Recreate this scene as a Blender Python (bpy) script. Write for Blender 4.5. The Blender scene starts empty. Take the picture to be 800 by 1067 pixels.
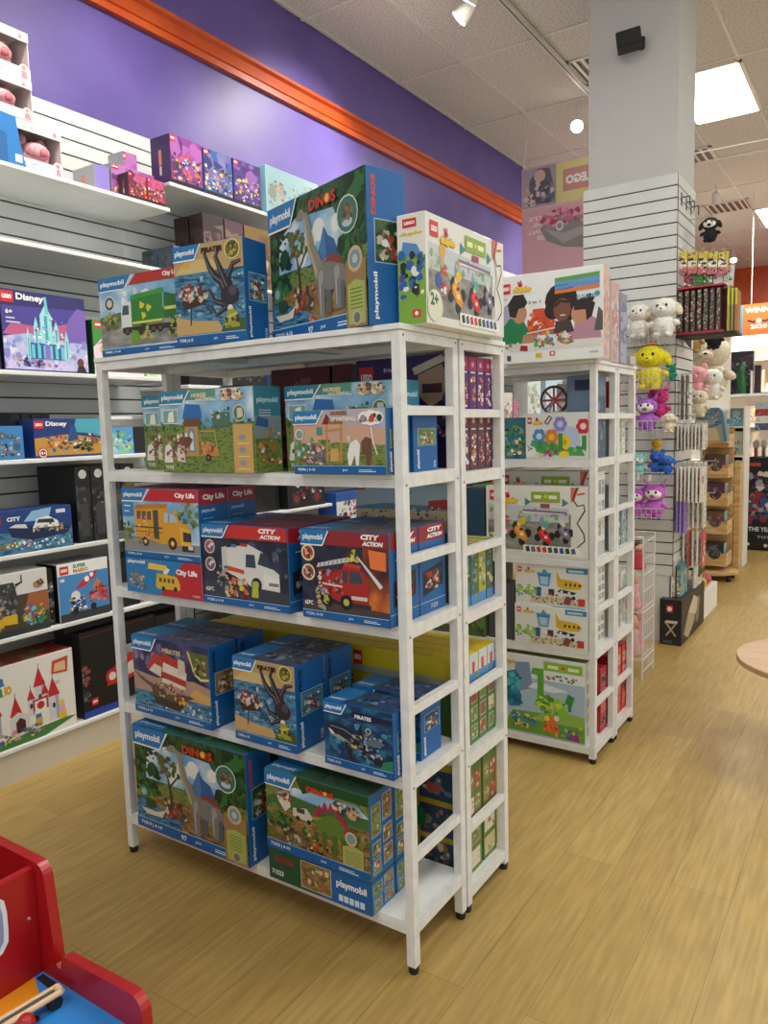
import bpy, math, random
from mathutils import Vector, Matrix
random.seed(7)
scene = bpy.context.scene
COL = scene.collection
# ------------------------------------------------------------------ camera
F, PI_, YA, RO = 792.7129, .1098, .5876, -.0275
fw = Vector((-math.sin(YA)*math.cos(PI_), math.cos(YA)*math.cos(PI_), -math.sin(PI_)))
r0 = Vector((math.cos(YA), math.sin(YA), 0)); u0 = r0.cross(fw)
RR = r0*math.cos(RO)+u0*math.sin(RO); UU = u0*math.cos(RO)-r0*math.sin(RO)
CAM = Vector((0, 0, 1.5))
cd = bpy.data.cameras.new('camera'); cam = bpy.data.objects.new('camera', cd); COL.objects.link(cam)
m = Matrix((( RR.x, UU.x, -fw.x, CAM.x), (RR.y, UU.y, -fw.y, CAM.y), (RR.z, UU.z, -fw.z, CAM.z), (0, 0, 0, 1)))
cam.matrix_world = m
cd.sensor_fit = 'HORIZONTAL'; cd.sensor_width = 36; cd.lens = F/800*36; cd.clip_start = .05; cd.clip_end = 100
scene.camera = cam
def ray(px, py): return fw*F + RR*(px-400) - UU*(py-533.5)
def on(ax, c, px, py):
    d = ray(px, py); return CAM + d*((c-CAM[ax])/d[ax])

# ------------------------------------------------------------------ materials
def lin(h):
    h = h.lstrip('#'); v = [int(h[i:i+2], 16)/255 for i in (0, 2, 4)]
    return tuple((c/12.92 if c <= .04045 else ((c+.055)/1.055)**2.4) for c in v)+(1,)
MC = {}
def M(c, rough=.45, metal=0, emit=0):
    """flat colour with a faint procedural mottling, or a named procedural material"""
    if c in NM: return NM[c]
    k = (c, rough, metal, emit)
    if k in MC: return MC[k]
    ma = bpy.data.materials.new('paint_'+c.strip('#')); ma.use_nodes = True
    nt = ma.node_tree; b = nt.nodes['Principled BSDF']
    col = lin(c)
    b.inputs['Base Color'].default_value = col; b.inputs['Roughness'].default_value = rough; b.inputs['Metallic'].default_value = metal
    if emit:
        b.inputs['Emission Color'].default_value = col; b.inputs['Emission Strength'].default_value = emit
    else:
        n = nt.nodes.new('ShaderNodeTexNoise'); n.inputs['Scale'].default_value = 14
        tc = nt.nodes.new('ShaderNodeTexCoord'); nt.links.new(tc.outputs['Object'], n.inputs['Vector'])
        mr = nt.nodes.new('ShaderNodeMapRange'); mr.inputs['To Min'].default_value = .97; mr.inputs['To Max'].default_value = 1.03
        nt.links.new(n.outputs['Fac'], mr.inputs['Value'])
        mx = nt.nodes.new('ShaderNodeVectorMath'); mx.operation = 'SCALE'; mx.inputs[0].default_value = col[:3]
        nt.links.new(mr.outputs[0], mx.inputs['Scale']); nt.links.new(mx.outputs[0], b.inputs['Base Color'])
    MC[k] = ma; return ma
NM = {}
def noisy(name, cols, scale=8, rough=.45, bump=0, stretch=(1, 1, 1), detail=4, pos=None):
    ma = bpy.data.materials.new(name); ma.use_nodes = True; nt = ma.node_tree; b = nt.nodes['Principled BSDF']
    b.inputs['Roughness'].default_value = rough
    tc = nt.nodes.new('ShaderNodeTexCoord'); mp = nt.nodes.new('ShaderNodeMapping'); mp.inputs['Scale'].default_value = stretch
    n = nt.nodes.new('ShaderNodeTexNoise'); n.inputs['Scale'].default_value = scale; n.inputs['Detail'].default_value = detail
    cr = nt.nodes.new('ShaderNodeValToRGB'); e = cr.color_ramp.elements
    nt.links.new(tc.outputs['Object'], mp.inputs[0]); nt.links.new(mp.outputs[0], n.inputs['Vector']); nt.links.new(n.outputs['Fac'], cr.inputs[0])
    k = len(cols); ps = pos or [.34+.32*i/(k-1) for i in range(k)]
    e[0].position = ps[0]; e[0].color = lin(cols[0]); e[1].position = ps[-1]; e[1].color = lin(cols[-1])
    for i in range(1, k-1): x = e.new(ps[i]); x.color = lin(cols[i])
    nt.links.new(cr.outputs[0], b.inputs['Base Color'])
    if bump:
        bp = nt.nodes.new('ShaderNodeBump'); bp.inputs['Strength'].default_value = bump; bp.inputs['Distance'].default_value = .004
        nt.links.new(n.outputs['Fac'], bp.inputs['Height']); nt.links.new(bp.outputs[0], b.inputs['Normal'])
    NM[name] = ma; return ma
noisy('jungle', ['#0a2212', '#1a3f1e', '#38602a', '#12301a'], 34)
noisy('meadow', ['#3a5824', '#667c34', '#828c48', '#42602a'], 34, stretch=(1, 1, 3))
noisy('sea', ['#17405f', '#2c6a8f', '#5f93ad', '#1d4a6c'], 24, stretch=(1, 1, 4))
noisy('deep_sea', ['#0a2a48', '#123f66', '#2f6f93'], 20, stretch=(1, 1, 2))
noisy('sky', ['#5f97c4', '#8fb8d6', '#d5e2ea'], 9)
noisy('dusk', ['#1b1c38', '#33315a', '#6a5d86'], 10)
noisy('night', ['#14141f', '#20263c', '#34304a'], 14)
noisy('earth', ['#5e4526', '#8a6a3a', '#a58a52'], 22, stretch=(1, 1, 3))
noisy('street', ['#6d6c68', '#8d8b84', '#a5a197'], 16, stretch=(1, 1, 3))
noisy('ice', ['#8a9bd0', '#b7c0e6', '#d9c9ea', '#7a6fb8'], 12)
noisy('fireglow', ['#3b1f1c', '#8a3a1c', '#d9762c'], 9)
noisy('fabric_white', ['#d8d4cc', '#f2efe8'], 60, .9, .6)
noisy('fabric_yellow', ['#cbbb12', '#e8da2c'], 60, .9, .6)
noisy('fabric_magenta', ['#a01f62', '#cf3d86'], 60, .9, .6)
noisy('fabric_purple', ['#8f4fa8', '#b873cc'], 60, .9, .6)
noisy('fabric_pink', ['#d98f98', '#f0b4b8'], 60, .9, .5)
noisy('fabric_blue', ['#234a9c', '#3f72c8'], 60, .9, .5)
noisy('fabric_cream', ['#cdbfa2', '#e9dfc8'], 50, .9, .5)
noisy('fabric_black', ['#101012', '#26262a'], 50, .9, .5)
noisy('white_laminate', ['#dfe0de', '#eaebe8'], 3, .38)
noisy('slat_white', ['#cbcdc9', '#d6d7d3'], 2.5, .45)
noisy('powder_white', ['#dcdbd8', '#e8e7e4'], 30, .42)
noisy('pine', ['#b98f57', '#cfa76c', '#d9b780'], 6, .5, .1, (1, 1, 8))
noisy('black_plastic', ['#131314', '#1c1c1e'], 20, .5)
noisy('red_paint', ['#9c0f14', '#aa1519'], 6, .3)
noisy('purple_paint', ['#57478a', '#5d4c90', '#625296'], 2.2, .44, .25)
noisy('orange_paint', ['#b84614', '#c4521c'], 4, .4)
noisy('wood_top', ['#b48e68', '#c19a72'], 5, .4, 0, (1, 6, 1))

def mesh_obj(name, verts, faces, mats, midx, parent=None, smooth=False):
    me = bpy.data.meshes.new(name); me.from_pydata([tuple(v) for v in verts], [], faces)
    for x in mats: me.materials.append(x)
    if midx: me.polygons.foreach_set('material_index', midx)
    if smooth: me.polygons.foreach_set('use_smooth', [True]*len(faces))
    me.update()
    o = bpy.data.objects.new(name, me); COL.objects.link(o)
    if parent: o.parent = parent
    return o
class MB:
    """collects shapes into one mesh"""
    def __init__(s): s.v = []; s.f = []; s.m = []; s.mats = []; s.smooth = False
    def mi(s, c):
        ma = c if isinstance(c, bpy.types.Material) else M(c)
        if ma not in s.mats: s.mats.append(ma)
        return s.mats.index(ma)
    def add(s, vs, fs, c):
        o = len(s.v); s.v += [Vector(v) for v in vs]; i = s.mi(c)
        for f in fs: s.f.append([o+k for k in f]); s.m.append(i)
    def box(s, x0, x1, y0, y1, z0, z1, c, bev=0, rot=None):
        vs = []; fs = []
        if bev <= 0:
            vs = [(x, y, z) for z in (z0, z1) for y in (y0, y1) for x in (x0, x1)]
            fs = [(0, 2, 3, 1), (4, 5, 7, 6), (0, 1, 5, 4), (2, 6, 7, 3), (0, 4, 6, 2), (1, 3, 7, 5)]
        else:
            b = min(bev, (x1-x0)/3, (y1-y0)/3, (z1-z0)/3)
            # 24-vertex chamfered box
            idx = {}
            for sx in (0, 1):
                for sy in (0, 1):
                    for sz in (0, 1):
                        X, Y, Z = (x0, x1)[sx], (y0, y1)[sy], (z0, z1)[sz]
                        ix, iy, iz = (b, -b)[sx], (b, -b)[sy], (b, -b)[sz]
                        idx[sx, sy, sz, 0] = len(vs); vs.append((X, Y+iy, Z+iz))
                        idx[sx, sy, sz, 1] = len(vs); vs.append((X+ix, Y, Z+iz))
                        idx[sx, sy, sz, 2] = len(vs); vs.append((X+ix, Y+iy, Z))
            I = idx
            q = [(0, 0), (1, 0), (1, 1), (0, 1)]
            for k in (0, 1):
                f = [I[k, a, c2, 0] for a, c2 in q]; fs.append(f if k else f[::-1])
                f = [I[a, k, c2, 1] for a, c2 in q]; fs.append(f[::-1] if k else f)
                f = [I[a, c2, k, 2] for a, c2 in q]; fs.append(f if k else f[::-1])
            for a in (0, 1):
                for c2 in (0, 1):
                    fs.append([I[0, a, c2, 1], I[1, a, c2, 1], I[1, a, c2, 2], I[0, a, c2, 2]])
                    fs.append([I[a, 0, c2, 0], I[a, 1, c2, 0], I[a, 1, c2, 2], I[a, 0, c2, 2]])
                    fs.append([I[a, c2, 0, 0], I[a, c2, 1, 0], I[a, c2, 1, 1], I[a, c2, 0, 1]])
                    for d in (0, 1): fs.append([I[a, c2, d, 0], I[a, c2, d, 1], I[a, c2, d, 2]])
        if rot: vs = [rot @ Vector(v) for v in vs]
        s.add(vs, fs, c)
    def tube(s, p, q, r, c, n=6, r2=None):
        p, q = Vector(p), Vector(q); d = (q-p).normalized(); a = d.orthogonal().normalized(); b = d.cross(a); r2 = r if r2 is None else r2
        vs = []
        for P_, rr in ((p, r), (q, r2)):
            for k in range(n): t = 2*math.pi*k/n; vs.append(P_+a*(rr*math.cos(t))+b*(rr*math.sin(t)))
        fs = [(k, (k+1) % n, n+(k+1) % n, n+k) for k in range(n)]+[tuple(range(n))[::-1], tuple(range(n, 2*n))]
        s.add(vs, fs, c)
    def poly(s, pts, r, c, n=6):
        for a, b in zip(pts, pts[1:]): s.tube(a, b, r, c, n)
    def lathe(s, prof, c, cx=0, cy=0, n=20):
        vs = []; fs = []
        for r, z in prof:
            for k in range(n): t = 2*math.pi*k/n; vs.append((cx+r*math.cos(t), cy+r*math.sin(t), z))
        for i in range(len(prof)-1):
            for k in range(n): fs.append((i*n+k, i*n+(k+1) % n, (i+1)*n+(k+1) % n, (i+1)*n+k))
        fs += [tuple(range(n))[::-1], tuple(range((len(prof)-1)*n, len(prof)*n))]
        s.add(vs, fs, c)
    def ell(s, c0, rad, c, rot=None, n=14, mth=10):
        vs = []; fs = []; c0 = Vector(c0)
        for i in range(mth+1):
            ph = math.pi*i/mth
            for k in range(n):
                t = 2*math.pi*k/n; v = Vector((rad[0]*math.sin(ph)*math.cos(t), rad[1]*math.sin(ph)*math.sin(t), rad[2]*math.cos(ph)))
                if rot: v = rot @ v
                vs.append(c0+v)
        for i in range(mth):
            for k in range(n): fs.append((i*n+k, (i+1)*n+k, (i+1)*n+(k+1) % n, i*n+(k+1) % n))
        s.add(vs, fs, c)
    def prism(s, pts, axis, a, b, c):
        """extrude a 2-D outline along an axis; pts in the other two axes (in x,y,z order)"""
        n = len(pts); vs = []
        for w in (a, b):
            for p in pts:
                v = list(p); v.insert(axis, w); vs.append(v)
        s.add(vs, [tuple(range(n))[::-1], tuple(range(n, 2*n))]+[(k, (k+1) % n, n+(k+1) % n, n+k) for k in range(n)], c)
    def build(s, name, parent=None, loc=None, rz=0, smooth=False):
        """world-coordinate shapes; origin moved to loc (or base centre)"""
        if loc is None:
            if parent: loc = Vector((0, 0, 0))
            else:
                xs = [v.x for v in s.v]; ys = [v.y for v in s.v]; zs = [v.z for v in s.v]
                loc = Vector(((min(xs)+max(xs))/2, (min(ys)+max(ys))/2, min(zs)))
        loc = Vector(loc)
        base = Vector(parent.location) if parent and not parent.parent else Vector((0, 0, 0))
        if parent and parent.parent:
            p = parent; base = Vector((0, 0, 0))
            while p: base += Vector(p.location); p = p.parent
        if parent: loc = base
        o = mesh_obj(name, [v-loc for v in s.v], s.f, s.mats, s.m, parent, smooth)
        if not parent: o.location = loc; o.rotation_euler.z = rz
        return o
def tag(o, label=None, cat=None, group=None, kind=None):
    if label: o['label'] = label
    if cat: o['category'] = cat
    if group: o['group'] = group
    if kind: o['kind'] = kind
    return o
def empty(name, loc, label=None, cat=None, group=None):
    o = bpy.data.objects.new(name, None); COL.objects.link(o); o.location = loc; o.empty_display_size = .05
    return tag(o, label, cat, group)
def dup(o, loc, label, group=None, rz=None):
    c = o.copy(); COL.objects.link(c); c.location = loc; c['label'] = label
    if group: c['group'] = group
    if rz is not None: c.rotation_euler.z = rz
    for ch in o.children:
        d = ch.copy(); COL.objects.link(d); d.parent = c
        for g in ch.children: e = g.copy(); COL.objects.link(e); e.parent = d
    return c

# ------------------------------------------------------------------ lettering
GL = {}
def glyphs(txt, bold=.02):
    k = (txt, bold)
    if k not in GL:
        cu = bpy.data.curves.new('txt', 'FONT'); cu.body = txt; cu.offset = bold; cu.resolution_u = 2
        o = bpy.data.objects.new('txt', cu); me = bpy.data.meshes.new_from_object(o)
        vs = [v.co.copy() for v in me.vertices]; fs = [tuple(p.vertices) for p in me.polygons]
        x0 = min(v.x for v in vs); x1 = max(v.x for v in vs); y0 = min(v.y for v in vs); y1 = max(v.y for v in vs)
        GL[k] = ([((v.x-x0)/(x1-x0), (v.y-y0)/(y1-y0)) for v in vs], fs)
        bpy.data.objects.remove(o); bpy.data.curves.remove(cu); bpy.data.meshes.remove(me)
    return GL[k]
class Art:
    """printing on one face: flat shapes laid one over the other, u right and v up in 0..1"""
    def __init__(s, mb, o, u, v, n, W, H): s.mb = mb; s.o = Vector(o); s.u = Vector(u); s.v = Vector(v); s.n = Vector(n); s.W = W; s.H = H; s.k = 4
    def pt(s, x, y): return s.o+s.u*(min(1, max(0, x))*s.W)+s.v*(min(1, max(0, y))*s.H)+s.n*(s.k*.000016)
    def raw(s, c, pts, fs): s.k += 1; s.mb.add([s.pt(*p) for p in pts], fs, c)
    def P(s, c, pts): s.raw(c, pts, [tuple(range(len(pts)))])
    def R(s, c, x0, y0, x1, y1): s.P(c, [(x0, y0), (x1, y0), (x1, y1), (x0, y1)])
    def E(s, c, x, y, r, ry=None, rot=0, n=14):
        ry = r if ry is None else ry; k = s.H/s.W; out = []
        for i in range(n):
            t = 2*math.pi*i/n; a, b = r*math.cos(t), ry*math.sin(t)
            out.append((x+(a*math.cos(rot)-b*math.sin(rot))*k, y+a*math.sin(rot)+b*math.cos(rot)))
        s.P(c, out)
    def L(s, c, pts, w, w2=None):
        k = s.H/s.W; w2 = w if w2 is None else w2; n = len(pts); q = []
        for i, (x, y) in enumerate(pts):
            a = pts[max(0, i-1)]; b = pts[min(n-1, i+1)]; dx, dy = (b[0]-a[0])/k, b[1]-a[1]; l = math.hypot(dx, dy) or 1
            ww = (w+(w2-w)*i/(n-1))/2; q.append(((x-dy/l*ww*k, y+dx/l*ww), (x+dy/l*ww*k, y-dx/l*ww)))
        s.raw(c, [p for ab in q for p in ab], [(2*i, 2*i+1, 2*i+3, 2*i+2) for i in range(n-1)])
    def T(s, c, txt, x, y, w, h, bold=.02, slant=0, rise=0):
        g, fs = glyphs(txt, bold); s.raw(c, [(x+a*w+b*slant, y+b*h+a*rise) for a, b in g], fs)
    def N(s, cols, x0, y0, x1, y1, n, sz, seed=1):
        R = random.Random(seed)
        n = int(n*2.2)
        for i in range(n):
            x = R.uniform(x0, x1); y = R.uniform(y0, y1); r = sz*R.uniform(.3, 1.05); m_ = R.choice((4, 5, 6, 7)); a0 = R.uniform(0, 6); el = R.uniform(.5, 1.3); k = s.H/s.W
            s.P(cols[R.randrange(len(cols))], [(x+r*k*math.cos(a0+6.283*j/m_)*R.uniform(.7, 1.2), y+r*el*math.sin(a0+6.283*j/m_)*R.uniform(.7, 1.2)) for j in range(m_)])
    def sub(s, x0, y0, x1, y1):
        a = Art(s.mb, s.o+s.u*(x0*s.W)+s.v*(y0*s.H), s.u, s.v, s.n, (x1-x0)*s.W, (y1-y0)*s.H); a.k = s.k+1; s.k += 60; return a

def carton(name, x0, x1, y0, y1, z0, z1, col, arts, label, cat='toy box', group=None, rz=0, bev=.0015, sides=None):
    """a printed cardboard carton. arts: {face: function(Art)}"""
    mb = MB(); mb.box(x0, x1, y0, y1, z0, z1, M(col, .32) if col not in NM else col, bev)
    W, D, H = x1-x0, y1-y0, z1-z0
    fr = {'y-': ((x0, y0, z0), (1, 0, 0), (0, 0, 1), (0, -1, 0), W, H), 'x+': ((x1, y0, z0), (0, 1, 0), (0, 0, 1), (1, 0, 0), D, H),
          'z+': ((x0, y0, z1), (1, 0, 0), (0, 1, 0), (0, 0, 1), W, D), 'x-': ((x0, y1, z0), (0, -1, 0), (0, 0, 1), (-1, 0, 0), D, H),
          'z-': ((x0, y1, z0), (1, 0, 0), (0, -1, 0), (0, 0, -1), W, D)}
    for f, fn in arts.items():
        o, u, v, n, w, h = fr[f]
        # keep the print just inside the chamfer
        e = bev; oo = Vector(o)+Vector(u)*e+Vector(v)*e
        fn(Art(mb, oo, u, v, n, w-2*e, h-2*e))
    o = mb.build(name, loc=((x0+x1)/2, (y0+y1)/2, z0), rz=rz)
    return tag(o, label, cat, group)

# ------------------------------------------------------------------ printed artwork
PB = '#0b5a9c'; WH = '#f2f2ee'
def pm_tab(a, w=.34, h=.17, txt='playmobil', c='#1c74b2'):
    a.P(WH, [(0, 1-h-.015), (w*.8, 1-h-.015), (w+.015, 1), (0, 1)])
    a.P(c, [(0, 1-h), (w*.78, 1-h), (w, 1), (0, 1)]); a.T(WH, txt, .03, 1-h*.78, w*.72, h*.5, .03)
def pm_foot(a, num, h=.1, c=PB):
    a.R(c, 0, 0, 1, h); a.L('#9fc4de', [(0, h), (1, h)], .008); a.T(WH, num, .04, h*.28, .2, h*.42, .02)
    a.T('#cfe0ee', 'pcs', .55, h*.3, .05, h*.3); a.R('#cfe0ee', .72, h*.3, .9, h*.4); a.R('#cfe0ee', .72, h*.5, .86, h*.58)
def a_brachio(a):
    a.R('jungle', 0, 0, 1, 1)
    a.P('sky', [(.1, .5), (.12, .75), (.3, .86), (.7, .83), (.8, .6), (.78, .5)])
    a.E('#e4e6e0', .45, .66, .09); a.E('#e4e6e0', .55, .72, .08); a.E('#e9eae4', .72, .72, .06); a.E('#dfe4df', .36, .58, .07)
    a.P('#2f5f98', [(.44, .46), (.5, .58), (.54, .57), (.6, .73), (.64, .66), (.7, .62), (.76, .46)]); a.P('#4a7bb0', [(.52, .5), (.6, .72), (.62, .55), (.6, .48)])
    a.P('meadow', [(0, .4), (.3, .5), (.6, .48), (1, .52), (1, .3), (0, .3)])
    a.P('earth', [(.1, .34), (.5, .38), (.85, .34), (.85, .1), (.1, .1)])
    a.P('sea', [(0, .3), (.2, .26), (.45, .16), (.5, .08), (0, .08)])
    a.N(['#123019', '#1d4a24', '#2c6a30', '#0b2413'], 0, .35, .22, .82, 26, .06, 3)
    a.N(['#123019', '#2c6a30', '#1d4a24'], .76, .4, 1, .98, 22, .07, 4)
    a.L('#4a3120', [(.33, .22), (.34, .4), (.32, .55), (.3, .66)], .03, .015); a.L('#4a3120', [(.34, .5), (.42, .62)], .015)
    a.N(['#55652b', '#3d5a2a', '#75803a', '#6a4a2c'], .24, .6, .42, .76, 18, .035, 6)
    # long necked dinosaur
    g = '#7c7a78'; g2 = '#5f5d62'
    for x in (.635, .765): a.P(g2, [(x-.025, .38), (x-.02, .14), (x+.028, .14), (x+.032, .38)])
    a.E(g, .67, .4, .17, .115, -.1); a.L(g, [(.74, .42), (.8, .36), (.83, .26)], .09, .02); a.E(g, .575, .4, .08, .1)
    a.P('#8d3a2e', [(.6, .48), (.66, .53), (.75, .5), (.8, .43), (.74, .45), (.66, .48)])
    a.L('#8c8574', [(.56, .4), (.52, .52), (.47, .62), (.45, .74), (.43, .84), (.38, .87)], .12, .045)
    a.L('#b0a587', [(.53, .4), (.49, .52), (.45, .62), (.43, .74), (.41, .83)], .035, .015)
    a.P('#8c8574', [(.31, .84), (.36, .9), (.4, .9), (.41, .85), (.36, .83)]); a.E('#111111', .37, .875, .006)
    for x, d in ((.565, 0), (.725, .05)): a.P(g, [(x-.035, .4), (x-.022, .1+d), (x+.03, .1+d), (x+.035, .4)]); a.E(g, x, .38, .055, .07); a.L('#b4b2b0', [(x-.012, .4), (x-.008, .13+d)], .02, .008); a.E('#9c9a98', x, .39, .035, .05)
    a.N(['#7a4a35', '#9a7050', '#c9b9a2', '#5a3526', '#b23a2a', '#444444'], .27, .2, .48, .36, 22, .032, 8)
    a.P('#d8d3bf', [(.05, .2), (.1, .15), (.25, .16), (.28, .24), (.2, .2)]); a.E('#27462d', .14, .26, .07, .05); a.E('#2f7d6a', .09, .36, .06)
    a.E('#9fb5a0', .08, .36, .035); a.N(['#c4401f', '#e07030', '#d0b040'], .42, .08, .52, .13, 6, .025, 5)
    a.E('#cfe0d8', .84, .74, .125); a.E('#3d6f62', .84, .74, .115); a.E('#b6c9cf', .84, .69, .06, .03); a.N(['#2a4a33', '#7a3b2e', '#59706c', '#8b6b4a'], .79, .71, .89, .8, 9, .03, 9)
    pm_foot(a, '71819 | 4-10'); a.T(WH, '97', .42, .02, .05, .05)
    a.R('#9d7c50', .81, .0, .995, .43); a.E('#c9b48a', .9, .44, .085); a.E('#7a94a0', .9, .44, .06); a.E('#b9c8c8', .9, .44, .03)
    a.P('#a8b85a', [(.83, .02), (.98, .02), (.98, .28), (.9, .31), (.83, .28)]); [a.R('#5e7038', .85, .12+.025*i, .96, .127+.025*i) for i in range(6)]
    a.E('#b9b29a', .905, .06, .05); a.E('#76706a', .905, .06, .035)
    a.T('#7a1712', 'DINOS', .47, .855, .27, .085, .06); a.T('#c93b20', 'DINOS', .473, .862, .264, .075, .03); a.E('#d9c23a', .655, .9, .028); pm_tab(a, .33, .17)
def a_kraken(a):
    a.R('sea', 0, 0, 1, 1); a.R('#b99a68', 0, .72, 1, 1); a.P('#cdb377', [(0, .72), (.2, .86), (.55, .84), (.7, .72)]); a.E('#d2aa4c', .18, .8, .06, .03); a.N(['#3c6a8c', '#7fa6ba', '#1f4a6c', '#a9c2cc'], 0, .3, 1, .7, 30, .05, 3)
    a.P('#c2a067', [(0, .11), (0, .3), (.3, .24), (.62, .22), (.7, .11)]); a.P('#3f5a2e', [(.65, .11), (.75, .24), (1, .22), (1, .11)])
    for pts, w in (([(.78, .42), (.7, .6), (.6, .66), (.52, .76), (.46, .9)], .12), ([(.82, .45), (.78, .64), (.86, .76), (.97, .78)], .1), ([(.8, .5), (.68, .72), (.62, .85), (.68, .95)], .09), ([(.7, .38), (.58, .42), (.5, .55)], .07), ([(.75, .35), (.6, .28), (.52, .38)], .06)):
        a.L('#241f28', pts, w, w*.3); a.L('#6b5d60', [(x-.012, y) for x, y in pts], w*.25, w*.1)
    a.E('#2b2630', .8, .46, .12, .1); a.E('#504650', .84, .5, .05); a.P('#3a2a22', [(.08, .45), (.14, .36), (.42, .4), (.48, .5)]); a.N(['#8a2f28', '#c9b9a0', '#5c3a2c', '#a33a30', '#d8c8a8'], .08, .44, .46, .6, 18, .035, 5)
    a.L('#3a2a22', [(.24, .44), (.22, .2)], .015); a.E('#e0dccb', .8, .33, .035); a.P('#9a9a2e', [(.72, .14), (.76, .32), (.86, .32), (.93, .14)]); a.L('#c3bf5a', [(.7, .22), (.9, .28)], .025); a.N(['#5c6a2a', '#b6b04a', '#3d3a2a'], .72, .13, .92, .28, 8, .03, 7)
    a.E('#d8cf7a', .86, .9, .1); a.E('#68602e', .86, .9, .085); a.N(['#3a3a22', '#b8a43c', '#8a5a30'], .8, .84, .92, .95, 6, .03, 4)
    pm_foot(a, '71598 | 4-10'); a.T('#20201f', 'PIRATES', .42, .9, .3, .055, .05); pm_tab(a, .4, .14)
def side_pm(num='71819', pic='jungle', extra=True, logo=None):
    def f(a):
        a.R(PB, 0, 0, 1, 1)
        if pic:
            a.R('#9db6c8', .17, .4, .93, .68); a.R(pic, .19, .407, .91, .673); a.N(['#7a6a4a', '#b9b09a', '#39442c', '#8c3a2c', '#dfe3e0'], .3, .44, .8, .62, 16, .035, 11)
        # the name runs up the side
        g, fs = glyphs('playmobil', .03); a.raw(WH, [(.12+.13*(1-b), .04+a_*.3) for a_, b in g], fs)
        g, fs = glyphs(num, .02)
        if extra: a.raw('#cfe0ee', [(.82+.1*(1-b), .03+a_*.12) for a_, b in g], fs)
        if logo:
            g, fs = glyphs(logo, .05); a.raw('#c93b20' if logo == 'DINOS' else '#10243c', [(.1+.12*(1-b), .7+a_*.25) for a_, b in g], fs)
    return f
def a_garbage(a):
    a.R('sky', 0, 0, 1, 1); a.P('#3c6f4e', [(0, .5), (.3, .55), (.6, .5), (1, .56), (1, .4), (0, .4)]); a.R('street', 0, .1, 1, .42); a.N(['#dfe6ea', '#c3d2dc', '#eef1f2'], .3, .6, .6, .8, 8, .06, 2)
    a.P('#2f7d35', [(.4, .35), (.4, .72), (.78, .74), (.78, .36)]); a.P('#3f9340', [(.4, .68), (.4, .74), (.8, .78), (.8, .72)]); a.P('#2a6a2e', [(.79, .4), (.8, .72), (.97, .66), (.98, .36)]); a.R('#d8d35a', .8, .5, .99, .54)
    a.P('#dfe0dc', [(.27, .32), (.27, .56), (.3, .65), (.4, .66), (.4, .32)]); a.P('#3f5560', [(.28, .5), (.3, .62), (.37, .62), (.37, .5)]); a.R('#2c2c2e', .28, .27, .98, .34)
    for x in (.34, .66, .74): a.E('#1a1a1c', x, .29, .055); a.E('#7a4a42', x, .29, .028)
    a.R('#d8d35a', .41, .37, .77, .4)
    for k in range(3):
        t = k*2.094+.5; c, s_ = math.cos(t), math.sin(t); a.P('#d6c63a', [(.565+.055*c-.02*s_, .54+.085*s_+.03*c), (.565+.085*c+.03*s_, .54+.13*s_-.05*c), (.565+.02*c+.04*s_, .54+.03*s_-.06*c), (.565+.02*c, .54+.04*s_)])
    a.E('#d5dcd8', .13, .67, .1); a.E('#5a4a48', .13, .67, .085); a.E('#cfcfc8', .13, .67, .05); a.N(['#6b6a35', '#3d4a2a', '#a0a05a'], .05, .34, .22, .52, 12, .05, 3)
    a.P('#6b9a35', [(.38, .14), (.4, .3), (.48, .28), (.48, .12)]); a.N(['#a7b93c', '#3a3a2a', '#c7a05a'], .5, .14, .64, .36, 9, .04, 5); a.N(['#3a3a2a', '#a7b93c'], .84, .2, .94, .42, 6, .04, 8)
    pm_foot(a, '70885 | 4-10', .08); a.P('#b23228', [(.38, .87), (.48, 1), (1, 1), (1, .87)]); a.T(WH, 'City Life', .8, .9, .19, .07, .05); pm_tab(a, .42, .16)
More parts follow.
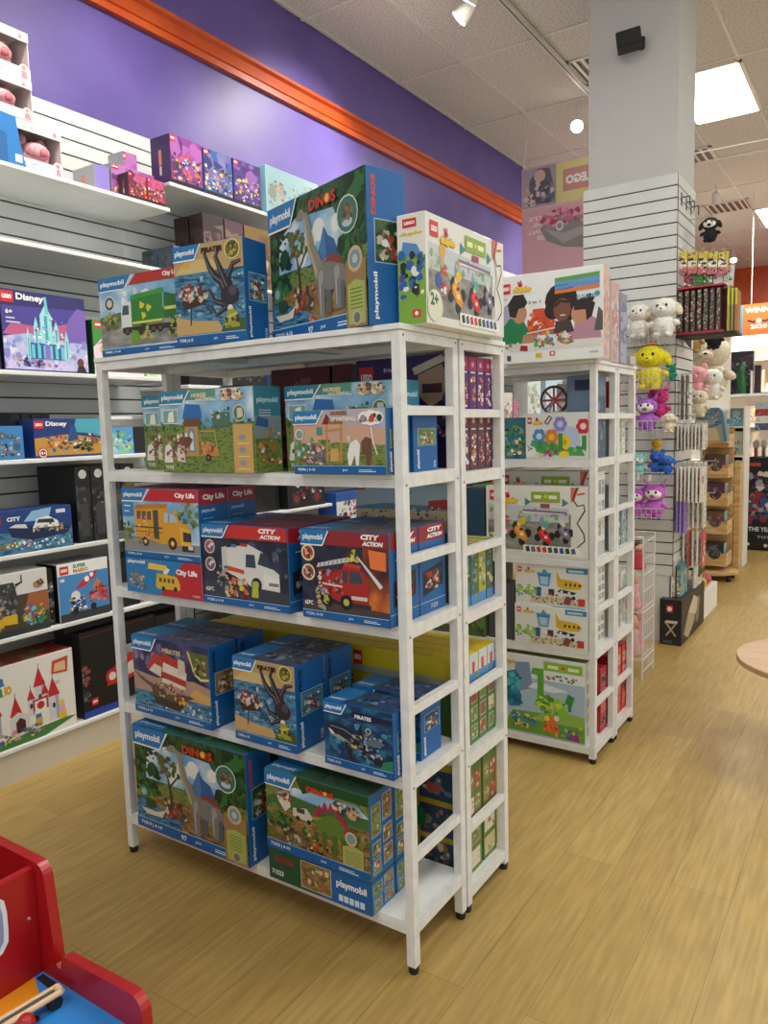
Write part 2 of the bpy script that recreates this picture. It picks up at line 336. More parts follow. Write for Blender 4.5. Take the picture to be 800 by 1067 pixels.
def a_bus(a):
    a.R('sky', 0, 0, 1, 1); a.P('street', [(0, .32), (1, .22), (1, .1), (0, .1)]); a.R('#8c8a86', 0, .1, 1, .24); a.N(['#6a7a3a', '#4a6a35', '#8a8a4a'], 0, .26, .14, .5, 10, .05, 2); a.N(['#6a7a3a', '#94994e', '#4a6a35', '#b9ab55'], .68, .5, 1, .82, 20, .06, 3)
    y = '#d99a23'; a.P(y, [(.17, .32), (.17, .72), (.6, .76), (.62, .68), (.74, .64), (.76, .55), (.86, .52), (.9, .46), (.9, .22), (.55, .22)]); a.P('#b97a1a', [(.17, .7), (.2, .77), (.62, .8), (.6, .74)])
    for k in range(3): a.P('#5a5348', [(.2+.07*k, .56), (.2+.07*k, .68), (.255+.07*k, .685), (.255+.07*k, .56)])
    a.P('#4b4640', [(.42, .3), (.42, .7), (.49, .71), (.49, .28)]); a.P('#aebfc8', [(.56, .54), (.57, .68), (.7, .65), (.74, .54)]); a.P('#3a3a3a', [(.62, .55), (.63, .66), (.64, .66), (.63, .55)])
    a.R('#3a352c', .17, .44, .54, .46); a.R('#3a352c', .17, .38, .54, .39); a.P('#e5ae3b', [(.76, .48), (.89, .44), (.9, .22), (.77, .2)]); a.P('#2f2f2f', [(.8, .28), (.9, .28), (.9, .4), (.8, .42)])
    for x, r in ((.3, .07), (.66, .09)): a.E('#1c1c1c', x, .24, r); a.E('#c98f2a', x, .24, r*.5); a.E('#e8d9b0', x, .24, r*.25)
    a.R('#202022', .78, .14, .93, .22); a.R('#cfd2d2', .86, .17, .92, .22); a.N(['#c4a184', '#a33a3a', '#dcdcd6', '#d88a6a'], .22, .3, .4, .6, 8, .025, 6); a.N(['#c4a184', '#d07080', '#5a7a3a'], .1, .2, .4, .3, 7, .03, 9)
    a.R('#2f7fb8', 0, .6, .16, .8); a.R('#cfe0ee', .03, .74, .12, .76); a.R('#cfe0ee', .03, .66, .1, .68)
    pm_foot(a, '71094 | 4-10', .09); a.P('#bb1f2a', [(.3, .83), (.4, 1), (1, 1), (1, .83)]); a.T(WH, 'City Life', .72, .87, .25, .09, .05); pm_tab(a, .36, .17)
def a_bus_low(a):
    a.R('#1e79b4', 0, 0, 1, 1); a.P('#bb1f2a', [(.45, 0), (.78, 1), (1, 1), (1, 0)]); a.P('#d9ae2c', [(.4, .25), (.42, .62), (.68, .58), (.72, .4), (.72, .2), (.42, .18)]); a.P('#e8c24a', [(.3, .72), (.32, .9), (.56, .86), (.56, .7)]); a.P('#e8e4cf', [(.55, .6), (.6, .76), (.56, .8), (.5, .64)])
    for k in range(4): a.R('#5a4a35', .45+.055*k, .38, .485+.055*k, .5)
    a.E('#241f18', .5, .2, .07); a.E('#241f18', .66, .22, .07); a.N(['#b98f4a', '#a0762f', '#dcc69a', '#6a4a2a', '#c98f8a'], .05, .12, .27, .55, 26, .06, 4); a.T(WH, 'City Life', .68, .6, .27, .2, .05); a.T(WH, 'playmobil', .03, .82, .24, .13, .03); a.T('#e9c9c9', '71094', .88, .06, .09, .07)
def a_ambulance(a):
    a.R('night', 0, 0, 1, 1); a.P('#383a48', [(.25, .3), (1, .22), (1, .1), (0, .1), (0, .3)]); a.N(['#2b3350', '#1f2740', '#44506e', '#5a5f70'], .2, .4, 1, .78, 14, .07, 2)
    a.P('#d9d8d2', [(.3, .42), (.3, .72), (.56, .78), (.72, .7), (.84, .5), (.9, .45), (.9, .24), (.6, .26)]); a.P('#c8c8c2', [(.24, .44), (.24, .72), (.3, .74), (.3, .42)]); a.P('#2d3a48', [(.66, .55), (.7, .7), (.78, .66), (.84, .5)]); a.P('#34404c', [(.52, .5), (.53, .66), (.63, .66), (.64, .5)])
    a.P('#d0441f', [(.3, .5), (.5, .46), (.5, .41), (.3, .44)]); a.R('#b12a20', .47, .75, .55, .79); a.R('#3d78b8', .36, .73, .42, .77); a.P('#e6e5df', [(.72, .44), (.9, .4), (.9, .28), (.72, .28)]); a.R('#7a7d84', .78, .3, .89, .34)
    for x in (.37, .64): a.E('#141416', x, .3, .085); a.E('#8b8e92', x, .3, .045)
    a.N(['#d85f2c', '#e88a3a', '#c9c9c0', '#c4a184', '#7a1f1c', '#c9d32c'], .28, .12, .55, .34, 26, .04, 4); a.P('#b5b838', [(.58, .14), (.6, .34), (.66, .33), (.66, .14)]); a.N(['#4a4e5a', '#9a9ca2', '#c4a184'], .18, .2, .3, .5, 14, .035, 7)
    for y_ in (.72, .5): a.E('#e2c9b8', .1, y_, .09); a.E('#84607a' if y_ > .6 else '#5a6a7a', .1, y_, .075); a.N(['#e0b6a0', '#a33a3a', '#dfe3e6'], .07, y_-.04, .13, y_+.04, 4, .03, 3)
    a.T(WH, '62PC', .03, .16, .1, .05); pm_foot(a, '71202 | 4-10', .09); a.P('#c22a26', [(.28, .84), (.36, 1), (1, 1), (1, .84)]); a.T(WH, 'CITY', .68, .925, .2, .06, .06, .01); a.T(WH, 'ACTION', .7, .86, .22, .05, .06, .01); pm_tab(a, .33, .15)
def a_engine(a):
    a.R('night', 0, 0, 1, 1); a.P('fireglow', [(.7, .1), (.72, .84), (1, .84), (1, .1)]); a.P('#e8783a', [(.8, .62), (.78, .82), (.97, .8), (.97, .6)]); a.P('#4a3c3c', [(.0, .1), (.0, .2), (1, .16), (1, .1)])
    r = '#a8241f'; a.P(r, [(.2, .3), (.2, .56), (.48, .58), (.5, .64), (.68, .62), (.76, .48), (.78, .18), (.5, .2)]); a.P('#c23a30', [(.5, .62), (.52, .66), (.7, .64), (.68, .6)]); a.P('#39434c', [(.56, .44), (.57, .58), (.68, .57), (.72, .44)]); a.P('#394048', [(.48, .44), (.48, .57), (.54, .57), (.54, .44)])
    a.P('#d9d4c8', [(.2, .42), (.48, .4), (.48, .38), (.2, .4)]); a.P('#c8c8c4', [(.18, .58), (.2, .63), (.58, .73), (.6, .68)]); [a.L('#5a5a5c', [(.22+.05*k, .59+.013*k), (.235+.05*k, .635+.013*k)], .01) for k in range(7)]
    a.N(['#7a1a18', '#c24a3c', '#d8d0c4', '#5a1514', '#8f8f90'], .2, .3, .48, .56, 22, .03, 3); a.R('#d3cdc0', .58, .26, .76, .3); a.R('#2b2b2d', .56, .17, .8, .22)
    for x in (.29, .52): a.E('#141416', x, .22, .085); a.E('#b8b35a', x, .22, .04)
    a.N(['#b8b03a', '#403a2a', '#d8c85a'], .56, .66, .66, .84, 9, .04, 5); a.L('#d7dde6', [(.66, .74), (.92, .42)], .012, .05); a.N(['#b8b03a', '#3a3a34', '#c4a184', '#9a9a98'], .18, .12, .34, .34, 12, .035, 6)
    for y_ in (.74, .52): a.E('#e8d9a8', .085, y_, .095); a.E('#a8402f' if y_ > .6 else '#8d4a48', .085, y_, .075); a.L('#e8d9a8', [(.03, y_+.06), (.14, y_-.06)], .015); a.N(['#d8a888', '#402a28'], .06, y_-.03, .11, y_+.03, 3, .03, 2)
    a.T(WH, '65PC', .03, .15, .1, .05); pm_foot(a, '71233 | 4-10', .09); a.P('#8f2228', [(.28, .84), (.36, 1), (1, 1), (1, .84)]); a.T(WH, 'CITY', .7, .925, .2, .06, .06, .01); a.T(WH, 'ACTION', .72, .86, .22, .05, .06, .01); pm_tab(a, .33, .16)
def action_side(dark, pic=('#a33a2c', '#7a1c1a', '#c9c2b8', '#3a3a40')):
    def f(a):
        a.R('#115f9c', 0, 0, 1, 1); a.R(dark, 0, .82, 1, 1); a.T(WH, 'CITY', .3, .92, .55, .05, .06, .03); a.T(WH, 'ACTION', .28, .85, .6, .05, .06, .03); a.R('#cfe0ee', .2, .7, .5, .715); a.P('#1a1c2a', [(.1, .2), (.1, .48), (.9, .55), (.9, .28)]); a.N(list(pic), .2, .27, .8, .47, 22, .04, 4); a.L('#9fc4de', [(0, .13), (1, .13)], .008); a.T('#cfe0ee', '71233', .4, .04, .25, .05)
    return f
def life_side(a):
    a.R('#115f9c', 0, 0, 1, 1); a.R('#a81f2a', 0, .79, 1, 1); a.T(WH, 'City Life', .15, .84, .75, .1, .05); a.T('#cfe0ee', 'playmobil', .1, .68, .45, .06, .02); [a.R('#7fb0d4', .12, .6-.05*k, .5, .61-.05*k) for k in range(4)]; a.R('#3a5a6a', .15, .1, .85, .36); a.N(['#d99a23', '#b9b09a', '#5a6a3a'], .2, .14, .8, .32, 10, .04, 2)
def a_ship(a):
    a.R('dusk', 0, 0, 1, 1); a.P('#b08a78', [(0, .3), (0, .55), (.3, .5), (.8, .55), (1, .5), (1, .3)]); a.P('#c9a05a', [(.7, .3), (.8, .46), (1, .4), (1, .3)]); a.R('sea', 0, .1, 1, .3); a.N(['#c5cfd4', '#7f95a8', '#3a5f80'], .3, .12, 1, .22, 14, .03, 3); a.N(['#6a6088', '#8f7f96', '#453f66'], 0, .6, 1, .9, 12, .07, 5)
    a.P('#5a4636', [(.04, .48), (.24, .36), (.28, .18), (.6, .14), (.72, .3), (.8, .34), (.74, .36), (.5, .32), (.3, .4)]); a.P('#3a2c24', [(.27, .26), (.3, .16), (.6, .13), (.68, .22)]); a.L('#6b533c', [(.02, .52), (.28, .38)], .018); a.L('#5a4636', [(.42, .32), (.46, .84)], .015); a.L('#5a4636', [(.62, .3), (.64, .8)], .015)
    a.P('#b8302c', [(.18, .6), (.3, .82), (.42, .78), (.38, .56)]); a.P('#d9cdb8', [(.22, .58), (.3, .68), (.42, .64), (.38, .52)]); a.P('#b02a28', [(.38, .54), (.42, .84), (.72, .74), (.7, .46)]); a.P('#dcd0bc', [(.4, .6), (.42, .72), (.72, .64), (.71, .54)]); a.P('#dcd0bc', [(.39, .46), (.4, .52), (.7, .46), (.69, .42)]); a.P('#c9bda8', [(.6, .6), (.62, .8), (.7, .78), (.7, .6)])
    a.N(['#3a3a3a', '#c9a05a', '#a33a30', '#d8c8a8', '#6a4a3a'], .3, .28, .7, .44, 30, .028, 7); a.N(['#d9902c', '#e0b040'], .6, .24, .74, .28, 5, .03, 8)
    a.P('#d8cf7a', [(.74, .92), (.82, .64), (.9, .58), (1, .6), (1, .92)]); a.P('#5c6038', [(.76, .92), (.83, .67), (.9, .61), (1, .63), (1, .92)]); a.N(['#3a3a22', '#b8a43c', '#c4a184', '#7a7a3a'], .82, .66, .96, .86, 12, .04, 9)
    pm_foot(a, '71530 | 4-10'); a.T('#c9b98a', 'PIRATES', .42, .84, .24, .06, .05); pm_tab(a, .33, .16)
def a_orca(a):
    a.R('deep_sea', 0, 0, 1, 1); a.N(['#2c6a90', '#1c4f78', '#4a86a8', '#0f3355'], 0, .1, 1, .7, 20, .08, 2); a.P('#23252f', [(.06, .6), (.1, .68), (.3, .66), (.5, .56), (.7, .36), (.92, .2), (.96, .12), (.8, .16), (.6, .26), (.4, .38), (.2, .44), (.08, .5)]); a.P('#8d98a2', [(.08, .5), (.2, .44), (.4, .36), (.55, .3), (.4, .42), (.22, .5)]); a.P('#d6dadb', [(.06, .58), (.12, .55), (.16, .5), (.1, .5)])
    a.P('#23252f', [(.3, .44), (.34, .2), (.42, .1), (.42, .38)]); a.P('#23252f', [(.48, .58), (.55, .74), (.6, .5)]); a.L('#5f7f9c', [(.1, .62), (.3, .6), (.5, .5)], .02); a.N(['#9aa7b0', '#57646e', '#3a4048', '#c0b04a', '#7a8a94'], .36, .32, .62, .56, 16, .035, 4)
    a.E('#b9c6cc', .66, .66, .05); a.E('#37505e', .66, .66, .035); a.N(['#2c3a46', '#8a97a2', '#b8c4cc', '#4a5a66'], .6, .26, .84, .62, 24, .035, 6); a.P('#5c6f7c', [(.6, .46), (.72, .58), (.9, .52), (.82, .44)]); a.P('#2f7a5a', [(.82, .1), (.86, .24), (1, .3), (1, .1)])
    pm_foot(a, '71633 | 4-10', .12); a.P('#1e1f42', [(.4, .86), (.44, .92), (1, .9), (1, .82), (.5, .8)]); a.T('#d8dde0', 'PIRATES', .47, .82, .24, .06, .05); pm_tab(a, .34, .16)
def top_pm(tint='#3d4c66', blobs=('#243044', '#6a7a90', '#8a97a2')):
    def f(a):
        a.R(tint, 0, 0, 1, 1); a.P('#1c74b2', [(0, 0), (.26, 0), (.34, .6), (.32, 1), (0, 1)]); a.N(list(blobs), .4, .1, 1, .9, 12, .12, 5); a.R('#10182a', 0, .485, 1, .5); a.T(WH, 'playmobil', .03, .12, .22, .16, .02)
    return f
def a_stego(a):
    a.R('meadow', 0, 0, 1, 1); a.P('sky', [(.1, .72), (.3, .85), (.9, .85), (1, .74), (1, .66), (.5, .7)]); a.P('#3f6a3a', [(0, .62), (.2, .75), (.6, .7), (1, .74), (1, .6), (0, .55)]); a.P('earth', [(0, .5), (1, .6), (1, .1), (0, .1)]); a.P('#1f4a24', [(.38, .8), (.5, .88), (1, .88), (1, 1), (.3, 1)])
    a.N(['#48642c', '#7a8038', '#33552a', '#8f8a4a', '#a08a58'], 0, .15, 1, .6, 40, .05, 2); a.N(['#1f4524', '#2f6a34', '#4c7a34'], 0, .3, .26, .46, 16, .05, 3)
    g = '#5d7a30'; a.P(g, [(.5, .5), (.56, .6), (.68, .66), (.78, .58), (.8, .44), (.74, .38), (.6, .38), (.52, .44)]); [a.P('#4c6628', [(x, .42), (x+.01, .18), (x+.045, .18), (x+.05, .42)]) for x in (.56, .66, .74)]; a.P('#7a9a3c', [(.5, .52), (.46, .56), (.52, .6), (.57, .58)])
    for i, (x, y_) in enumerate([(.51, .6), (.55, .66), (.6, .71), (.66, .72), (.72, .68), (.77, .6), (.8, .5)]): a.P('#a8284a', [(x-.035, y_-.03), (x-.005, y_+.09), (x+.035, y_-.02)])
    a.P('#d9d4c0', [(.2, .52), (.14, .62), (.12, .7), (.2, .68), (.24, .76), (.26, .6)]); a.N(['#c2562c', '#d8843a', '#c9301f'], .14, .66, .28, .8, 9, .03, 6); a.P('#c9c5b8', [(.28, .5), (.28, .6), (.42, .64), (.48, .54), (.44, .48)]); a.R('#4a4436', .32, .56, .4, .62); a.E('#20201c', .33, .49, .03); a.E('#20201c', .44, .48, .03)
    a.N(['#8b8878', '#3a3a30', '#bfb8a0', '#6d5a3a', '#5a6a6a'], .16, .12, .44, .34, 30, .03, 8); a.N(['#c4401f', '#e0b040', '#d8d0b8', '#2a2a26'], .44, .12, .62, .3, 10, .03, 9)
    a.E('#35506a', .72, .8, .06); a.E('#b89a70', .86, .76, .08); a.N(['#5a4630', '#e0c090', '#30384a'], .68, .7, .92, .84, 10, .035, 5); a.E('#c9b48a', .84, .45, .085); a.E('#7a94a0', .84, .45, .06); a.P('#a8a85a', [(.76, .05), (.95, .05), (.95, .34), (.86, .38), (.76, .34)]); [a.R('#5e7038', .78, .14+.03*i, .93, .148+.03*i) for i in range(6)]
    pm_foot(a, '71523 | 4-10', .12); a.T('#c93b20', 'DINOS', .43, .86, .26, .07, .06); a.E('#d9c23a', .61, .9, .025); pm_tab(a, .32, .18)
def a_stego_low(a):
    a.R('#1f4f34', 0, 0, 1, 1); a.R('#155f9f', .52, 0, 1, 1); a.R('#c8cdb8', .33, .08, .63, .95); a.R('earth', .335, .1, .625, .93); a.N(['#4a6a2a', '#7a8038', '#a8504a', '#c9b9a0'], .36, .2, .6, .8, 16, .12, 4); a.T(WH, '71523', .03, .16, .12, .16, .03); a.T('#8f2a1a', 'DINOS', .06, .6, .2, .2, .05); a.T(WH, 'playmobil', .68, .5, .28, .28, .03); [a.R('#cfe0ee', .7+.05*k, .12, .74+.05*k, .32) for k in range(5)]
def small_pics(seed=1, base=PB):
    def f(a):
        a.R(base, 0, 0, 1, 1); R = random.Random(seed)
        for k, (x, y_, w, h) in enumerate([(.08, .5, .36, .36), (.55, .62, .35, .3), (.1, .25, .3, .17), (.55, .36, .35, .18), (.1, .06, .3, .15), (.55, .1, .35, .2)]):
            a.R('#9db6c8', x-.02, y_-.01, x+w+.02, y_+h+.01); a.R('earth' if k % 2 else 'meadow', x, y_, x+w, y_+h); a.N(['#7a8038', '#d8d0b8', '#c4402f', '#33552a', '#b09050'], x+.04, y_+.03, x+w-.04, y_+h-.03, 7, .03, seed+k)
    return f
def a_farm(a):
    a.R('meadow', 0, 0, 1, 1); a.P('sky', [(0, .62), (0, 1), (1, 1), (1, .6), (.5, .55)]); a.R('#5b9488', .2, .88, .62, 1); a.N(['#4b6b4a', '#6b8a5c', '#37573a'], 0, .5, 1, .64, 26, .04, 2)
    a.P('#e9e6da', [(.03, .6), (.03, .78), (.2, .78), (.2, .6)]); a.P('#7aa69a', [(.035, .61), (.035, .77), (.195, .77), (.195, .61)]); a.P('#ece8df', [(.08, .62), (.1, .74), (.15, .76), (.16, .62)])
    a.P('#b98f5a', [(.27, .2), (.27, .62), (.42, .62), (.42, .2)]); a.P('#6d4a34', [(.26, .56), (.27, .68), (.44, .68), (.45, .56)]); a.P('#2c6aac', [(.25, .66), (.29, .84), (.45, .82), (.47, .66)]); a.P('#5c86a0', [(.31, .25), (.31, .5), (.345, .55), (.38, .5), (.38, .25)]); a.P('#cdd9d6', [(.325, .27), (.325, .47), (.345, .51), (.365, .47), (.365, .27)])
    a.P('#e6dfd6', [(.02, .12), (.04, .32), (.08, .36), (.12, .3), (.12, .12)]); a.P('#6b4230', [(.14, .3), (.18, .42), (.32, .44), (.36, .4), (.32, .32), (.3, .3)]); a.P('#dccfc0', [(.17, .14), (.18, .34), (.26, .34), (.26, .12)]); a.N(['#7a4630', '#c99a80', '#8a3f5a', '#e6dfd6'], .05, .16, .3, .48, 18, .035, 4)
    a.P('#c08a3c', [(.44, .2), (.46, .34), (.62, .3), (.64, .2)]); a.L('#d0a862', [(.44, .32), (.44, .5), (.6, .5), (.62, .26)], .015); a.N(['#a5322c', '#d98f4a', '#c4a184'], .44, .24, .6, .36, 10, .03, 6); a.E('#2a2620', .52, .18, .045); a.E('#c04a3c', .52, .18, .02)
    a.P('#c9a060', [(.79, .0), (.79, .57), (.985, .57), (.985, 0)]); [a.E('#8b9498', .88, .42-.15*k, .055, .035) for k in range(3)]; [a.R('#e6d2a0', .83, .34-.15*k, .95, .35-.15*k) for k in range(3)]
    a.E('#d8d8c0', .86, .7, .1); a.E('#5a7038', .86, .7, .088); a.P('#c9c6c0', [(.84, .64), (.84, .76), (.89, .76), (.9, .66)]); a.R('#50705c', .58, .55, .76, .72); a.N(['#3d5f48', '#2c5440', '#c9ced0'], .56, .64, .76, .76, 8, .03, 9); a.T('#f0efe2', '71353', .04, .04, .09, .045, .03)
    a.E('#e8dcbc', .72, .92, .08, .07); a.E('#e8dcbc', .84, .92, .09, .07); a.N(['#8a4a35', '#c9a080', '#3f6a5a', '#d8b090', '#6a4a3a'], .68, .87, .9, .97, 14, .035, 5); a.T('#e9d9a0', 'HORSES', .37, .91, .16, .05, .05); a.T('#e8e0d0', 'WATERFALL', .41, .86, .22, .045, .04); pm_tab(a, .34, .15, c='#2a7fa0')
def a_horses(a):
    a.R('meadow', 0, 0, 1, 1); a.P('#c9a08a', [(0, .5), (0, .9), (1, .9), (1, .45)]); a.P('#a9b2cc', [(.35, .85), (.3, 1), (1, 1), (1, .7)]); a.P('#b9aab4', [(.4, .8), (.35, 1), (.9, 1), (.95, .8)]); a.P('meadow', [(0, .42), (.5, .5), (1, .44), (1, .15), (0, .15)]); a.N(['#5f8a3a', '#83964a', '#496f2c'], 0, .4, .4, .55, 16, .06, 2)
    w = '#b98a48'; a.L(w, [(.38, .2), (.38, .78)], .04); a.L(w, [(.53, .18), (.54, .78)], .04); a.L(w, [(.36, .68), (.56, .7)], .04); a.L(w, [(.37, .34), (.55, .32)], .04); a.P('#7a1f28', [(.33, .78), (.38, .95), (.42, .86), (.42, .78)]); a.P('#9a6a38', [(.4, .78), (.4, .86), (.56, .84), (.56, .78)]); a.P('#c9a05a', [(.41, .2), (.42, .4), (.5, .4), (.51, .2)])
    a.P('#e6e4de', [(.6, .3), (.63, .48), (.7, .54), (.74, .46), (.73, .3), (.72, .14), (.69, .14), (.68, .3), (.64, .14), (.61, .14)]); a.P('#d9cfc0', [(.62, .48), (.6, .6), (.64, .58)]); a.P('#6b4630', [(.76, .3), (.75, .5), (.8, .58), (.86, .54), (.86, .34), (.84, .14), (.8, .14), (.79, .3)]); a.N(['#7c3a8a', '#c87a8a', '#e0b090', '#6a3a2a', '#d8d0c0', '#506ab0'], .16, .16, .36, .44, 24, .045, 4)
    a.N(['#5a8a4a', '#7aa0a8', '#c9c4d0', '#3f7a5a'], .02, .24, .18, .5, 12, .05, 8); a.E('#d8dcd0', .07, .63, .09); a.E('#8a9690', .07, .63, .07); a.R('#3d8a80', .27, .62, .33, .74); a.E('#f0ece2', .8, .86, .13, .1); a.E('#f0ece2', .92, .86, .13, .1); a.E('#f0ece2', .86, .86, .14, .12); a.N(['#c4602c', '#3a2a24', '#b8c0c8', '#8a4a30'], .75, .8, .97, .9, 9, .06, 3); a.E('#8b9aa8', .78, .86, .05); a.E('#b84a22', .87, .85, .05); a.E('#40302c', .95, .86, .05); a.L('#f0ece2', [(.86, .72), (.88, .5), (.92, .3)], .02)
    a.T('#a04050', '107PC', .06, .19, .14, .06, .03); pm_foot(a, '70996 | 4-10', .13); a.T('#8a5a30', 'HORSES', .43, .92, .18, .06, .05); a.T('#f0e6da', 'OF WATERFALL', .43, .82, .28, .07, .04); pm_tab(a, .34, .2, c='#1c78b0')
# brick toy cartons
def lg(a, x, y, w, h):
    a.R('#d3232a', x, y, x+w, y+h); a.T(WH, 'LEGO', x+w*.12, y+h*.32, w*.76, h*.38, .07, .0)
def dup_logo(a, x, y, w, h):
    a.T('#a06f10', 'duplo', x+w*.015, y-h*.03, w, h*.66, .1); a.T('#ecc51f', 'duplo', x, y, w, h*.62, .07)
    a.E('#c9202a', x+w*.42, y+h*.74, h*.22, h*.17); a.E('#c9202a', x+w*.34, y+h*.93, h*.08, h*.18, .5); a.E('#c9202a', x+w*.45, y+h*.96, h*.08, h*.18, -.1)
def a_race(a):
    a.R('#e4e2da', 0, 0, 1, 1); a.R('street', .02, .08, .84, .62); a.P('#c3cdd0', [(.02, .5), (.02, .74), (.82, .7), (.82, .5)]); a.N(['#8ab06a', '#a9c98a', '#7f9fc0', '#b8a8cc', '#d8b8a8'], .04, .48, .82, .66, 26, .04, 2)
    a.E('#e0a83a', .18, .7, .06, .07); a.R('#e0a83a', .165, .56, .195, .64); a.N(['#d24a3a', '#e06a4a'], .16, .48, .24, .56, 6, .04, 3); a.E('#3a5fa8', .13, .42, .06, .07); a.N(['#c96a8a', '#d24a3a', '#e8e8e0'], .16, .3, .26, .4, 7, .035, 5)
    for x, y_, c, s_ in ((.35, .33, '#e2932a', 1), (.59, .3, '#cc2f35', .9), (.78, .36, '#7f7688', .85)):
        [a.E('#242426', x+dx*s_, y_+dy*s_, .055*s_, .065*s_) for dx, dy in ((-.075, -.03), (.015, -.12), (-.045, .09), (.075, .0))]
        a.P(c, [(x-.065*s_, y_+.07*s_), (x-.02*s_, y_+.13*s_), (x+.03*s_, y_+.07*s_), (x+.075*s_, y_-.07*s_), (x+.055*s_, y_-.13*s_), (x-.01*s_, y_-.08*s_), (x-.06*s_, y_-.0*s_)]); a.P('#%02x%02x%02x' % tuple(min(255, int(int(c[q:q+2], 16)*1.25)) for q in (1, 3, 5)), [(x-.05*s_, y_+.06*s_), (x-.02*s_, y_+.1*s_), (x+.02*s_, y_+.04*s_), (x+.05*s_, y_-.07*s_), (x+.0*s_, y_-.04*s_)]); a.E('#e8d9b8', x-.01*s_, y_+.13*s_, .035*s_); a.E('#2a2a2c', x+.01*s_, y_+.05*s_, .03*s_, .02*s_); a.R('#e8e4dc', x+.0*s_, y_-.04*s_, x+.03*s_, y_)
    a.E('#e6c22c', .37, .5, .055); a.E('#62b0a8', .6, .46, .05); a.E('#d8d4cc', .76, .5, .04)
    a.P('#e8e6dc', [(.38, .62), (.38, .66), (.78, .66), (.78, .62)]); a.L('#8a6a98', [(.38, .66), (.8, .64)], .03); a.R('#8fae3c', .46, .78, .74, .93); a.E('#e0d23a', .6, .86, .025); a.R('#e9efd0', .49, .83, .56, .88); a.R('#e9efd0', .63, .83, .71, .88); a.R('#a84a5a', .55, .7, .64, .76); a.P('#3f8a8a', [(.4, .72), (.4, .84), (.46, .78)]); a.P('#3f8a8a', [(.76, .72), (.76, .84), (.82, .78)])
    a.P('#d9705a', [(.84, .8), (.84, 1), (.96, 1), (.9, .8)]); a.P('#e4e2da', [(.86, 0), (.86, .4), (.9, .6), (.87, .8), (.92, 1), (1, 1), (1, 0)])
    a.L('#26262a', [(.9, 1), (.86, .84), (.9, .74), (.96, .76), (.97, .68), (.93, .58), (.9, .5), (.96, .36), (.97, .26), (.9, .16), (.93, .06)], .02)
    a.P('#f0efea', [(.38, .04), (.38, .16), (.92, .16), (.95, .04)]); [a.P(['#3a3a3e', '#6a6a7a', '#c94a34', '#c94a34', '#4a5a4a', '#3a4a6a', '#2f5fa0', '#3a4a4a', '#5a5a8a'][k], [(.41+.055*k, .06), (.4+.055*k, .13), (.435+.055*k, .15), (.45+.055*k, .07)]) for k in range(9)]
    a.E('#dfe0c8', .08, .17, .15); a.T('#4a6a4a', '2+', .03, .17, .09, .12, .05); a.L('#c9573c', [(.9, .9), (.97, .92)], .025); lg(a, .04, .8, .09, .14); dup_logo(a, .15, .74, .18, .16)
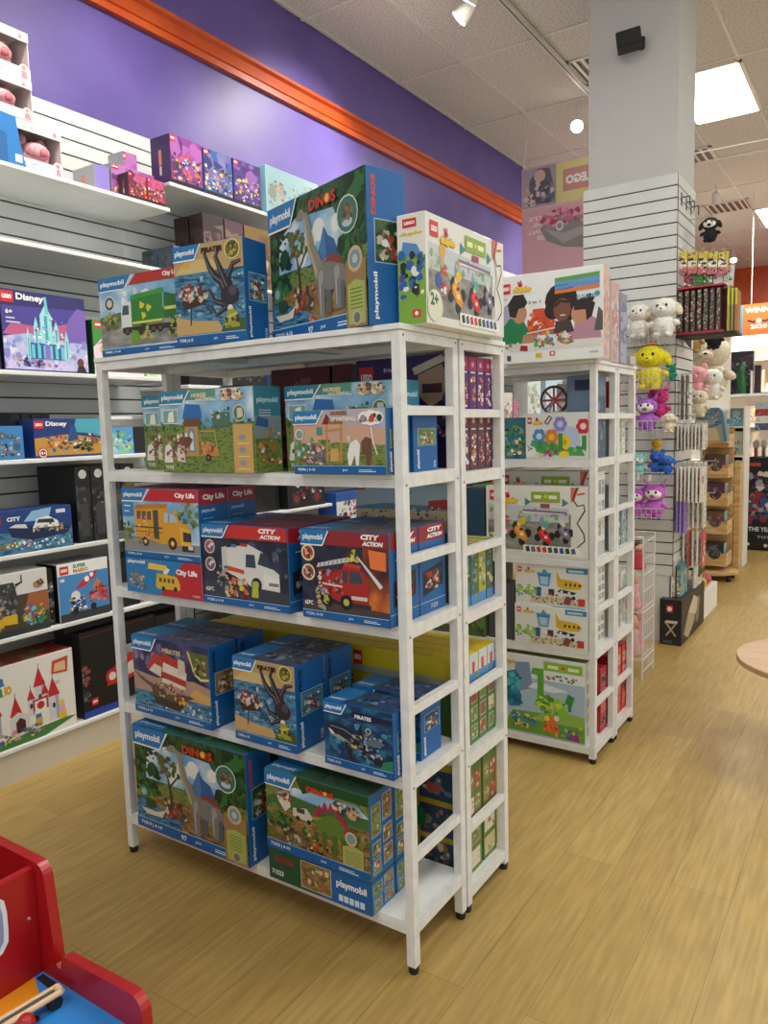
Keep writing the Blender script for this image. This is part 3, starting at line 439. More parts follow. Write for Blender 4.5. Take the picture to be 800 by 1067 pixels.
def a_family(a):
    a.R('#ecece8', 0, 0, 1, 1); a.P('#a9a3c4', [(.02, .3), (.04, .66), (.1, .7), (.16, .66), (.2, .3)]); a.P('#d94f2c', [(.27, .3), (.28, .5), (.34, .6), (.44, .6), (.54, .5), (.55, .3)]); a.P('#c8401f', [(.3, .33), (.33, .5), (.46, .5), (.5, .33)]); a.E('#e8e4d8', .38, .42, .05); a.P('#e9e7e0', [(.27, .5), (.3, .6), (.33, .58), (.32, .46)]); a.N(['#e07a3a', '#d94f2c', '#b83a20'], .3, .34, .54, .56, 10, .04, 2)
    # three people playing at a table
    sk = '#b98868'
    a.P('#1f7a4a', [(.02, .2), (.03, .42), (.1, .52), (.24, .48), (.3, .34), (.27, .2)]); a.E(sk, .2, .56, .09, .11); a.P('#2b1d18', [(.1, .54), (.08, .68), (.14, .78), (.24, .78), (.28, .68), (.25, .63), (.19, .62), (.16, .52)]); a.P(sk, [(.22, .22), (.24, .32), (.36, .3), (.36, .22)])
    a.E('#2a1a15', .61, .66, .19, .2); a.E('#2a1a15', .53, .56, .1); a.E('#2a1a15', .68, .54, .11); a.E('#7d4e38', .62, .56, .1, .13); a.P('#4a3a34', [(.53, .3), (.56, .44), (.7, .44), (.74, .3)]); a.L('#2a1a15', [(.55, .6), (.6, .66), (.68, .64)], .03); a.L('#f0e0d8', [(.6, .5), (.65, .5)], .012)
    a.P('#b98a98', [(.72, .2), (.74, .42), (.86, .5), (.97, .4), (.99, .2)]); a.E('#c9906f', .78, .5, .09, .11); a.P('#2b1d18', [(.73, .54), (.74, .64), (.84, .68), (.93, .6), (.9, .46), (.85, .42), (.84, .54)]); a.E('#2b1d18', .88, .66, .05); a.P('#b98a98', [(.66, .22), (.68, .3), (.84, .34), (.84, .22)]); a.P('#5a5450', [(.92, .3), (.96, .56), (1, .5), (1, .3)])
    a.R('#dfdcd4', .1, .13, 1, .22); a.L('#e6dccb', [(.27, .33), (.55, .37)], .015); a.N(['#d9c33a', '#c9423a', '#3f7fb8', '#6aa84a', '#8a6a50', '#e8e4d8', '#c98a4a'], .34, .17, .72, .33, 34, .028, 5); a.P('#a8242a', [(.2, .14), (.21, .2), (.28, .19), (.28, .13)]); a.N(['#b9b58a', '#8a8a6a', '#d8d4c0'], .06, .16, .2, .24, 8, .03, 7)
    y = .88
    for c in ('#5fa045', '#5a9fc0', '#6a8fd0', '#d97a3a'): a.P(c, [(.55, y-.005), (.97, y+.015), (.97, y+.055), (.55, y+.035)]); y -= .045
    a.T('#7a8a98', '10438', .03, .73, .05, .02); a.T('#7faac0', 'BUILD ME', .76, .66, .18, .05, .02); a.E('#5a98a8', .95, .7, .03); a.T('#5a5a5a', '3 in 1', .29, .66, .12, .035, .02); a.R('#4a4a4a', .07, .03, .11, .09); a.R('#e0b830', .36, .05, .42, .1); a.R('#d23a3a', .5, .06, .55, .11); a.E(WH, .525, .085, .015); a.R('#b8b8b4', .88, .06, .96, .08)
    lg(a, .025, .8, .085, .115); dup_logo(a, .13, .79, .19, .13)
def a_flowers(a):
    a.R('#dddedb', 0, 0, 1, 1); a.P('#b9c4e0', [(.2, .1), (.3, .6), (.55, .75), (.85, .66), (.9, .1)]); a.P('#4ca05a', [(.05, .2), (.1, .42), (.3, .4), (.9, .2), (.95, .06), (.4, .08)]); a.N(['#4ca05a', '#7cc05c', '#3a8a50'], .3, .1, .95, .3, 14, .06, 2)
    for x, y_, c, c2 in ((.22, .5, '#4a8fc0', '#c8dce8'), (.42, .48, '#e07a2a', '#e8c23a'), (.56, .76, '#8a84c8', '#c8c4e0'), (.62, .36, '#e8cf2c', '#d8a020'), (.92, .7, '#c9283a', '#e8d8c8')):
        for k in range(6): t = k*1.047; a.E(c, x+.06*math.cos(t), y_+.1*math.sin(t), .075)
        a.E(c2, x, y_, .07)
    [a.R('#3f8f4a', x, .2, x+.07, y_) for x, y_ in ((.2, .4), (.4, .36), (.53, .56), (.9, .5))]; a.N(['#c9283a', '#9a8fc4', '#e8cf2c'], .22, .05, .7, .2, 8, .05, 4); a.E('#e8d23a', .62, .1, .12, .07); a.P('#6a5a50', [(.3, .8), (.38, .96), (.44, .9), (.36, .74)]); a.P('#e8e4d8', [(.33, .8), (.39, .92), (.41, .9), (.35, .78)])
    a.E('#eef0ea', .08, .16, .13); a.T('#5a6a5a', '2+', .03, .18, .08, .1, .04); lg(a, .03, .78, .07, .14); dup_logo(a, .12, .74, .16, .16)
def a_airport(a):
    a.R('#e8e7e2', 0, 0, 1, 1); a.N(['#8fb85a', '#a9cc6a', '#6f9f4a'], .02, .2, .34, .46, 16, .08, 2); a.P('#5fa0cc', [(.34, .48), (.3, .82), (.5, .82), (.47, .48)]); a.P('#a8d0e6', [(.36, .52), (.34, .74), (.46, .74), (.45, .52)]); a.R('#3f7fae', .33, .72, .48, .78); a.P('#4a90b8', [(.37, .82), (.4, .92), (.45, .82)])
    a.P('#dfb52c', [(.58, .5), (.57, .88), (.62, .7), (.86, .66), (.92, .56), (.88, .46), (.7, .44)]); [a.P('#3a342c', [(.68+.06*k, .53), (.69+.06*k, .61), (.71+.06*k, .6), (.71+.06*k, .53)]) for k in range(4)]; a.R('#3f8ab0', .7, .85, .98, .98); a.R('#bfe0ee', .73, .88, .93, .93); a.P('#2c2c30', [(.58, .36), (.62, .44), (.84, .38), (.8, .32)]); a.E('#e8e8e4', .64, .38, .035); a.E('#e8e8e4', .74, .36, .035)
    a.R('#2f5fa0', .3, .12, .36, .44); a.R('#4a3a34', .46, .26, .54, .42); a.P('#d8c9a0', [(.2, .04), (.25, .22), (.8, .2), (.9, .04)]); a.N(['#c9423a', '#4a90c8', '#2c2c30', '#e0b060', '#d8a888', '#e8e6dc'], .24, .06, .92, .3, 36, .035, 5); a.P('#c93a34', [(.86, .06), (.86, .24), (.95, .24), (.95, .06)]); a.E('#2c2c30', .8, .24, .05); a.P('#8a4a4a', [(.66, .08), (.7, .28), (.78, .24), (.75, .06)])
    a.E('#dfe4e0', .08, .17, .13); a.T('#5a6a6a', '2+', .03, .18, .08, .1, .04); lg(a, .03, .8, .06, .13); dup_logo(a, .12, .78, .16, .14)
def a_dinodup(a):
    a.R('#a9c0d6', 0, 0, 1, 1); a.R('#dde4e4', 0, .72, 1, 1); a.P('#7f94b8', [(.1, .5), (.14, .9), (.32, .92), (.36, .6)]); a.P('#dfe8ee', [(.3, .6), (.36, .66), (.5, .68), (.8, .62), (.6, .58)]); a.P('#6b9f3a', [(0, .1), (.1, .28), (.5, .3), (1, .24), (1, .02), (0, .02)]); a.P('#8fb85a', [(.3, .2), (.6, .36), (1, .34), (1, .2)])
    t = '#1f7a98'; a.P(t, [(0, .44), (.02, .76), (.14, .8), (.2, .7), (.14, .62), (.22, .48), (.2, .34), (.06, .32)]); a.E('#2fa0b8', .08, .66, .06); a.N(['#175f80', '#2f92b0', '#4fb8c8'], .02, .36, .2, .74, 12, .05, 3)
    a.R('#5fa83a', .42, .42, .5, .84); a.P('#5fa83a', [(.34, .78), (.36, .86), (.5, .86), (.5, .76)]); a.N(['#5fa83a', '#8fc83c', '#b8d84a', '#3f8a3a', '#e0d23a'], .42, .32, .76, .52, 26, .05, 5); a.P('#2f8a4a', [(.76, .48), (.8, .6), (.88, .56), (.84, .44)]); a.R('#3a7a3a', .8, .38, .84, .5)
    a.R('#8fb83a', .5, .85, .97, .96); a.E('#d9402c', .74, .9, .02); a.R('#e0f0c0', .55, .88, .68, .92); a.R('#e0f0c0', .8, .88, .93, .92); a.P('#e6ebe8', [(.5, .78), (.5, .84), (1, .84), (1, .72), (.55, .72)]); a.N(['#4a7a4a', '#3f8f9a', '#d9703a', '#5a7a6a', '#8a3a4a'], .53, .74, .97, .8, 14, .022, 4)
    a.N(['#2f6fa0', '#3f8ab8', '#1f5a88', '#e0c83a'], .1, .1, .46, .24, 16, .04, 6); a.E('#e2702a', .6, .16, .08); a.E('#e2702a', .58, .22, .06); a.E('#f0d060', .54, .25, .035); a.E('#e8e4d8', .66, .27, .035); a.N(['#e2702a', '#f09040', '#c94a2c'], .5, .06, .68, .2, 12, .03, 7); a.P('#8a3a78', [(.78, .04), (.8, .16), (.92, .14), (.94, .02)]); a.N(['#5fa83a', '#a8cc4a', '#2f8fa8'], .66, .06, .96, .2, 10, .03, 9); a.T('#d8a81f', 'duplo', .01, .86, .14, .07, .05)
def pic_grid(base, cols, nx=2, ny=4, seed=2, frame='#d8d8d2'):
    def f(a):
        a.R(base, 0, 0, 1, 1); R = random.Random(seed)
        for i in range(nx):
            for j in range(ny):
                x, y_ = .08+i*.9/nx, .08+j*.88/ny; w, h = .78/nx, .66/ny
                a.R(frame, x, y_, x+w, y_+h); a.R(R.choice(cols), x+.02, y_+.01, x+w-.02, y_+h-.01); a.N(cols, x+.05, y_+.03, x+w-.05, y_+h-.03, 4, .1/ny, seed+i*7+j)
    return f
def busy(bg, cols, n=26, s_=.08, title=None, tc=WH, logo=True, seed=1, lx=.04, extra=None):
    def f(a):
        a.R(bg, 0, 0, 1, 1); a.N([bg]+[mixc(bg, c, .45) for c in cols], .02, .04, .98, .8, 7, s_*3, seed+50); a.N(list(cols)+[mixc(bg, c, .6) for c in cols], .06, .07, .94, .72, n, s_*.8, seed)
        if logo: lg(a, lx, .8, .13 if a.W > a.H else .2, .15)
        if title: a.T(tc, title, lx+.2, .83, .34, .1, .03)
        if extra: extra(a)
    return f
def mixc(a, b, t):
    a = a.lstrip('#'); b = b.lstrip('#'); return '#'+''.join('%02x' % (int(int(a[i:i+2], 16)*(1-t)+int(b[i:i+2], 16)*t)//8*8) for i in (0, 2, 4))
def flat(c): return lambda a: a.R(c, 0, 0, 1, 1)
def a_castle_ice(a):
    a.R('#2d2a68', 0, 0, 1, 1); a.P('#4a3f90', [(0, .5), (0, .8), (1, .84), (1, .5)]); a.P('#c05a8a', [(0, .45), (.1, .6), (.5, .56), (.8, .66), (1, .6), (1, .4)]); a.P('ice', [(0, .02), (0, .42), (.3, .48), (.6, .4), (1, .5), (1, .02)]); a.P('#7a5fb0', [(.7, .4), (.78, .7), (.9, .86), (1, .84), (1, .4)]); a.N(['#b9c0e8', '#dfe2f4', '#8a8ad0'], 0, .1, 1, .4, 30, .06, 2)
    c = '#9adfe0'
    for x, w, h in ((.5, .14, .72), (.38, .06, .56), (.62, .06, .54), (.28, .04, .42), (.74, .05, .42)): a.P(c, [(x-w/2, .16), (x-w/2, h), (x, h+.14), (x+w/2, h), (x+w/2, .16)]); a.L('#4f9fb8', [(x, .18), (x, h)], w*.3)
    a.P('#74c4d0', [(.5, .74), (.49, .96), (.52, .96), (.54, .74)]); a.P('#2f4f9a', [(.3, .16), (.3, .36), (.7, .36), (.7, .16)]); [a.R('#6cc8d4', .31+.07*k, .17, .35+.07*k, .34) for k in range(6)]; a.R('#8f70c8', .47, .16, .53, .36); a.N(['#c8e8ec', '#5aa8bc', '#e8f0f4', '#7a4f9a'], .34, .3, .7, .7, 26, .025, 3); a.N(['#6a4f2c', '#8a5aa0', '#c8a080', '#30285a'], .12, .06, .6, .16, 14, .03, 5)
    a.E('#6a3a30', .9, .14, .05, .06); a.P('#2a1c2c', [(.84, 0), (.87, .1), (.94, .1), (.98, 0)]); a.T(WH, 'Disney', .17, .86, .32, .11, .04); a.T(WH, '6+', .04, .7, .08, .06, .04); a.R('#cfcfe8', .04, .64, .14, .66); a.R('#cfcfe8', .04, .59, .2, .61); lg(a, .0, .84, .14, .14)
def a_disney2(a):
    a.R('#1c3a7c', 0, 0, 1, 1); a.P('#c9953f', [(0, .05), (0, .5), (.5, .6), (1, .45), (1, .05)]); a.P('#4fa8bc', [(.55, .65), (.6, 1), (1, 1), (1, .5), (.75, .62)]); a.N(['#c9423a', '#2c5fa8', '#e0c8a0', '#3a3a3a', '#d98a3a', '#8a5a30'], .16, .18, .5, .55, 26, .06, 2); a.N(['#2a3a2c', '#4a6a3a', '#1c1c20', '#e8e4dc'], .54, .14, .82, .46, 22, .07, 3); a.N(['#d8a090', '#3f8a5a', '#e8e0d8', '#9a3a4a'], .78, .3, .98, .62, 14, .05, 5); a.P('#24508f', [(.46, .4), (.5, .82), (.58, .8), (.62, .45)])
    a.E('#a82030', .1, .12, .14); a.E(WH, .1, .12, .115); a.E('#a82030', .1, .12, .09); a.T(WH, '4+', .06, .08, .08, .08, .04); a.T(WH, 'Disney', .16, .78, .3, .16, .04); lg(a, .0, .75, .13, .2)
def a_boat(a):
    a.R('sea', 0, 0, 1, 1); a.R('#1d3f80', 0, .5, 1, 1); a.P('#8fb8d8', [(.4, .72), (.5, .95), (.75, 1), (.7, .7)]); a.P('#1c2850', [(.2, .66), (.24, .4), (.5, .26), (.95, .34), (.98, .5)]); a.P('#d8d6cc', [(.22, .62), (.3, .68), (.42, .66), (.44, .56)]); a.P('#e6e6e2', [(.5, .54), (.56, .76), (.7, .8), (.82, .66), (.84, .52)]); a.P('#2a2c38', [(.55, .66), (.58, .74), (.76, .72), (.78, .62)]); a.N(['#a08f70', '#d8d2c0', '#5a5a5a', '#c9a060'], .5, .4, .94, .62, 18, .04, 2); a.P('#6f8a3a', [(.06, .14), (.1, .24), (.34, .28), (.36, .16)]); a.N(['#b83a30', '#c4a184', '#d8d8d8', '#e8f0f4'], .1, .14, .56, .28, 14, .04, 4); a.N(['#b8d4e4', '#e8f0f4', '#6a9ac0'], .3, .08, 1, .24, 18, .05, 6)
    a.T(WH, 'CITY', .2, .76, .16, .1, .05); a.T(WH, '7+', .03, .5, .06, .07, .03); a.R('#d8dde0', .8, .84, .92, .93); lg(a, 0, .72, .13, .17)
def a_bull(a):
    a.R('#dcdad6', 0, .62, 1, 1); a.R('#4a4038', 0, 0, 1, .64); a.P('#a8603a', [(.6, .3), (.7, .64), (1, .62), (1, .3)]); a.P('#3a3c3e', [(.2, .55), (.26, .86), (.48, .86), (.54, .55), (.46, .4), (.28, .4)]); a.L('#2c2c2e', [(.24, .8), (.12, .84), (.1, .96)], .05, .02); a.L('#2c2c2e', [(.5, .8), (.6, .84), (.6, .96)], .05, .02); a.N(['#77787a', '#2a2a2c', '#9a9894', '#5a5a5c'], .24, .3, .5, .82, 26, .04, 3); a.P('#d8b02c', [(.26, .2), (.28, .34), (.5, .34), (.5, .18)]); a.N(['#d8b02c', '#8a8a3a', '#c4a184', '#6a5a4a'], .05, .1, .3, .5, 18, .05, 2); a.N(['#2f6fb8', '#3a8a4a', '#e0b83a', '#7fb8d8', '#c94a3a'], .6, .12, .92, .42, 26, .05, 5); a.N(['#b98a5a', '#6a4630'], .78, .72, .92, .84, 6, .05, 7); a.R('#35393c', 0, 0, 1, .1)
def a_kart(a):
    a.R('#4a8cc8', 0, 0, 1, 1); a.R('#3a3a40', 0, 0, 1, .14); a.R(WH, 0, .8, 1, 1); a.T('#3f8a3a', 'SUPER', .3, .9, .26, .07, .05); a.T('#c9842c', 'MARIO', .3, .82, .3, .07, .05); a.P('#c9303a', [(.3, .52), (.5, .7), (.78, .82), (.74, .7), (.5, .56)]); a.E(WH, .56, .68, .05); a.E(WH, .66, .74, .04); a.P('#c98a4a', [(.66, .5), (.78, .66), (.88, .5), (.8, .4)]); a.N(['#c9303a', '#b05a6a', '#d87a6a', '#8a2a3a'], .6, .26, .96, .52, 20, .06, 3); a.E('#2f5fa8', .4, .3, .11); a.E('#e8e8e4', .32, .42, .09); a.N(['#2f5fa8', '#e8e8e4', '#c9a060', '#2a2a2c'], .2, .14, .5, .4, 16, .045, 5); a.E('#1e1e20', .3, .16, .06); a.E('#1e1e20', .66, .18, .06); a.R('#e8e8ec', .04, .7, .12, .75); lg(a, .04, .82, .17, .14)
def a_castle_red(a):
    a.R('#e4e0d8', 0, 0, 1, 1); a.P('#3f7a3f', [(0, 0), (0, .06), (.4, .12), (.9, .14), (1, .12), (.6, 0)]); a.T('#b8302a', 'SU', .0, .76, .06, .1, .08); a.T('#2f6fb8', 'PER', .07, .765, .11, .1, .08); a.T('#c9242c', 'M', 0, .64, .05, .11, .09); a.T('#3f8a3a', 'AR', .06, .64, .1, .11, .09); a.T('#d8a020', 'IO', .17, .645, .08, .11, .09)
    for x, w, y0, h in ((.57, .12, .3, .64), (.73, .13, .16, .46), (.04, .14, .16, .42), (.28, .12, .14, .36), (.46, .08, .3, .5), (.63, .08, .34, .52)):
        a.R('#cfd0d2', x-w/2, y0, x+w/2, h); a.R('#a8a8ac', x+w/6, y0, x+w/2, h); a.P('#c2242c', [(x-w*.62, h), (x, h+.24 if w > .1 else h+.14), (x+w*.62, h)]); a.L('#5a1a1c', [(x, h+.2 if w > .1 else h+.12), (x, h+.28 if w > .1 else h+.18)], .008); a.E('#3a3a44', x, y0+(h-y0)*.6, .022, .035)
    a.P('#cfd0d2', [(.2, .1), (.2, .34), (.3, .4), (.42, .34), (.44, .14)]); a.P('#4a2018', [(.27, .14), (.27, .28), (.32, .33), (.38, .28), (.38, .15)]); a.P('#b8302c', [(.48, .34), (.48, .48), (.66, .5), (.66, .34)]); a.P('#e6e4de', [(.5, .3), (.5, .46), (.64, .47), (.64, .3)]); a.E('#c2242c', .57, .4, .05)
    a.R('#c9a83a', .5, .16, .58, .25); a.R('#3f6fa8', .5, .25, .57, .3); a.R('#dfc02c', .78, .14, .88, .22); a.P('#e0a8b0', [(.79, .22), (.8, .32), (.86, .32), (.87, .22)]); a.E('#e0c070', .83, .35, .035); a.N(['#c88a8a', '#3f5f9a', '#5a8a4a', '#c4a184', '#d8b83a', '#707074'], .06, .06, .6, .18, 26, .03, 4); a.R('#c6c0b4', .76, .6, .82, .64)
    a.P('#c04a2c', [(.72, .74), (.74, .9), (.94, .92), (.92, .72)]); a.P('#e0b890', [(.75, .76), (.77, .86), (.9, .87), (.9, .75)])

# ================================================================== THE SETTING
XW, CZ, YB = -3.56, 4.367, 16.4
def plank_mat():
    ma = bpy.data.materials.new('plank_floor'); ma.use_nodes = True; nt = ma.node_tree; b = nt.nodes['Principled BSDF']; b.inputs['Roughness'].default_value = .42
    N, L = nt.nodes.new, nt.links.new
    tc = N('ShaderNodeTexCoord'); mp = N('ShaderNodeMapping'); mp.inputs['Rotation'].default_value = (0, 0, math.pi/2); L(tc.outputs['Object'], mp.inputs[0])
    br = N('ShaderNodeTexBrick'); br.inputs['Scale'].default_value = 1; br.inputs['Brick Width'].default_value = 1.22; br.inputs['Row Height'].default_value = .18; br.inputs['Mortar Size'].default_value = .0012; br.inputs['Mortar Smooth'].default_value = .3; br.offset = .37
    br.inputs['Color1'].default_value = lin('#ab8e52'); br.inputs['Color2'].default_value = lin('#b69a5e'); br.inputs['Mortar'].default_value = lin('#8a703f'); L(mp.outputs[0], br.inputs[0])
    mg = N('ShaderNodeMapping'); mg.inputs['Scale'].default_value = (22, 1.6, 1); L(tc.outputs['Object'], mg.inputs[0])
    n = N('ShaderNodeTexNoise'); n.inputs['Scale'].default_value = 3; n.inputs['Detail'].default_value = 6; L(mg.outputs[0], n.inputs['Vector'])
    cr = N('ShaderNodeValToRGB'); cr.color_ramp.elements[0].position = .3; cr.color_ramp.elements[0].color = (.8, .77, .72, 1); cr.color_ramp.elements[1].position = .68; cr.color_ramp.elements[1].color = (1.12, 1.1, 1.05, 1); L(n.outputs['Fac'], cr.inputs[0])
    mx = N('ShaderNodeMix'); mx.data_type = 'RGBA'; mx.blend_type = 'MULTIPLY'; mx.inputs['Factor'].default_value = 1
    L(br.outputs['Color'], mx.inputs['A']); L(cr.outputs[0], mx.inputs['B']); L(mx.outputs['Result'], b.inputs['Base Color'])
    return ma
def ceil_mat():
    ma = bpy.data.materials.new('speckled_ceiling'); ma.use_nodes = True; nt = ma.node_tree; b = nt.nodes['Principled BSDF']; b.inputs['Roughness'].default_value = .9
    tc = nt.nodes.new('ShaderNodeTexCoord'); n = nt.nodes.new('ShaderNodeTexNoise'); n.inputs['Scale'].default_value = 70; n.inputs['Detail'].default_value = 3
    cr = nt.nodes.new('ShaderNodeValToRGB'); cr.color_ramp.elements[0].position = .38; cr.color_ramp.elements[0].color = lin('#b9b4ab'); cr.color_ramp.elements[1].position = .56; cr.color_ramp.elements[1].color = lin('#d9d5cd')
    nt.links.new(tc.outputs['Object'], n.inputs['Vector']); nt.links.new(n.outputs['Fac'], cr.inputs[0]); nt.links.new(cr.outputs[0], b.inputs['Base Color']); return ma
def struct(mb, name, **k): return tag(mb.build(name, **k), kind='structure')
b = MB(); b.box(-3.7, 5, -3.5, YB, -.05, 0, plank_mat()); struct(b, 'floor', loc=(0, 0, 0))
b = MB(); b.box(-3.7, 5, -3.5, YB, CZ, CZ+.05, ceil_mat()); struct(b, 'ceiling')
b = MB(); b.box(XW-.1, XW, -3.5, YB, 0, CZ, 'purple_paint'); struct(b, 'wall_left')
b = MB(); b.box(-3.7, 5, YB, YB+.1, 0, CZ, 'orange_paint'); struct(b, 'wall_back')
# orange cornice band on the purple wall
prof = [(XW, 3.735), (XW+.035, 3.735), (XW+.035, 3.76), (XW+.018, 3.768), (XW+.018, 3.785), (XW+.028, 3.79), (XW+.02, 3.86), (XW+.045, 3.872), (XW+.045, 3.893), (XW, 3.893)]
b = MB(); b.prism(prof, 1, -3.5, YB, 'orange_paint'); struct(b, 'trim_1')
# ceiling grid
b = MB()
for i in range(-1, 13): x = -2.93+.6*i; b.box(x-.011, x+.011, -3.5, YB, CZ-.008, CZ+.001, M('#d6d2ca'))
for j in range(-7, 10): y = 4.47+1.235*j; b.box(XW, 5, y-.011, y+.011, CZ-.0085, CZ+.001, M('#d6d2ca'))
struct(b, 'trim_2')
def slat_panel(name, x0, x1, y0, y1, z0, z1, face, mod=.0768, gap=.009, top=None):
    """slotted board; face 'x+' or 'y-'"""
    b = MB(); n = int((z1-z0)/mod)
    if face == 'x+': b.box(x0, x1-.008, y0, y1, z0, z1, M('#3b3630'))
    else: b.box(x0, x1, y0+.008, y1, z0, z1, M('#3b3630'))
    z = z1
    while z > z0+.01:
        zb = max(z0, z-mod+gap)
        if face == 'x+': b.box(x1-.0079, x1, y0, y1, zb, z, 'slat_white')
        else: b.box(x0, x1, y0, y0+.0079, zb, z, 'slat_white')
        z -= mod
    return struct(b, name)
slat_panel('wall_left_slatboard', XW+.001, -3.535, -1, 15.9, .1, 3.15, 'x+')

# pillar
PX0, PX1, PY0, PY1 = -1.80, -1.185, 5.25, 5.77
b = MB(); b.box(PX0+.03, PX1-.008, PY0+.02, PY1-.02, 0, CZ, M('#bcbcb8', .6)); struct(b, 'wall_pillar')
slat_panel('wall_pillar_slats_front', PX0, PX1, PY0, PY0+.02, .46, 3.06, 'y-')
slat_panel('wall_pillar_slats_side', PX1-.02, PX1, PY0+.001, PY1, .46, 3.06, 'x+')
b = MB(); b.box(PX0, PX1-.012, PY0+.006, PY0+.02, 0, .46, M('#cfcdc6')); b.box(PX1-.02, PX1-.006, PY0+.006, PY1, 0, .46, M('#cfcdc6')); b.box(PX1-.001, PX1+.002, PY0-.002, PY0+.003, .46, 3.06, M('#7a6a55')); struct(b, 'trim_3')
# lamps in the ceiling
def panel_light(x, y, label=None):
    o = empty('ceiling_light', (x+.3, y+.61, CZ), label or 'ceiling panel light', 'ceiling light', 'ceiling light panels')
    f = MB(); z = CZ-.012
    for a in ((x, x+.6, y, y+.03), (x, x+.6, y+1.2, y+1.23), (x, x+.03, y, y+1.23), (x+.57, x+.6, y, y+1.23)): f.box(*a, z, CZ, M('#e4e1da'))
    f.build('frame', o)
    d = MB(); d.box(x+.03, x+.57, y+.03, y+1.2, CZ-.009, CZ-.004, M('#f7f8f2', .5, 0, 22)); d.build('diffuser', o)
    return o
panel_light(-1.71, 7.02, 'large square-edged ceiling light panel right of the white pillar')
panel_light(-1.71, 11.98, 'ceiling light panel at the right edge, farther back than the big one')
for k, (x, y) in enumerate([(-1.73, 1.9), (-1.73, -1.9), (.67, -.6), (.67, 3.1), (.67, 6.9), (3.07, 3.1), (3.07, 8.1)]): panel_light(x, y, 'unseen ceiling light panel added to light the room')  # unseen panels added across the ceiling for the room light
def vent(x, y, w, d, label):
    b = MB(); z = CZ-.014
    for a in ((x, x+w, y, y+.03), (x, x+w, y+d-.03, y+d), (x, x+.03, y, y+d), (x+w-.03, x+w, y, y+d)): b.box(*a, z, CZ-.002, M('#cdc9c2'))
    b.box(x+.03, x+w-.03, y+.03, y+d-.03, CZ-.004, CZ-.002, M('#4a4643'))
    n = 6
    for k in range(n): b.box(x+.05+(w-.1)*k/n, x+.05+(w-.1)*k/n+.025, y+.03, y+d-.03, z, CZ-.004, M('#d8d4cd'))
    tag(b.build('ceiling_vent'), label, 'ceiling vent', 'white louvred ceiling vents')
vent(-2.27, 8.93, .58, .56, 'louvred ceiling vent just right of the pillar, behind the big light')
vent(-2.25, 11.3, .58, .56, 'louvred ceiling vent above the hanging bags on the pillar')
vent(-1.7, 14.1, .62, .5, 'farthest louvred ceiling vent, near the orange back wall')
vent(-2.92+.64, 6.2, .5, .5, 'louvred ceiling vent left of the pillar beside the lamp track')
# lamp track and heads
tr = MB(); tr.box(-2.3, -2.27, 2.5, 8.6, CZ-.045, CZ-.009, M('#cfccc6')); tr.box(-2.289, -2.281, 2.5, 8.6, CZ-.047, CZ-.045, M('#3a3836'))
tag(tr.build('lamp_track'), 'long white lamp track fixed along the ceiling', 'lamp track')
def spot(p, label, d=(-.6, .1, -.8), s=1, power=120, size=1.5):
    d = Vector(d).normalized(); o = empty('track_spotlight', (p.x, p.y, CZ-.05), label, 'spotlight', 'spotlights on the ceiling track')
    tx = -2.285 if abs(p.x+2.285) < .5 else p.x
    a = MB(); a.tube((p.x, p.y, CZ-.01), (p.x, p.y, CZ-.1), .012, M('#d8d6d0')); a.build('arm', o)
    q = Vector((p.x, p.y, CZ-.15))
    h = MB(); h.tube(q-d*.05*s, q+d*.07*s, .035*s, M('#dddbd5'), 16, .06*s); h.build('lamp_head', o)
    l = MB(); l.tube(q+d*.0701*s, q+d*.073*s, .052*s, M('#fff3e0', .5, 0, 30), 16); l.build('lens', o)
    L = bpy.data.lights.new('spot', 'SPOT'); L.energy = power; L.spot_size = size; L.spot_blend = .8; L.color = (1, .96, .9); L.shadow_soft_size = .05
    lo = bpy.data.objects.new('spot_lamp_light', L); COL.objects.link(lo); lo.location = q+d*.09*s
    lo.rotation_euler = d.to_track_quat('-Z', 'Y').to_euler()
spot(on(2, CZ-.15, 486, 10), 'white track spotlight nearest the camera, at the top edge', (-.75, -.25, -.75))
spot(on(2, CZ-.15, 602, 129), 'lit track spotlight glowing beside the white pillar', (.15, -.8, -.6))
spot(on(2, CZ-.15, 764, 268), 'lit track spotlight over the far aisle near the orange wall', (.1, -.5, -.7), 1, 200)
for k, y in enumerate((1.2, 2.7, 4.6)): spot(Vector((-2.285, y, CZ-.15)), 'unseen track spotlight added above the aisle to light the wall', (-.62, .12, -.78), 1, 85)  # unseen spots added to light the left part of the wall
spot(Vector((-2.285, 8.3, CZ-.15)), 'track spotlight hidden behind the pillar', (-.62, .1, -.78), 1, 100)
for k, x in enumerate((-1.9, -1.0)): spot(Vector((x, 10.4, CZ-.15)), 'added spotlight, off the track, brightening the far shelving', (.05, .7, -.6), 1, 600)  # lamps added to brighten the far shelving; no track runs here
# thin pipes under the ceiling
for k, y in enumerate((8.7, 9.05)): 
    b = MB(); b.tube((-2.2, y, CZ-.12), (-.9, y+.05, CZ-.12), .008, M('#d8d4cc')); tag(b.build('ceiling_wire'), ['upper', 'lower'][k]+' thin pale wire strung below the ceiling behind the pillar', 'wire')

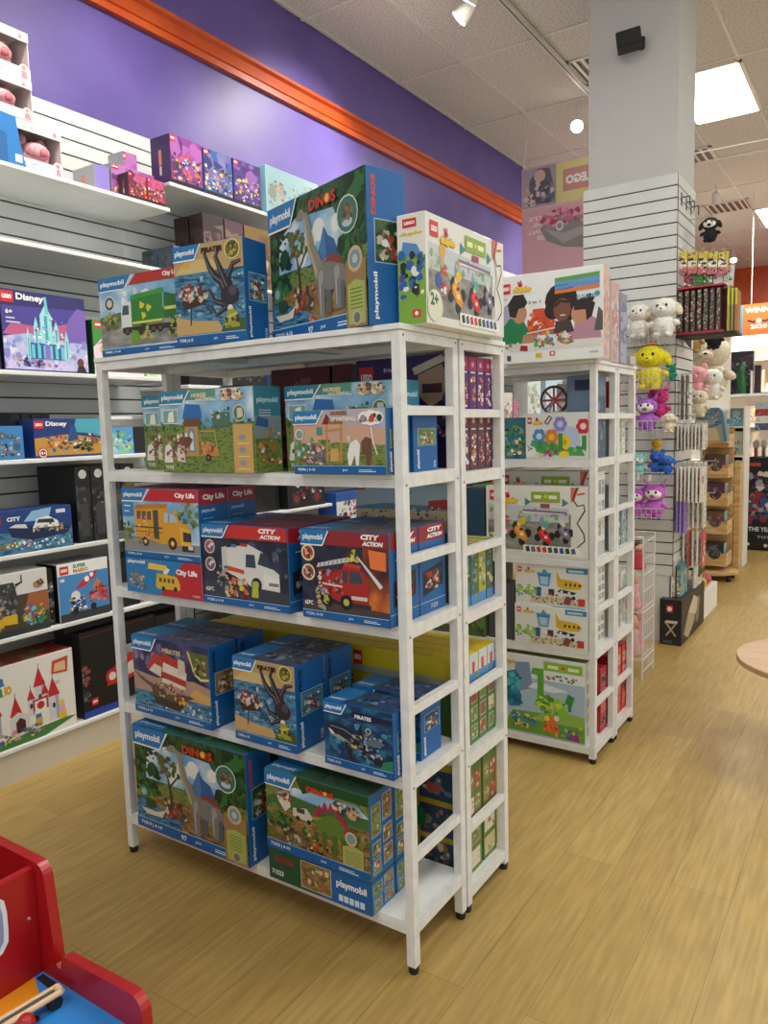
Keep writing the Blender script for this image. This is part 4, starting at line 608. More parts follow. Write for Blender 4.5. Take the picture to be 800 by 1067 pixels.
# loudspeaker
p = on(1, PY0-.08, 656, 44); sp = empty('loudspeaker', (p.x, PY0-.0, p.z), 'small black loudspeaker bracketed high on the white pillar', 'loudspeaker')
R3 = Matrix.Rotation(.25, 4, 'Z') @ Matrix.Rotation(-.12, 4, 'Y')
T3 = Matrix.Translation((p.x, PY0-.1, p.z)) @ R3
b = MB(); b.box(-.075, .075, -.055, .055, -.05, .05, 'black_plastic', .006, T3); b.build('cabinet', sp)
b = MB(); b.box(-.068, .068, -.058, -.0551, -.043, .043, M('#222224', .8), 0, T3); b.build('grille', sp)
b = MB(); b.tube((p.x+.08, PY0-.08, p.z), (p.x+.05, PY0+.03, p.z-.01), .016, 'black_plastic', 10); b.build('bracket', sp)

# ================================================================== WALL SHELVING
XF, XS = -3.135, -3.533
def wall_shelf(y0, y1, z, label, th=.02, xf=XF, br=False):
    o = empty('wall_shelf', (XS, (y0+y1)/2, z), label, 'shelf', 'white shelves on the slatted wall')
    b = MB(); b.box(XS, xf, y0, y1, z-th, z, 'white_laminate', .003); b.build('shelf_board', o)
    if br:
        for y in (y0+.02, y1-.06):
            b = MB(); b.prism([(XS, z-th-.03), (XS, z-th-.001), (xf-.06, z-th-.001), (xf-.06, z-th-.006)], 1, y, y+.004, M('#d8d8d6')); b.build('bracket', o)
    return o
lv1 = [(2.655, 'top white wall shelf under the purple wall, at left'), (2.342, 'second white wall shelf from the top, mostly empty'), (1.79, 'white wall shelf carrying the ice palace box'), (1.408, 'white wall shelf at the height of the second rack level'), (1.0, 'white wall shelf carrying the patrol boat box'), (.645, 'white wall shelf carrying the black bull box')]
ends = [2.80, 2.857, 2.72, 2.84, 2.84, 2.84]
for (z, l), e in zip(lv1, ends): wall_shelf(.45, e, z, l)
b = MB(); b.box(XS, XF, .45, 15.5, .135, .155, 'white_laminate', .003); b.box(XS, XF-.012, .45, 15.5, 0, .134, M('#c9bfae')); tag(b.build('plinth_shelf'), 'long low plinth shelf running along the foot of the slatted wall', 'shelf')
lv2 = [(2.79, 'white wall shelf with the purple boxes, right of the top shelf'), (2.342, 'white wall shelf below the purple boxes'), (1.76, 'white wall shelf with dark vehicle boxes seen behind the first rack'), (1.38, 'wall shelf behind the stable boxes of the first rack'), (1.005, 'wall shelf behind the school bus box'), (.63, 'wall shelf behind the pirate ship box')]
for z, l in lv2: wall_shelf(2.806 if z > 2.7 else 2.86, 4.08, z, l)
for z in (2.75, 2.3, 1.66, 1.25, .865, .5): wall_shelf(4.10, 5.32, z, 'wall shelf of the third section, at %s height' % {2.75: 'top', 2.3: 'upper', 1.66: 'eye', 1.25: 'middle', .865: 'low', .5: 'lowest'}[z])
for z in (2.6, 2.05, 1.5, 1.1, .7): wall_shelf(5.34, 7.4, z, 'wall shelf of the fourth section seen through the racks, at %s height' % {2.6: 'top', 2.05: 'upper', 1.5: 'middle', 1.1: 'low', .7: 'lowest'}[z])
for z in (2.6, 2.08, 1.58, 1.1, .7): wall_shelf(7.45, 10.4, z, 'wall shelf of the farthest section, at %s height' % {2.6: 'top', 2.08: 'upper', 1.58: 'middle', 1.1: 'low', .7: 'lowest'}[z])

def wbox(name, y0, y1, z0, h, col, front, label, side=None, d=.16, xf=-3.16, group=None, top=None, rz=0):
    arts = {'x+': front}
    if side: arts['y-'] = side
    if top: arts['z+'] = top
    return carton(name, xf-d, xf, y0, y1, z0+.0005, z0+h, col, arts, label, 'toy box', group, rz)
# --- section 1
Z1, Z2, Z3, Z4, Z5, Z6, Z7 = 2.655, 2.342, 1.79, 1.408, 1.0, .645, .155
def window_box(y0, y1, z0, h, label, d=.2):
    """open-fronted white carton with a round pink soft toy inside"""
    o = empty('window_box', (-3.16-d/2, (y0+y1)/2, z0), label, 'toy box', 'window boxes stacked on the top shelf')
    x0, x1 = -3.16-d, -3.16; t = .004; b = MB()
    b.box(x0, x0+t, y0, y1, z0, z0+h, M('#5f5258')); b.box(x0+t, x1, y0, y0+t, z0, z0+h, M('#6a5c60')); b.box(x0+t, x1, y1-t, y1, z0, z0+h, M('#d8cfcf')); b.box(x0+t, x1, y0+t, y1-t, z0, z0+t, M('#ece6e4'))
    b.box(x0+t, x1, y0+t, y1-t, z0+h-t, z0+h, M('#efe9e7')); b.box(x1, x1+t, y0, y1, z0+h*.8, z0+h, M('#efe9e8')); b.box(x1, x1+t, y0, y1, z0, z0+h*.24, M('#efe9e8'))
    a = Art(b, (x1+t, y0, z0), (0, 1, 0), (0, 0, 1), (1, 0, 0), y1-y0, h)
    a.R('#e3b9c0', .05, .93, .95, .96); a.T('#8fb89a', 'soft', .12, .84, .3, .07); a.E('#d98a98', .85, .88, .05); a.T('#7a86b0', 'snuggle me', .12, .12, .5, .05); a.T('#7a86b0', 'to sleep', .12, .05, .4, .05); a.E('#f2e8e6', .88, .16, .13, .16); a.E('#c98a78', .88, .24, .05); a.P('#d98a98', [(.82, .02), (.84, .18), (.92, .18), (.95, .02)])
    b.build('carton', o)
    p = MB(); cy = (y0+y1)/2+.01; p.ell((x1-.08, cy, z0+h*.42), (.06, .075, h*.3), 'fabric_pink'); p.ell((x1-.05, cy, z0+h*.5), (.05, .062, h*.2), 'fabric_pink'); p.ell((x1-.075, cy-.045, z0+h*.72), (.012, .02, .028), 'fabric_pink'); p.ell((x1-.075, cy+.045, z0+h*.72), (.012, .02, .028), 'fabric_pink'); p.ell((x1-.006, cy+.01, z0+h*.46), (.012, .02, .018), M('#d87078')); p.build('soft_toy', o, smooth=True)
    return o
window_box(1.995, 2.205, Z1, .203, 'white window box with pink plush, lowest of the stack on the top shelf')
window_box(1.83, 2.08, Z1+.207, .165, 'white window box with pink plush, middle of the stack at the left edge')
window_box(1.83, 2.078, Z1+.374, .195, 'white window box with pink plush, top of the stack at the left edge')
wbox('toy_box', 1.78, 1.985, Z1, .205, '#5a6068', flat('#5a6068'), 'grey carton under the stacked window boxes at the left edge')
bb = MB(); bb.prism([(1.86, Z1), (2.02, Z1), (2.0, Z1+.09), (1.985, Z1+.2), (1.86, Z1+.21)], 0, -3.155, -3.145, M('#1a78c0')); a = Art(bb, (-3.145, 1.86, Z1), (0, 1, 0), (0, 0, 1), (1, 0, 0), .16, .2); a.P('#1560a0', [(0, .02), (.5, 0), (.5, .6), (0, .7)]); a.R('#e8e8d8', .7, .08, .9, .24); a.R('#e8a040', 0, .14, .14, .24); a.E('#d8e4ea', .2, .85, .1); tag(bb.build('card_pack'), 'blue card pack leaning in front of the pink plush boxes', 'card pack')
def purp(bg, seed=1, cols=('#e8b030', '#c94a3a', '#3a2a4a', '#e8d8c0', '#7fb0d8', '#d8702c'), tab=True):
    def f(a):
        a.R(bg, 0, 0, 1, 1); a.N([mixc(bg, '#c060b0', .5), mixc(bg, '#e090d0', .5), mixc(bg, '#3a1a50', .5), mixc(bg, '#d8a8e0', .4)], .05, .3, .95, .98, 8, .25, seed+4); a.N(list(cols)+['#2a1c34', '#5a3a3a'], .04, .1, .96, .62, 40, .055, seed); a.R('#1c1420', 0, 0, 1, .08); lg(a, .0, .86, .16, .13) if tab else None
    return f
def spine(c, c2='#e08a70'):
    def f(a): a.R(c, 0, 0, 1, 1); a.R(c2, .4, .4, .55, .72); a.R('#d8d0d4', .42, .2, .53, .38)
    return f
wbox('toy_box', 2.42, 2.505, Z1, .14, '#a9a6ae', flat('#8a78c0'), 'pale grey carton with lilac front on the top shelf, left of its twin', side=spine('#a9a6ae'), xf=-3.22, d=.17)
wbox('toy_box', 2.515, 2.78, Z1, .17, '#9a98a4', purp('#a0509c', 2), 'grey-sided carton with pink and purple front on the top shelf', side=spine('#98969e'), xf=-3.22, d=.13)
wbox('toy_box', 2.71, 2.80, Z1, .31, '#a5a3aa', purp('#a0509c', 5), 'tall grey-sided purple carton behind the others on the top shelf', side=spine('#a5a3aa'), xf=-3.37, d=.12)
for k, (y0, xf_) in enumerate([(2.548, -3.137), (2.662, -3.137)]): wbox('toy_box', y0, y0+.11, Z1, .12, '#7a1a26', purp('#a81c30', 8+k, ('#2f5fa8', '#e8b030', '#e8d8c0', '#3a2a2a', '#c94a3a')), ['left', 'right'][k]+' one of the small red cartons at the end of the top shelf', side=spine('#3f2c30', '#8a5a50'), xf=xf_, d=.075, group='small red cartons on the top shelf')
wbox('toy_box', 2.825, 3.045, 2.79, .245, '#3f2560', purp('#8a3a8c', 12), 'large purple carton with a crowd of toy figures, first on the upper shelf', side=spine('#43285f'), xf=-3.14, d=.15)
wbox('toy_box', 3.055, 3.27, 2.79, .24, '#24468c', purp('#34609c', 15, ('#d8b860', '#e8e0c8', '#8a6ab0', '#c9a060', '#3a5a9c')), 'blue carton with gold figures on the upper shelf', side=flat('#24468c'), xf=-3.14)
wbox('toy_box', 3.28, 3.505, 2.79, .245, '#35246a', purp('#4a2f80', 18, ('#d8b030', '#8a90c8', '#e8d8c0', '#5a3a8a')), 'dark purple carton right of the blue one on the upper shelf', side=flat('#35246a'), xf=-3.14)
wbox('toy_box', 3.55, 4.05, 2.79, .28, '#bfe0ea', busy('#8fb4ba', ['#b8521c', '#b87868', '#3f88b0', '#a89a80', '#a02a4a', '#b8a850', '#7a6040'], 46, .07, logo=False), 'pale turquoise carton with many small figures, right end of the upper shelf', side=flat('#86b4c0'), top=flat('#86bccc'), xf=-3.14)
for k, (y0, y1, xf_) in enumerate([(3.03, 3.185, -3.265), (3.03, 3.185, -3.145), (3.195, 3.34, -3.145), (3.35, 3.6, -3.145), (3.62, 4.0, -3.145)]): wbox('toy_box', y0, y1, 2.342, .345, '#3b2228', busy(['#33201f', '#38242a', '#54363f', '#7a5c22', '#4a3430'][k], ['#8a6a5a', '#5a3a48', '#b09a80', '#2a1c20'], 22, .07, logo=False, seed=k), ['rear narrow', 'front narrow', 'reddish', 'golden', 'wide'][k]+' dark brown carton on the shelf below the purple boxes', side=busy('#3a2826', ['#54403a', '#2a1c1c'], 8, .1, logo=False, seed=k), xf=xf_, d=.105)
for k in range(2): wbox('toy_box', 2.815, 2.96, 2.342, .135, '#3a444c', busy('#1f6fb8', ['#7fd0f0', '#2a5a90', '#d8f0f8', '#1f3a6a'], 14, .1, seed=k), ['front', 'rear'][k]+' slate-sided carton with a bright blue front on the second wall shelf', side=busy('#3a444c', ['#566068', '#2a3238'], 7, .1, logo=False, seed=k), xf=-3.145-.13*k, d=.12)
# shelf 3
wbox('toy_box', 1.86, 2.27, Z3, .345, '#2d2a68', a_castle_ice, 'purple carton picturing a turquoise ice palace', side=flat('#15153a'))
wbox('toy_box', 1.70, 1.845, Z3, .34, '#1b1c2c', busy('#1b1c2c', ['#3a3f5a', '#d8d4cc', '#6a5a4a'], 10, .08, logo=False), 'dark carton cut by the left edge beside the ice palace box')
wbox('toy_box', 2.31, 2.6, Z3, .26, '#22602c', lambda a: (a.R('#e8d3dc', 0, 0, 1, 1), a.P('#3f8f34', [(0, .5), (0, 1), (1, 1), (1, .9), (.5, .88), (.2, .7)]), a.P('#b878c0', [(.06, .55), (.3, .74), (.6, .84), (.6, .7), (.3, .62)]), a.N(['#e0b860', '#e8a0b0', '#c9788a', '#f0e6e8', '#8a5a6a'], .15, .1, .6, .5, 16, .07, 2), a.E('#e8c860', .25, .5, .05), lg(a, .04, .86, .14, .12)), 'green and pink carton behind the post of the front rack', side=flat('#1d4a26'), xf=-3.17)
wbox('toy_box', 2.61, 2.71, Z3, .11, '#d9e8d0', busy('#dce8d6', ['#1c1c1e', '#e8e8e4', '#8ac87a', '#c05a6a'], 10, .14, logo=False), 'small pale green carton with a black and white animal print')
# shelf 4
wbox('toy_box', 1.66, 1.905, Z4, .145, '#2a6ab0', busy('#3f86c4', ['#d8a030', '#3a3a3a', '#e8c8a0', '#c94a3a', '#6a4a2a', '#e8e8e4'], 34, .07, logo=False, seed=3), 'blue carton with toy figures at the left edge of the fourth shelf', xf=-3.14)
for k in range(4): wbox('toy_box', 1.93+.048*k, 1.97+.05*k-.005*(k == 3), Z4, .2, '#16161c', busy('#17171d', ['#7a2a2c', '#c9c9c9', '#3a3f5a'], 6, .05, logo=False, seed=k), ['first', 'second', 'third', 'fourth'][k]+' black spine from the left between the blue box and the desert rider box', xf=-3.26, d=.14, group='black carton spines on the fourth shelf')
wbox('toy_box', 1.955, 2.31, Z4, .175, '#1c3a7c', a_disney2, 'blue carton picturing desert riders on the fourth shelf', xf=-3.14, d=.11)
wbox('toy_box', 2.37, 2.5, Z4, .135, '#a8283c', busy('#4fa0d8', ['#d8e84a', '#e8e8e4', '#9ad05a', '#2a2a2a'], 12, .1, logo=False, seed=2), 'small sky-blue carton with a lime shape beside the rack post', side=flat('#a8283c'))
wbox('toy_box', 2.36, 2.5, Z4+.135, .05, '#ece9e4', lambda a: (a.R('#ece9e4', 0, 0, 1, 1), a.R('#c9202a', .1, .2, .35, .75)), 'flat white carton lying on the sky-blue one')
wbox('toy_box', 2.5, 2.8, Z4, .13, '#22222a', flat('#1d1d24'), 'dark carton right of the sky-blue one')
# shelf 5
wbox('toy_box', 1.72, 2.11, Z5, .19, '#1d3f80', a_boat, 'blue carton picturing a police patrol boat', side=flat('#1d3f80'), top=flat('#24407c'), xf=-3.14, d=.14)
for k in range(4): wbox('toy_box', 2.155+.085*k, 2.235+.085*k, Z5, .36, '#131315', busy('#151517', ['#8a8a86', '#4a4a4c', '#b8a060'][:2+(k > 1)], 7, .05, logo=False, seed=k+5, extra=lambda a: (a.R('#3c3c40', .2, .08, .8, .5), a.E('#c9c9c4', .5, .9, .06))), ['first', 'second', 'third', 'fourth'][k]+' tall black carton from the left, right of the patrol boat', d=.3, group='tall black cartons on the fifth shelf')
# shelf 6
wbox('toy_box', 1.66, 1.965, Z6, .275, '#dcdad6', a_bull, 'white and brown carton picturing a black horned bull', side=flat('#2a2a2c'), xf=-3.14)
wbox('toy_box', 1.975, 2.005, Z6, .26, '#121214', busy('#121214', ['#d8d8d8'], 3, .03, logo=False), 'narrow black carton between the bull and kart boxes')
wbox('toy_box', 2.015, 2.285, Z6, .275, '#e8e6e2', a_kart, 'white and blue carton picturing a racing kart', side=flat('#101012'), top=flat('#8a8a88'), xf=-3.14)
for k, (c, l) in enumerate([('#101012', 'black carton hidden behind the post of the front rack'), ('#d89aa4', 'pale pink carton on the sixth shelf beyond the kart box')]): wbox('toy_box', 2.30+.2*k, 2.48+.2*k, Z6, .25-.14*k, c, busy(c, ['#d8a0a8', '#e8e0d8', '#b86a7a'] if k else ['#2a2a2c'], 10, .1, logo=False), l)
wbox('toy_box', 2.60, 2.75, Z6+.13 if 0 else Z6, .3, '#4a8a3a', busy('#e9e6e0', ['#3f9a3a', '#7fc05a', '#e8e6e0'], 8, .1, seed=4), 'white and green carton beyond the rack post at the foot of the wall', xf=-3.33, d=.1)
# base
wbox('toy_box', 1.66, 2.065, Z7, .37, '#e4e0d8', a_castle_red, 'large white carton picturing a castle with red roofs', side=flat('#dfdbd2'), top=busy('#8a2a28', ['#a83a34', '#6a1c1c', '#3f7a3f'], 12, .12, logo=False), xf=-3.145, d=.2)
def a_blackcar(a):
    a.R('#0c0c0e', 0, 0, 1, 1); a.R('#20409a', 0, 0, 1, .08); a.P('#b8281f', [(.3, .3), (.4, .5), (.66, .74), (.8, .8), (.95, .6), (.9, .4), (.6, .3)]); a.P('#d8c8b8', [(.5, .34), (.6, .5), (.8, .56), (.88, .4)]); a.E('#b8281f', .38, .4, .09); a.E('#e0d8cc', .38, .4, .05); a.E('#1a3a6a', .94, .45, .1); a.P('#d8b02c', [(.88, .2), (.92, .34), (.99, .3), (.97, .18)]); a.L('#5a1a1c', [(0, .95), (1, .98)], .015); lg(a, .1, .13, .08, .08); a.N(['#3a3a3e', '#6a6a70', '#8a4a40'], .0, .2, .08, .6, 8, .04, 3)
wbox('toy_box', 2.11, 2.55, Z7, .42, '#0c0c0e', a_blackcar, 'big black carton picturing a red racing car low on the wall', side=flat('#151517'), xf=-3.15, d=.2)
wbox('toy_box', 2.56, 2.84, Z7, .4, '#151518', flat('#17171b'), 'plain black carton next to the red racing car box')
wbox('toy_box', 2.07, 2.84, Z7+.422, .045, '#1a1a1c', flat('#1f1f22'), 'long flat dark carton lying on the black racing car box', xf=-3.2, d=.22)
# --- section 2 (seen between the levels of the first rack)
wbox('toy_box', 2.87, 3.16, 1.76, .2, '#101012', lambda a: (a.R('#121214', 0, 0, 1, 1), lg(a, .12, .3, .16, .3), a.P('#d8b030', [(.5, .2), (.55, .4), (.9, .45), (.98, .25)]), a.E('#2a2a2c', .6, .2, .08)), 'black carton with a yellow toy car, on the wall behind the first rack', xf=-3.14)
wbox('toy_box', 2.9, 3.17, 1.985, .09, '#161618', lambda a: (a.R('#17171a', 0, 0, 1, 1), a.R('#c9202a', .2, .3, .32, .75), a.R('#8a8a8c', .36, .4, .7, .6)), 'flat black carton lying on top of the yellow car box')
wbox('toy_box', 3.18, 3.5, 1.76, .22, '#141416', lambda a: (a.R('#151517', 0, 0, 1, 1), a.N(['#3a3a40', '#5a5a60', '#2a2a2e'], .1, .1, .9, .6, 16, .08, 2), lg(a, .6, .4, .16, .25)), 'black carton with grey machinery behind the stable box')
wbox('toy_box', 3.52, 4.05, 1.76, .22, '#2f6ab8', lambda a: (a.R('#18181c', 0, 0, 1, 1), a.P('#4f8fd8', [(.4, .3), (.5, 1), (1, 1), (1, .2)]), a.T(WH, 'TECHNIC', .1, .55, .4, .2, .04)), 'black and sky-blue carton printed with a bold white word')
wbox('toy_box', 3.0, 3.28, 1.005, .26, '#e4e2de', lambda a: (a.R('#e4e2de', 0, 0, 1, 1), lg(a, .03, .78, .12, .16), a.P('#2a2c30', [(.1, .1), (.14, .5), (.3, .7), (.8, .66), (.95, .4), (.94, .08)]), a.P('#6a7a8a', [(.2, .4), (.34, .6), (.7, .58), (.8, .4)]), a.N(['#4a4c50', '#8a8c90', '#1a1a1c'], .14, .12, .9, .4, 16, .05, 3)), 'white carton picturing a black sports car', side=flat('#d8d6d2'), xf=-3.145)
wbox('toy_box', 3.3, 3.62, 1.005, .27, '#0e0e10', busy('#111113', ['#2a2a2e', '#1c1c20'], 6, .1, logo=False), 'plain black carton between the sports car and motorbike boxes', xf=-3.2)
wbox('toy_box', 3.64, 4.02, 1.005, .27, '#18181a', lambda a: (a.R('#1b1b1e', 0, 0, 1, 1), a.N(['#a8302c', '#d8d4cc', '#4a4a4e', '#7a2a2a'], .1, .2, .9, .7, 22, .07, 4), [a.E('#3a3a3c', x, .22, .16) for x in (.22, .78)], [a.E('#9a2a28', x, .22, .08) for x in (.22, .78)]), 'black carton picturing a red and white motorbike', xf=-3.15)
# --- generic boxed toys on the remaining wall sections
pal = [('#2c5f9c', 'mid blue'), ('#b8302c', 'red'), ('#e4e2dc', 'white'), ('#17171a', 'black'), ('#3f7a3a', 'green'), ('#6a4a9a', 'violet'), ('#d8a030', 'amber'), ('#5fa8c8', 'light blue'), ('#7a7a78', 'grey'), ('#c86a9a', 'pink')]
rr = random.Random(5)
def fill(y0, y1, z, hmax, where, wr=(.22, .42), bright=False):
    y = y0+.02; used = {}
    while y < y1-.15:
        w = min(rr.uniform(*wr), y1-y-.01); h = rr.uniform(.55, .95)*hmax; c, cn = rr.choice(pal)
        used[cn] = used.get(cn, 0)+1; cnt = used[cn]
        cols = rr.sample(['#d8a030', '#c9423a', '#2a2a2e', '#e8e4dc', '#4a8ac0', '#4a8a4a', '#c8a080', '#6a5a8a'], 5)
        wbox('toy_box', y, y+w, z, h, c, busy(c, cols, 18, .09, seed=rr.randrange(999)), '%s%s carton on %s' % (['', 'second ', 'third ', 'fourth ', 'fifth '][cnt-1], cn, where), xf=-3.17-rr.uniform(0, .04), side=flat(c)); y += w+rr.uniform(.01, .04)
fill(2.87, 4.05, .63, .28, 'the wall shelf behind the pirate ship box')
fill(2.9, 4.05, .155, .36, 'the plinth behind the front rack')
fill(2.88, 4.05, 1.38, .27, 'the wall shelf behind the stable boxes')
wbox('toy_box', 4.13, 4.46, .865, .2, '#2456a4', lambda a: (a.R('#dfe3e6', 0, 0, 1, 1), a.R('#2456a4', 0, .7, 1, 1), a.N(['#c9302c', '#2c3a5a', '#e8e8e8', '#8a8a90', '#3a3a40'], .1, .1, .9, .66, 22, .09, 3), a.E('#2a2a2e', .3, .2, .12)), 'white and blue carton with a red vehicle, low on the wall past the bus box', side=flat('#2456a4'), xf=-3.14)
wbox('toy_box', 4.48, 4.85, .865, .2, '#2456a4', lambda a: (a.R('#4a6a9a', 0, 0, 1, 1), a.R('#2456a4', 0, .75, 1, 1), a.N(['#c9a060', '#8a5a3a', '#e8e0d0', '#2a2a30', '#d8c0a0'], .1, .1, .9, .7, 24, .09, 5)), 'blue carton with sandy figures, low on the wall past the bus box', side=flat('#2456a4'), xf=-3.14)
fill(4.9, 5.3, .865, .25, 'the low shelf of the third wall section')
fill(4.12, 5.3, .5, .3, 'the lowest shelf of the third wall section'); fill(4.12, 5.3, 1.25, .3, 'the middle shelf of the third wall section'); fill(4.5, 5.3, 2.75, .26, 'the top shelf of the third wall section'); fill(4.12, 5.3, 1.66, .36, 'the eye-height shelf of the third wall section')
for z, n_ in ((1.5, 'middle'), (1.1, 'low'), (.7, 'lowest')): fill(5.4, 7.35, z, .34, 'the %s shelf of the fourth wall section' % n_, (.28, .5))
for z, n_ in ((1.1, 'low'),): fill(7.5, 9.3, z, .34, 'the %s shelf of the farthest wall section' % n_, (.35, .6))
# tall pale display panels and cartons seen through the second rack
for k, (y0, y1, z, h, c, l) in enumerate([(7.5, 7.85, 1.58, .38, '#d8e4e0', 'white carton with small green shapes on the far wall shelf'), (8.0, 8.5, 1.58, .46, '#bcd8ec', 'pale blue display panel standing on the far wall shelf'), (8.9, 9.4, 1.58, .42, '#c8e0ee', 'second pale blue display panel, farther along the wall shelf'), (7.0, 7.36, 2.05, .34, '#e6e6e2', 'white carton with tiny figures on the fourth wall section')]):
    wbox('poster_stand' if 'panel' in l else 'toy_box', y0, y1, z, h, c, busy(c, ['#e8f2f6', '#a8c8dc', '#8ab08a', '#d8e8ee'] if 'panel' in l else ['#6a9a6a', '#c8b8a0', '#8a90a8', '#3a5a4a'], 14, .07, logo=False, seed=k), l)

# ================================================================== FREE-STANDING RACKS
LA = dict(x0=-2.245, x1=-1.03)
def rack(y0, y1, levels, label, x0=-2.245, x1=-1.03, H=1.76):
    P = 'powder_white'; t = .028
    o = empty('shelving_rack', ((x0+x1)/2, (y0+y1)/2, 0), label, 'shelving rack', 'white metal shelving racks')
    for x in (x0, x1-t):
        for y in (y0, y1-t):
            b = MB(); b.box(x, x+t, y, y+t, .022, H-.016, P, .0015)
            po = b.build('post', o)
            f = MB(); f.lathe([(.013, 0), (.015, .004), (.015, .022), (.012, .023)], 'black_plastic', x+t/2, y+t/2, 14); f.build('foot_cap', po)
            s = MB()
            for z in levels[:-1]:
                sx = x+t if x == x1-t else x
                n = 1 if sx == x+t else -1
                s.tube((sx, y+t/2, z-.028), (sx+n*.0015, y+t/2, z-.028), .0035, M('#8a8884', .3, .8), 8)
            s.build('screw', po)
    for i, z in enumerate(levels):
        e = 0 if i == len(levels)-1 else .002
        b = MB(); top = z > H-.01
        if top: b.box(x0-.004, x1+.004, y0-.004, y1+.004, z-.015, z, 'white_laminate', .0015)
        else:
            b.box(x0+.002, x1-.002, y0+.004, y1-.004, z-.012, z, 'white_laminate')
        so = b.build('shelf_board', o)
        r = MB(); zt = z-.016 if top else z-.0125; rh = .026 if top else .022
        for y in (y0+.003, y1-.023): r.box(x0+t, x1-t, y, y+.02, zt-rh, zt, P)
        for x in (x0+.002, x1-.022): r.box(x, x+.02, y0+t, y1-t, zt-rh, zt, P)
        if not top: # side lips
            for x in (x0+.001, x1-.021): r.box(x, x+.02, y0+t, y1-t, zt, z+.001, P)
        r.build('shelf_frame', so)
        for fx in (.33, .66):
            c = MB(); X = x0+(x1-x0)*fx; c.box(X, X+.03, y0+.024, y1-.024, zt-.015, zt-.001, P); c.build('cross_brace', so)
    for a, c in zip(levels, levels[1:]):
        zm = (a+c)/2-.028
        for x in (x0+.002, x1-.024):
            b = MB(); b.box(x, x+.022, y0+t, y1-t, zm-.011, zm+.014, P, .001); b.build('side_rail', o)
    return o
L1 = [1.76, 1.38, .98, .565, .148]; L2 = [1.76, 1.365, .945, .5, .075]
YA0, YA1, YA2, YA3 = 1.64, 1.945, 1.957, 2.255
rack(YA0, YA1, L1, 'white metal shelving rack nearest the camera, filled with blue toy boxes')
rack(YA2, YA3, L2, 'white metal rack standing back to back behind the nearest one')
YB0, YB1, YB2, YB3 = 3.165, 3.46, 3.47, 3.76
LB = [1.76, 1.345, .91, .505, .075]
rack(YB0, YB1, LB, 'white metal rack facing the camera in the second row')
rack(YB2, YB3, LB, 'white metal rack farthest back, behind the second row', H=1.76)

def cb(nx, ny, W, D, z0, H, col, arts, label, rz=0, group=None, name='toy_box'):
    """carton given by its near right corner"""
    o = carton(name, -W/2, W/2, -D/2, D/2, 0, H, col, arts, label, 'toy box', group)
    c, s = math.cos(rz), math.sin(rz); x, y = -W/2, D/2
    o.location = (nx+c*x-s*y, ny+s*x+c*y, z0+.0005); o.rotation_euler.z = rz
    return o
def again(o, dx, dy, label, dz=0):
    return dup(o, o.location+Vector((dx, dy, dz)), label)
FR = 1.612
# ---- top of the first rack
cb(-1.825, 1.655, .37, .1, 1.76, .25, PB, {'y-': a_garbage, 'x+': side_pm('70885', 'street'), 'z+': flat(PB)}, 'blue carton picturing a green recycling truck on top of the rack', .06)
cb(-1.552, 1.645, .262, .11, 1.76, .292, PB, {'y-': a_kraken, 'x+': side_pm('71598', 'sea'), 'z+': top_pm()}, 'blue carton picturing a sea monster on top of the rack', .1)
cb(-1.11, 1.625, .49, .125, 1.76, .392, PB, {'y-': a_brachio, 'x+': side_pm('71819', 'jungle', logo='DINOS'), 'z+': flat('#2a6a98')}, 'largest blue carton with the long-necked dinosaur, on top of the rack', -.33)
cb(-.985, 1.70, .085, .455, 1.76, .275, '#e6e4dc', {'x+': a_race, 'y-': lambda a: (a.R('#e2e0d4', 0, 0, 1, 1), a.R('#7fa83a', 0, 0, 1, .62), a.P('#5a8ac0', [(.1, .62), (.2, .76), (.7, .72), (.9, .6)]), a.N(['#2f5fa8', '#3a8a4a', '#2a2a2e', '#e8e8e4', '#5a4a8a'], .1, .24, .9, .66, 16, .05, 2), lg(a, .2, .88, .5, .08), a.T('#e0b81f', 'duplo', .1, .8, .8, .04, .05), a.R('#d23a3a', .5, .06, .8, .13), a.E(WH, .65, .095, .02))}, 'white carton picturing toy race cars on top of the back rack', 0)
# ---- second level
z = L1[1]
def farm_side(a): a.R('#2f7a90', 0, 0, 1, 1); a.R('#7f8f98', 0, 0, 1, .66); a.T('#cfe0e0', 'playmobil', .1, .8, .8, .08, .02); a.R('meadow', 0, 0, 1, .4); a.P('#2c5a98', [(0, .55), (.1, .66), (.5, .62), (.5, .52)]); a.N(['#a87038', '#e0d8d0', '#7a4630', '#c98a4a'], .1, .08, .9, .5, 16, .05, 3); [a.R('#c8d0d0', .15, .72-.03*k, .6, .73-.03*k) for k in range(3)]
fm = cb(-1.507, FR, .396, .115, z, .25, '#5b7a3a', {'y-': a_farm, 'x+': farm_side, 'z+': flat('#5b9488')}, 'green carton picturing a horse stable, complete front in view')
again(fm, -.235, .125, 'green stable carton partly hidden, leftmost on the second level')
again(fm, .40, .13, 'green stable carton behind the playing horses box')
hs = cb(-1.062, FR, .303, .115, z, .172, '#7a8a4a', {'y-': a_horses, 'x+': lambda a: (side_pm('70996', 'meadow')(a))}, 'low wide carton picturing playing horses at the rack corner', 0)
cb(-1.062, 1.745, .038, .13, z, .172, PB, {'x+': side_pm('70996', 'meadow')}, 'narrow blue carton behind the playing horses box at the rack corner')
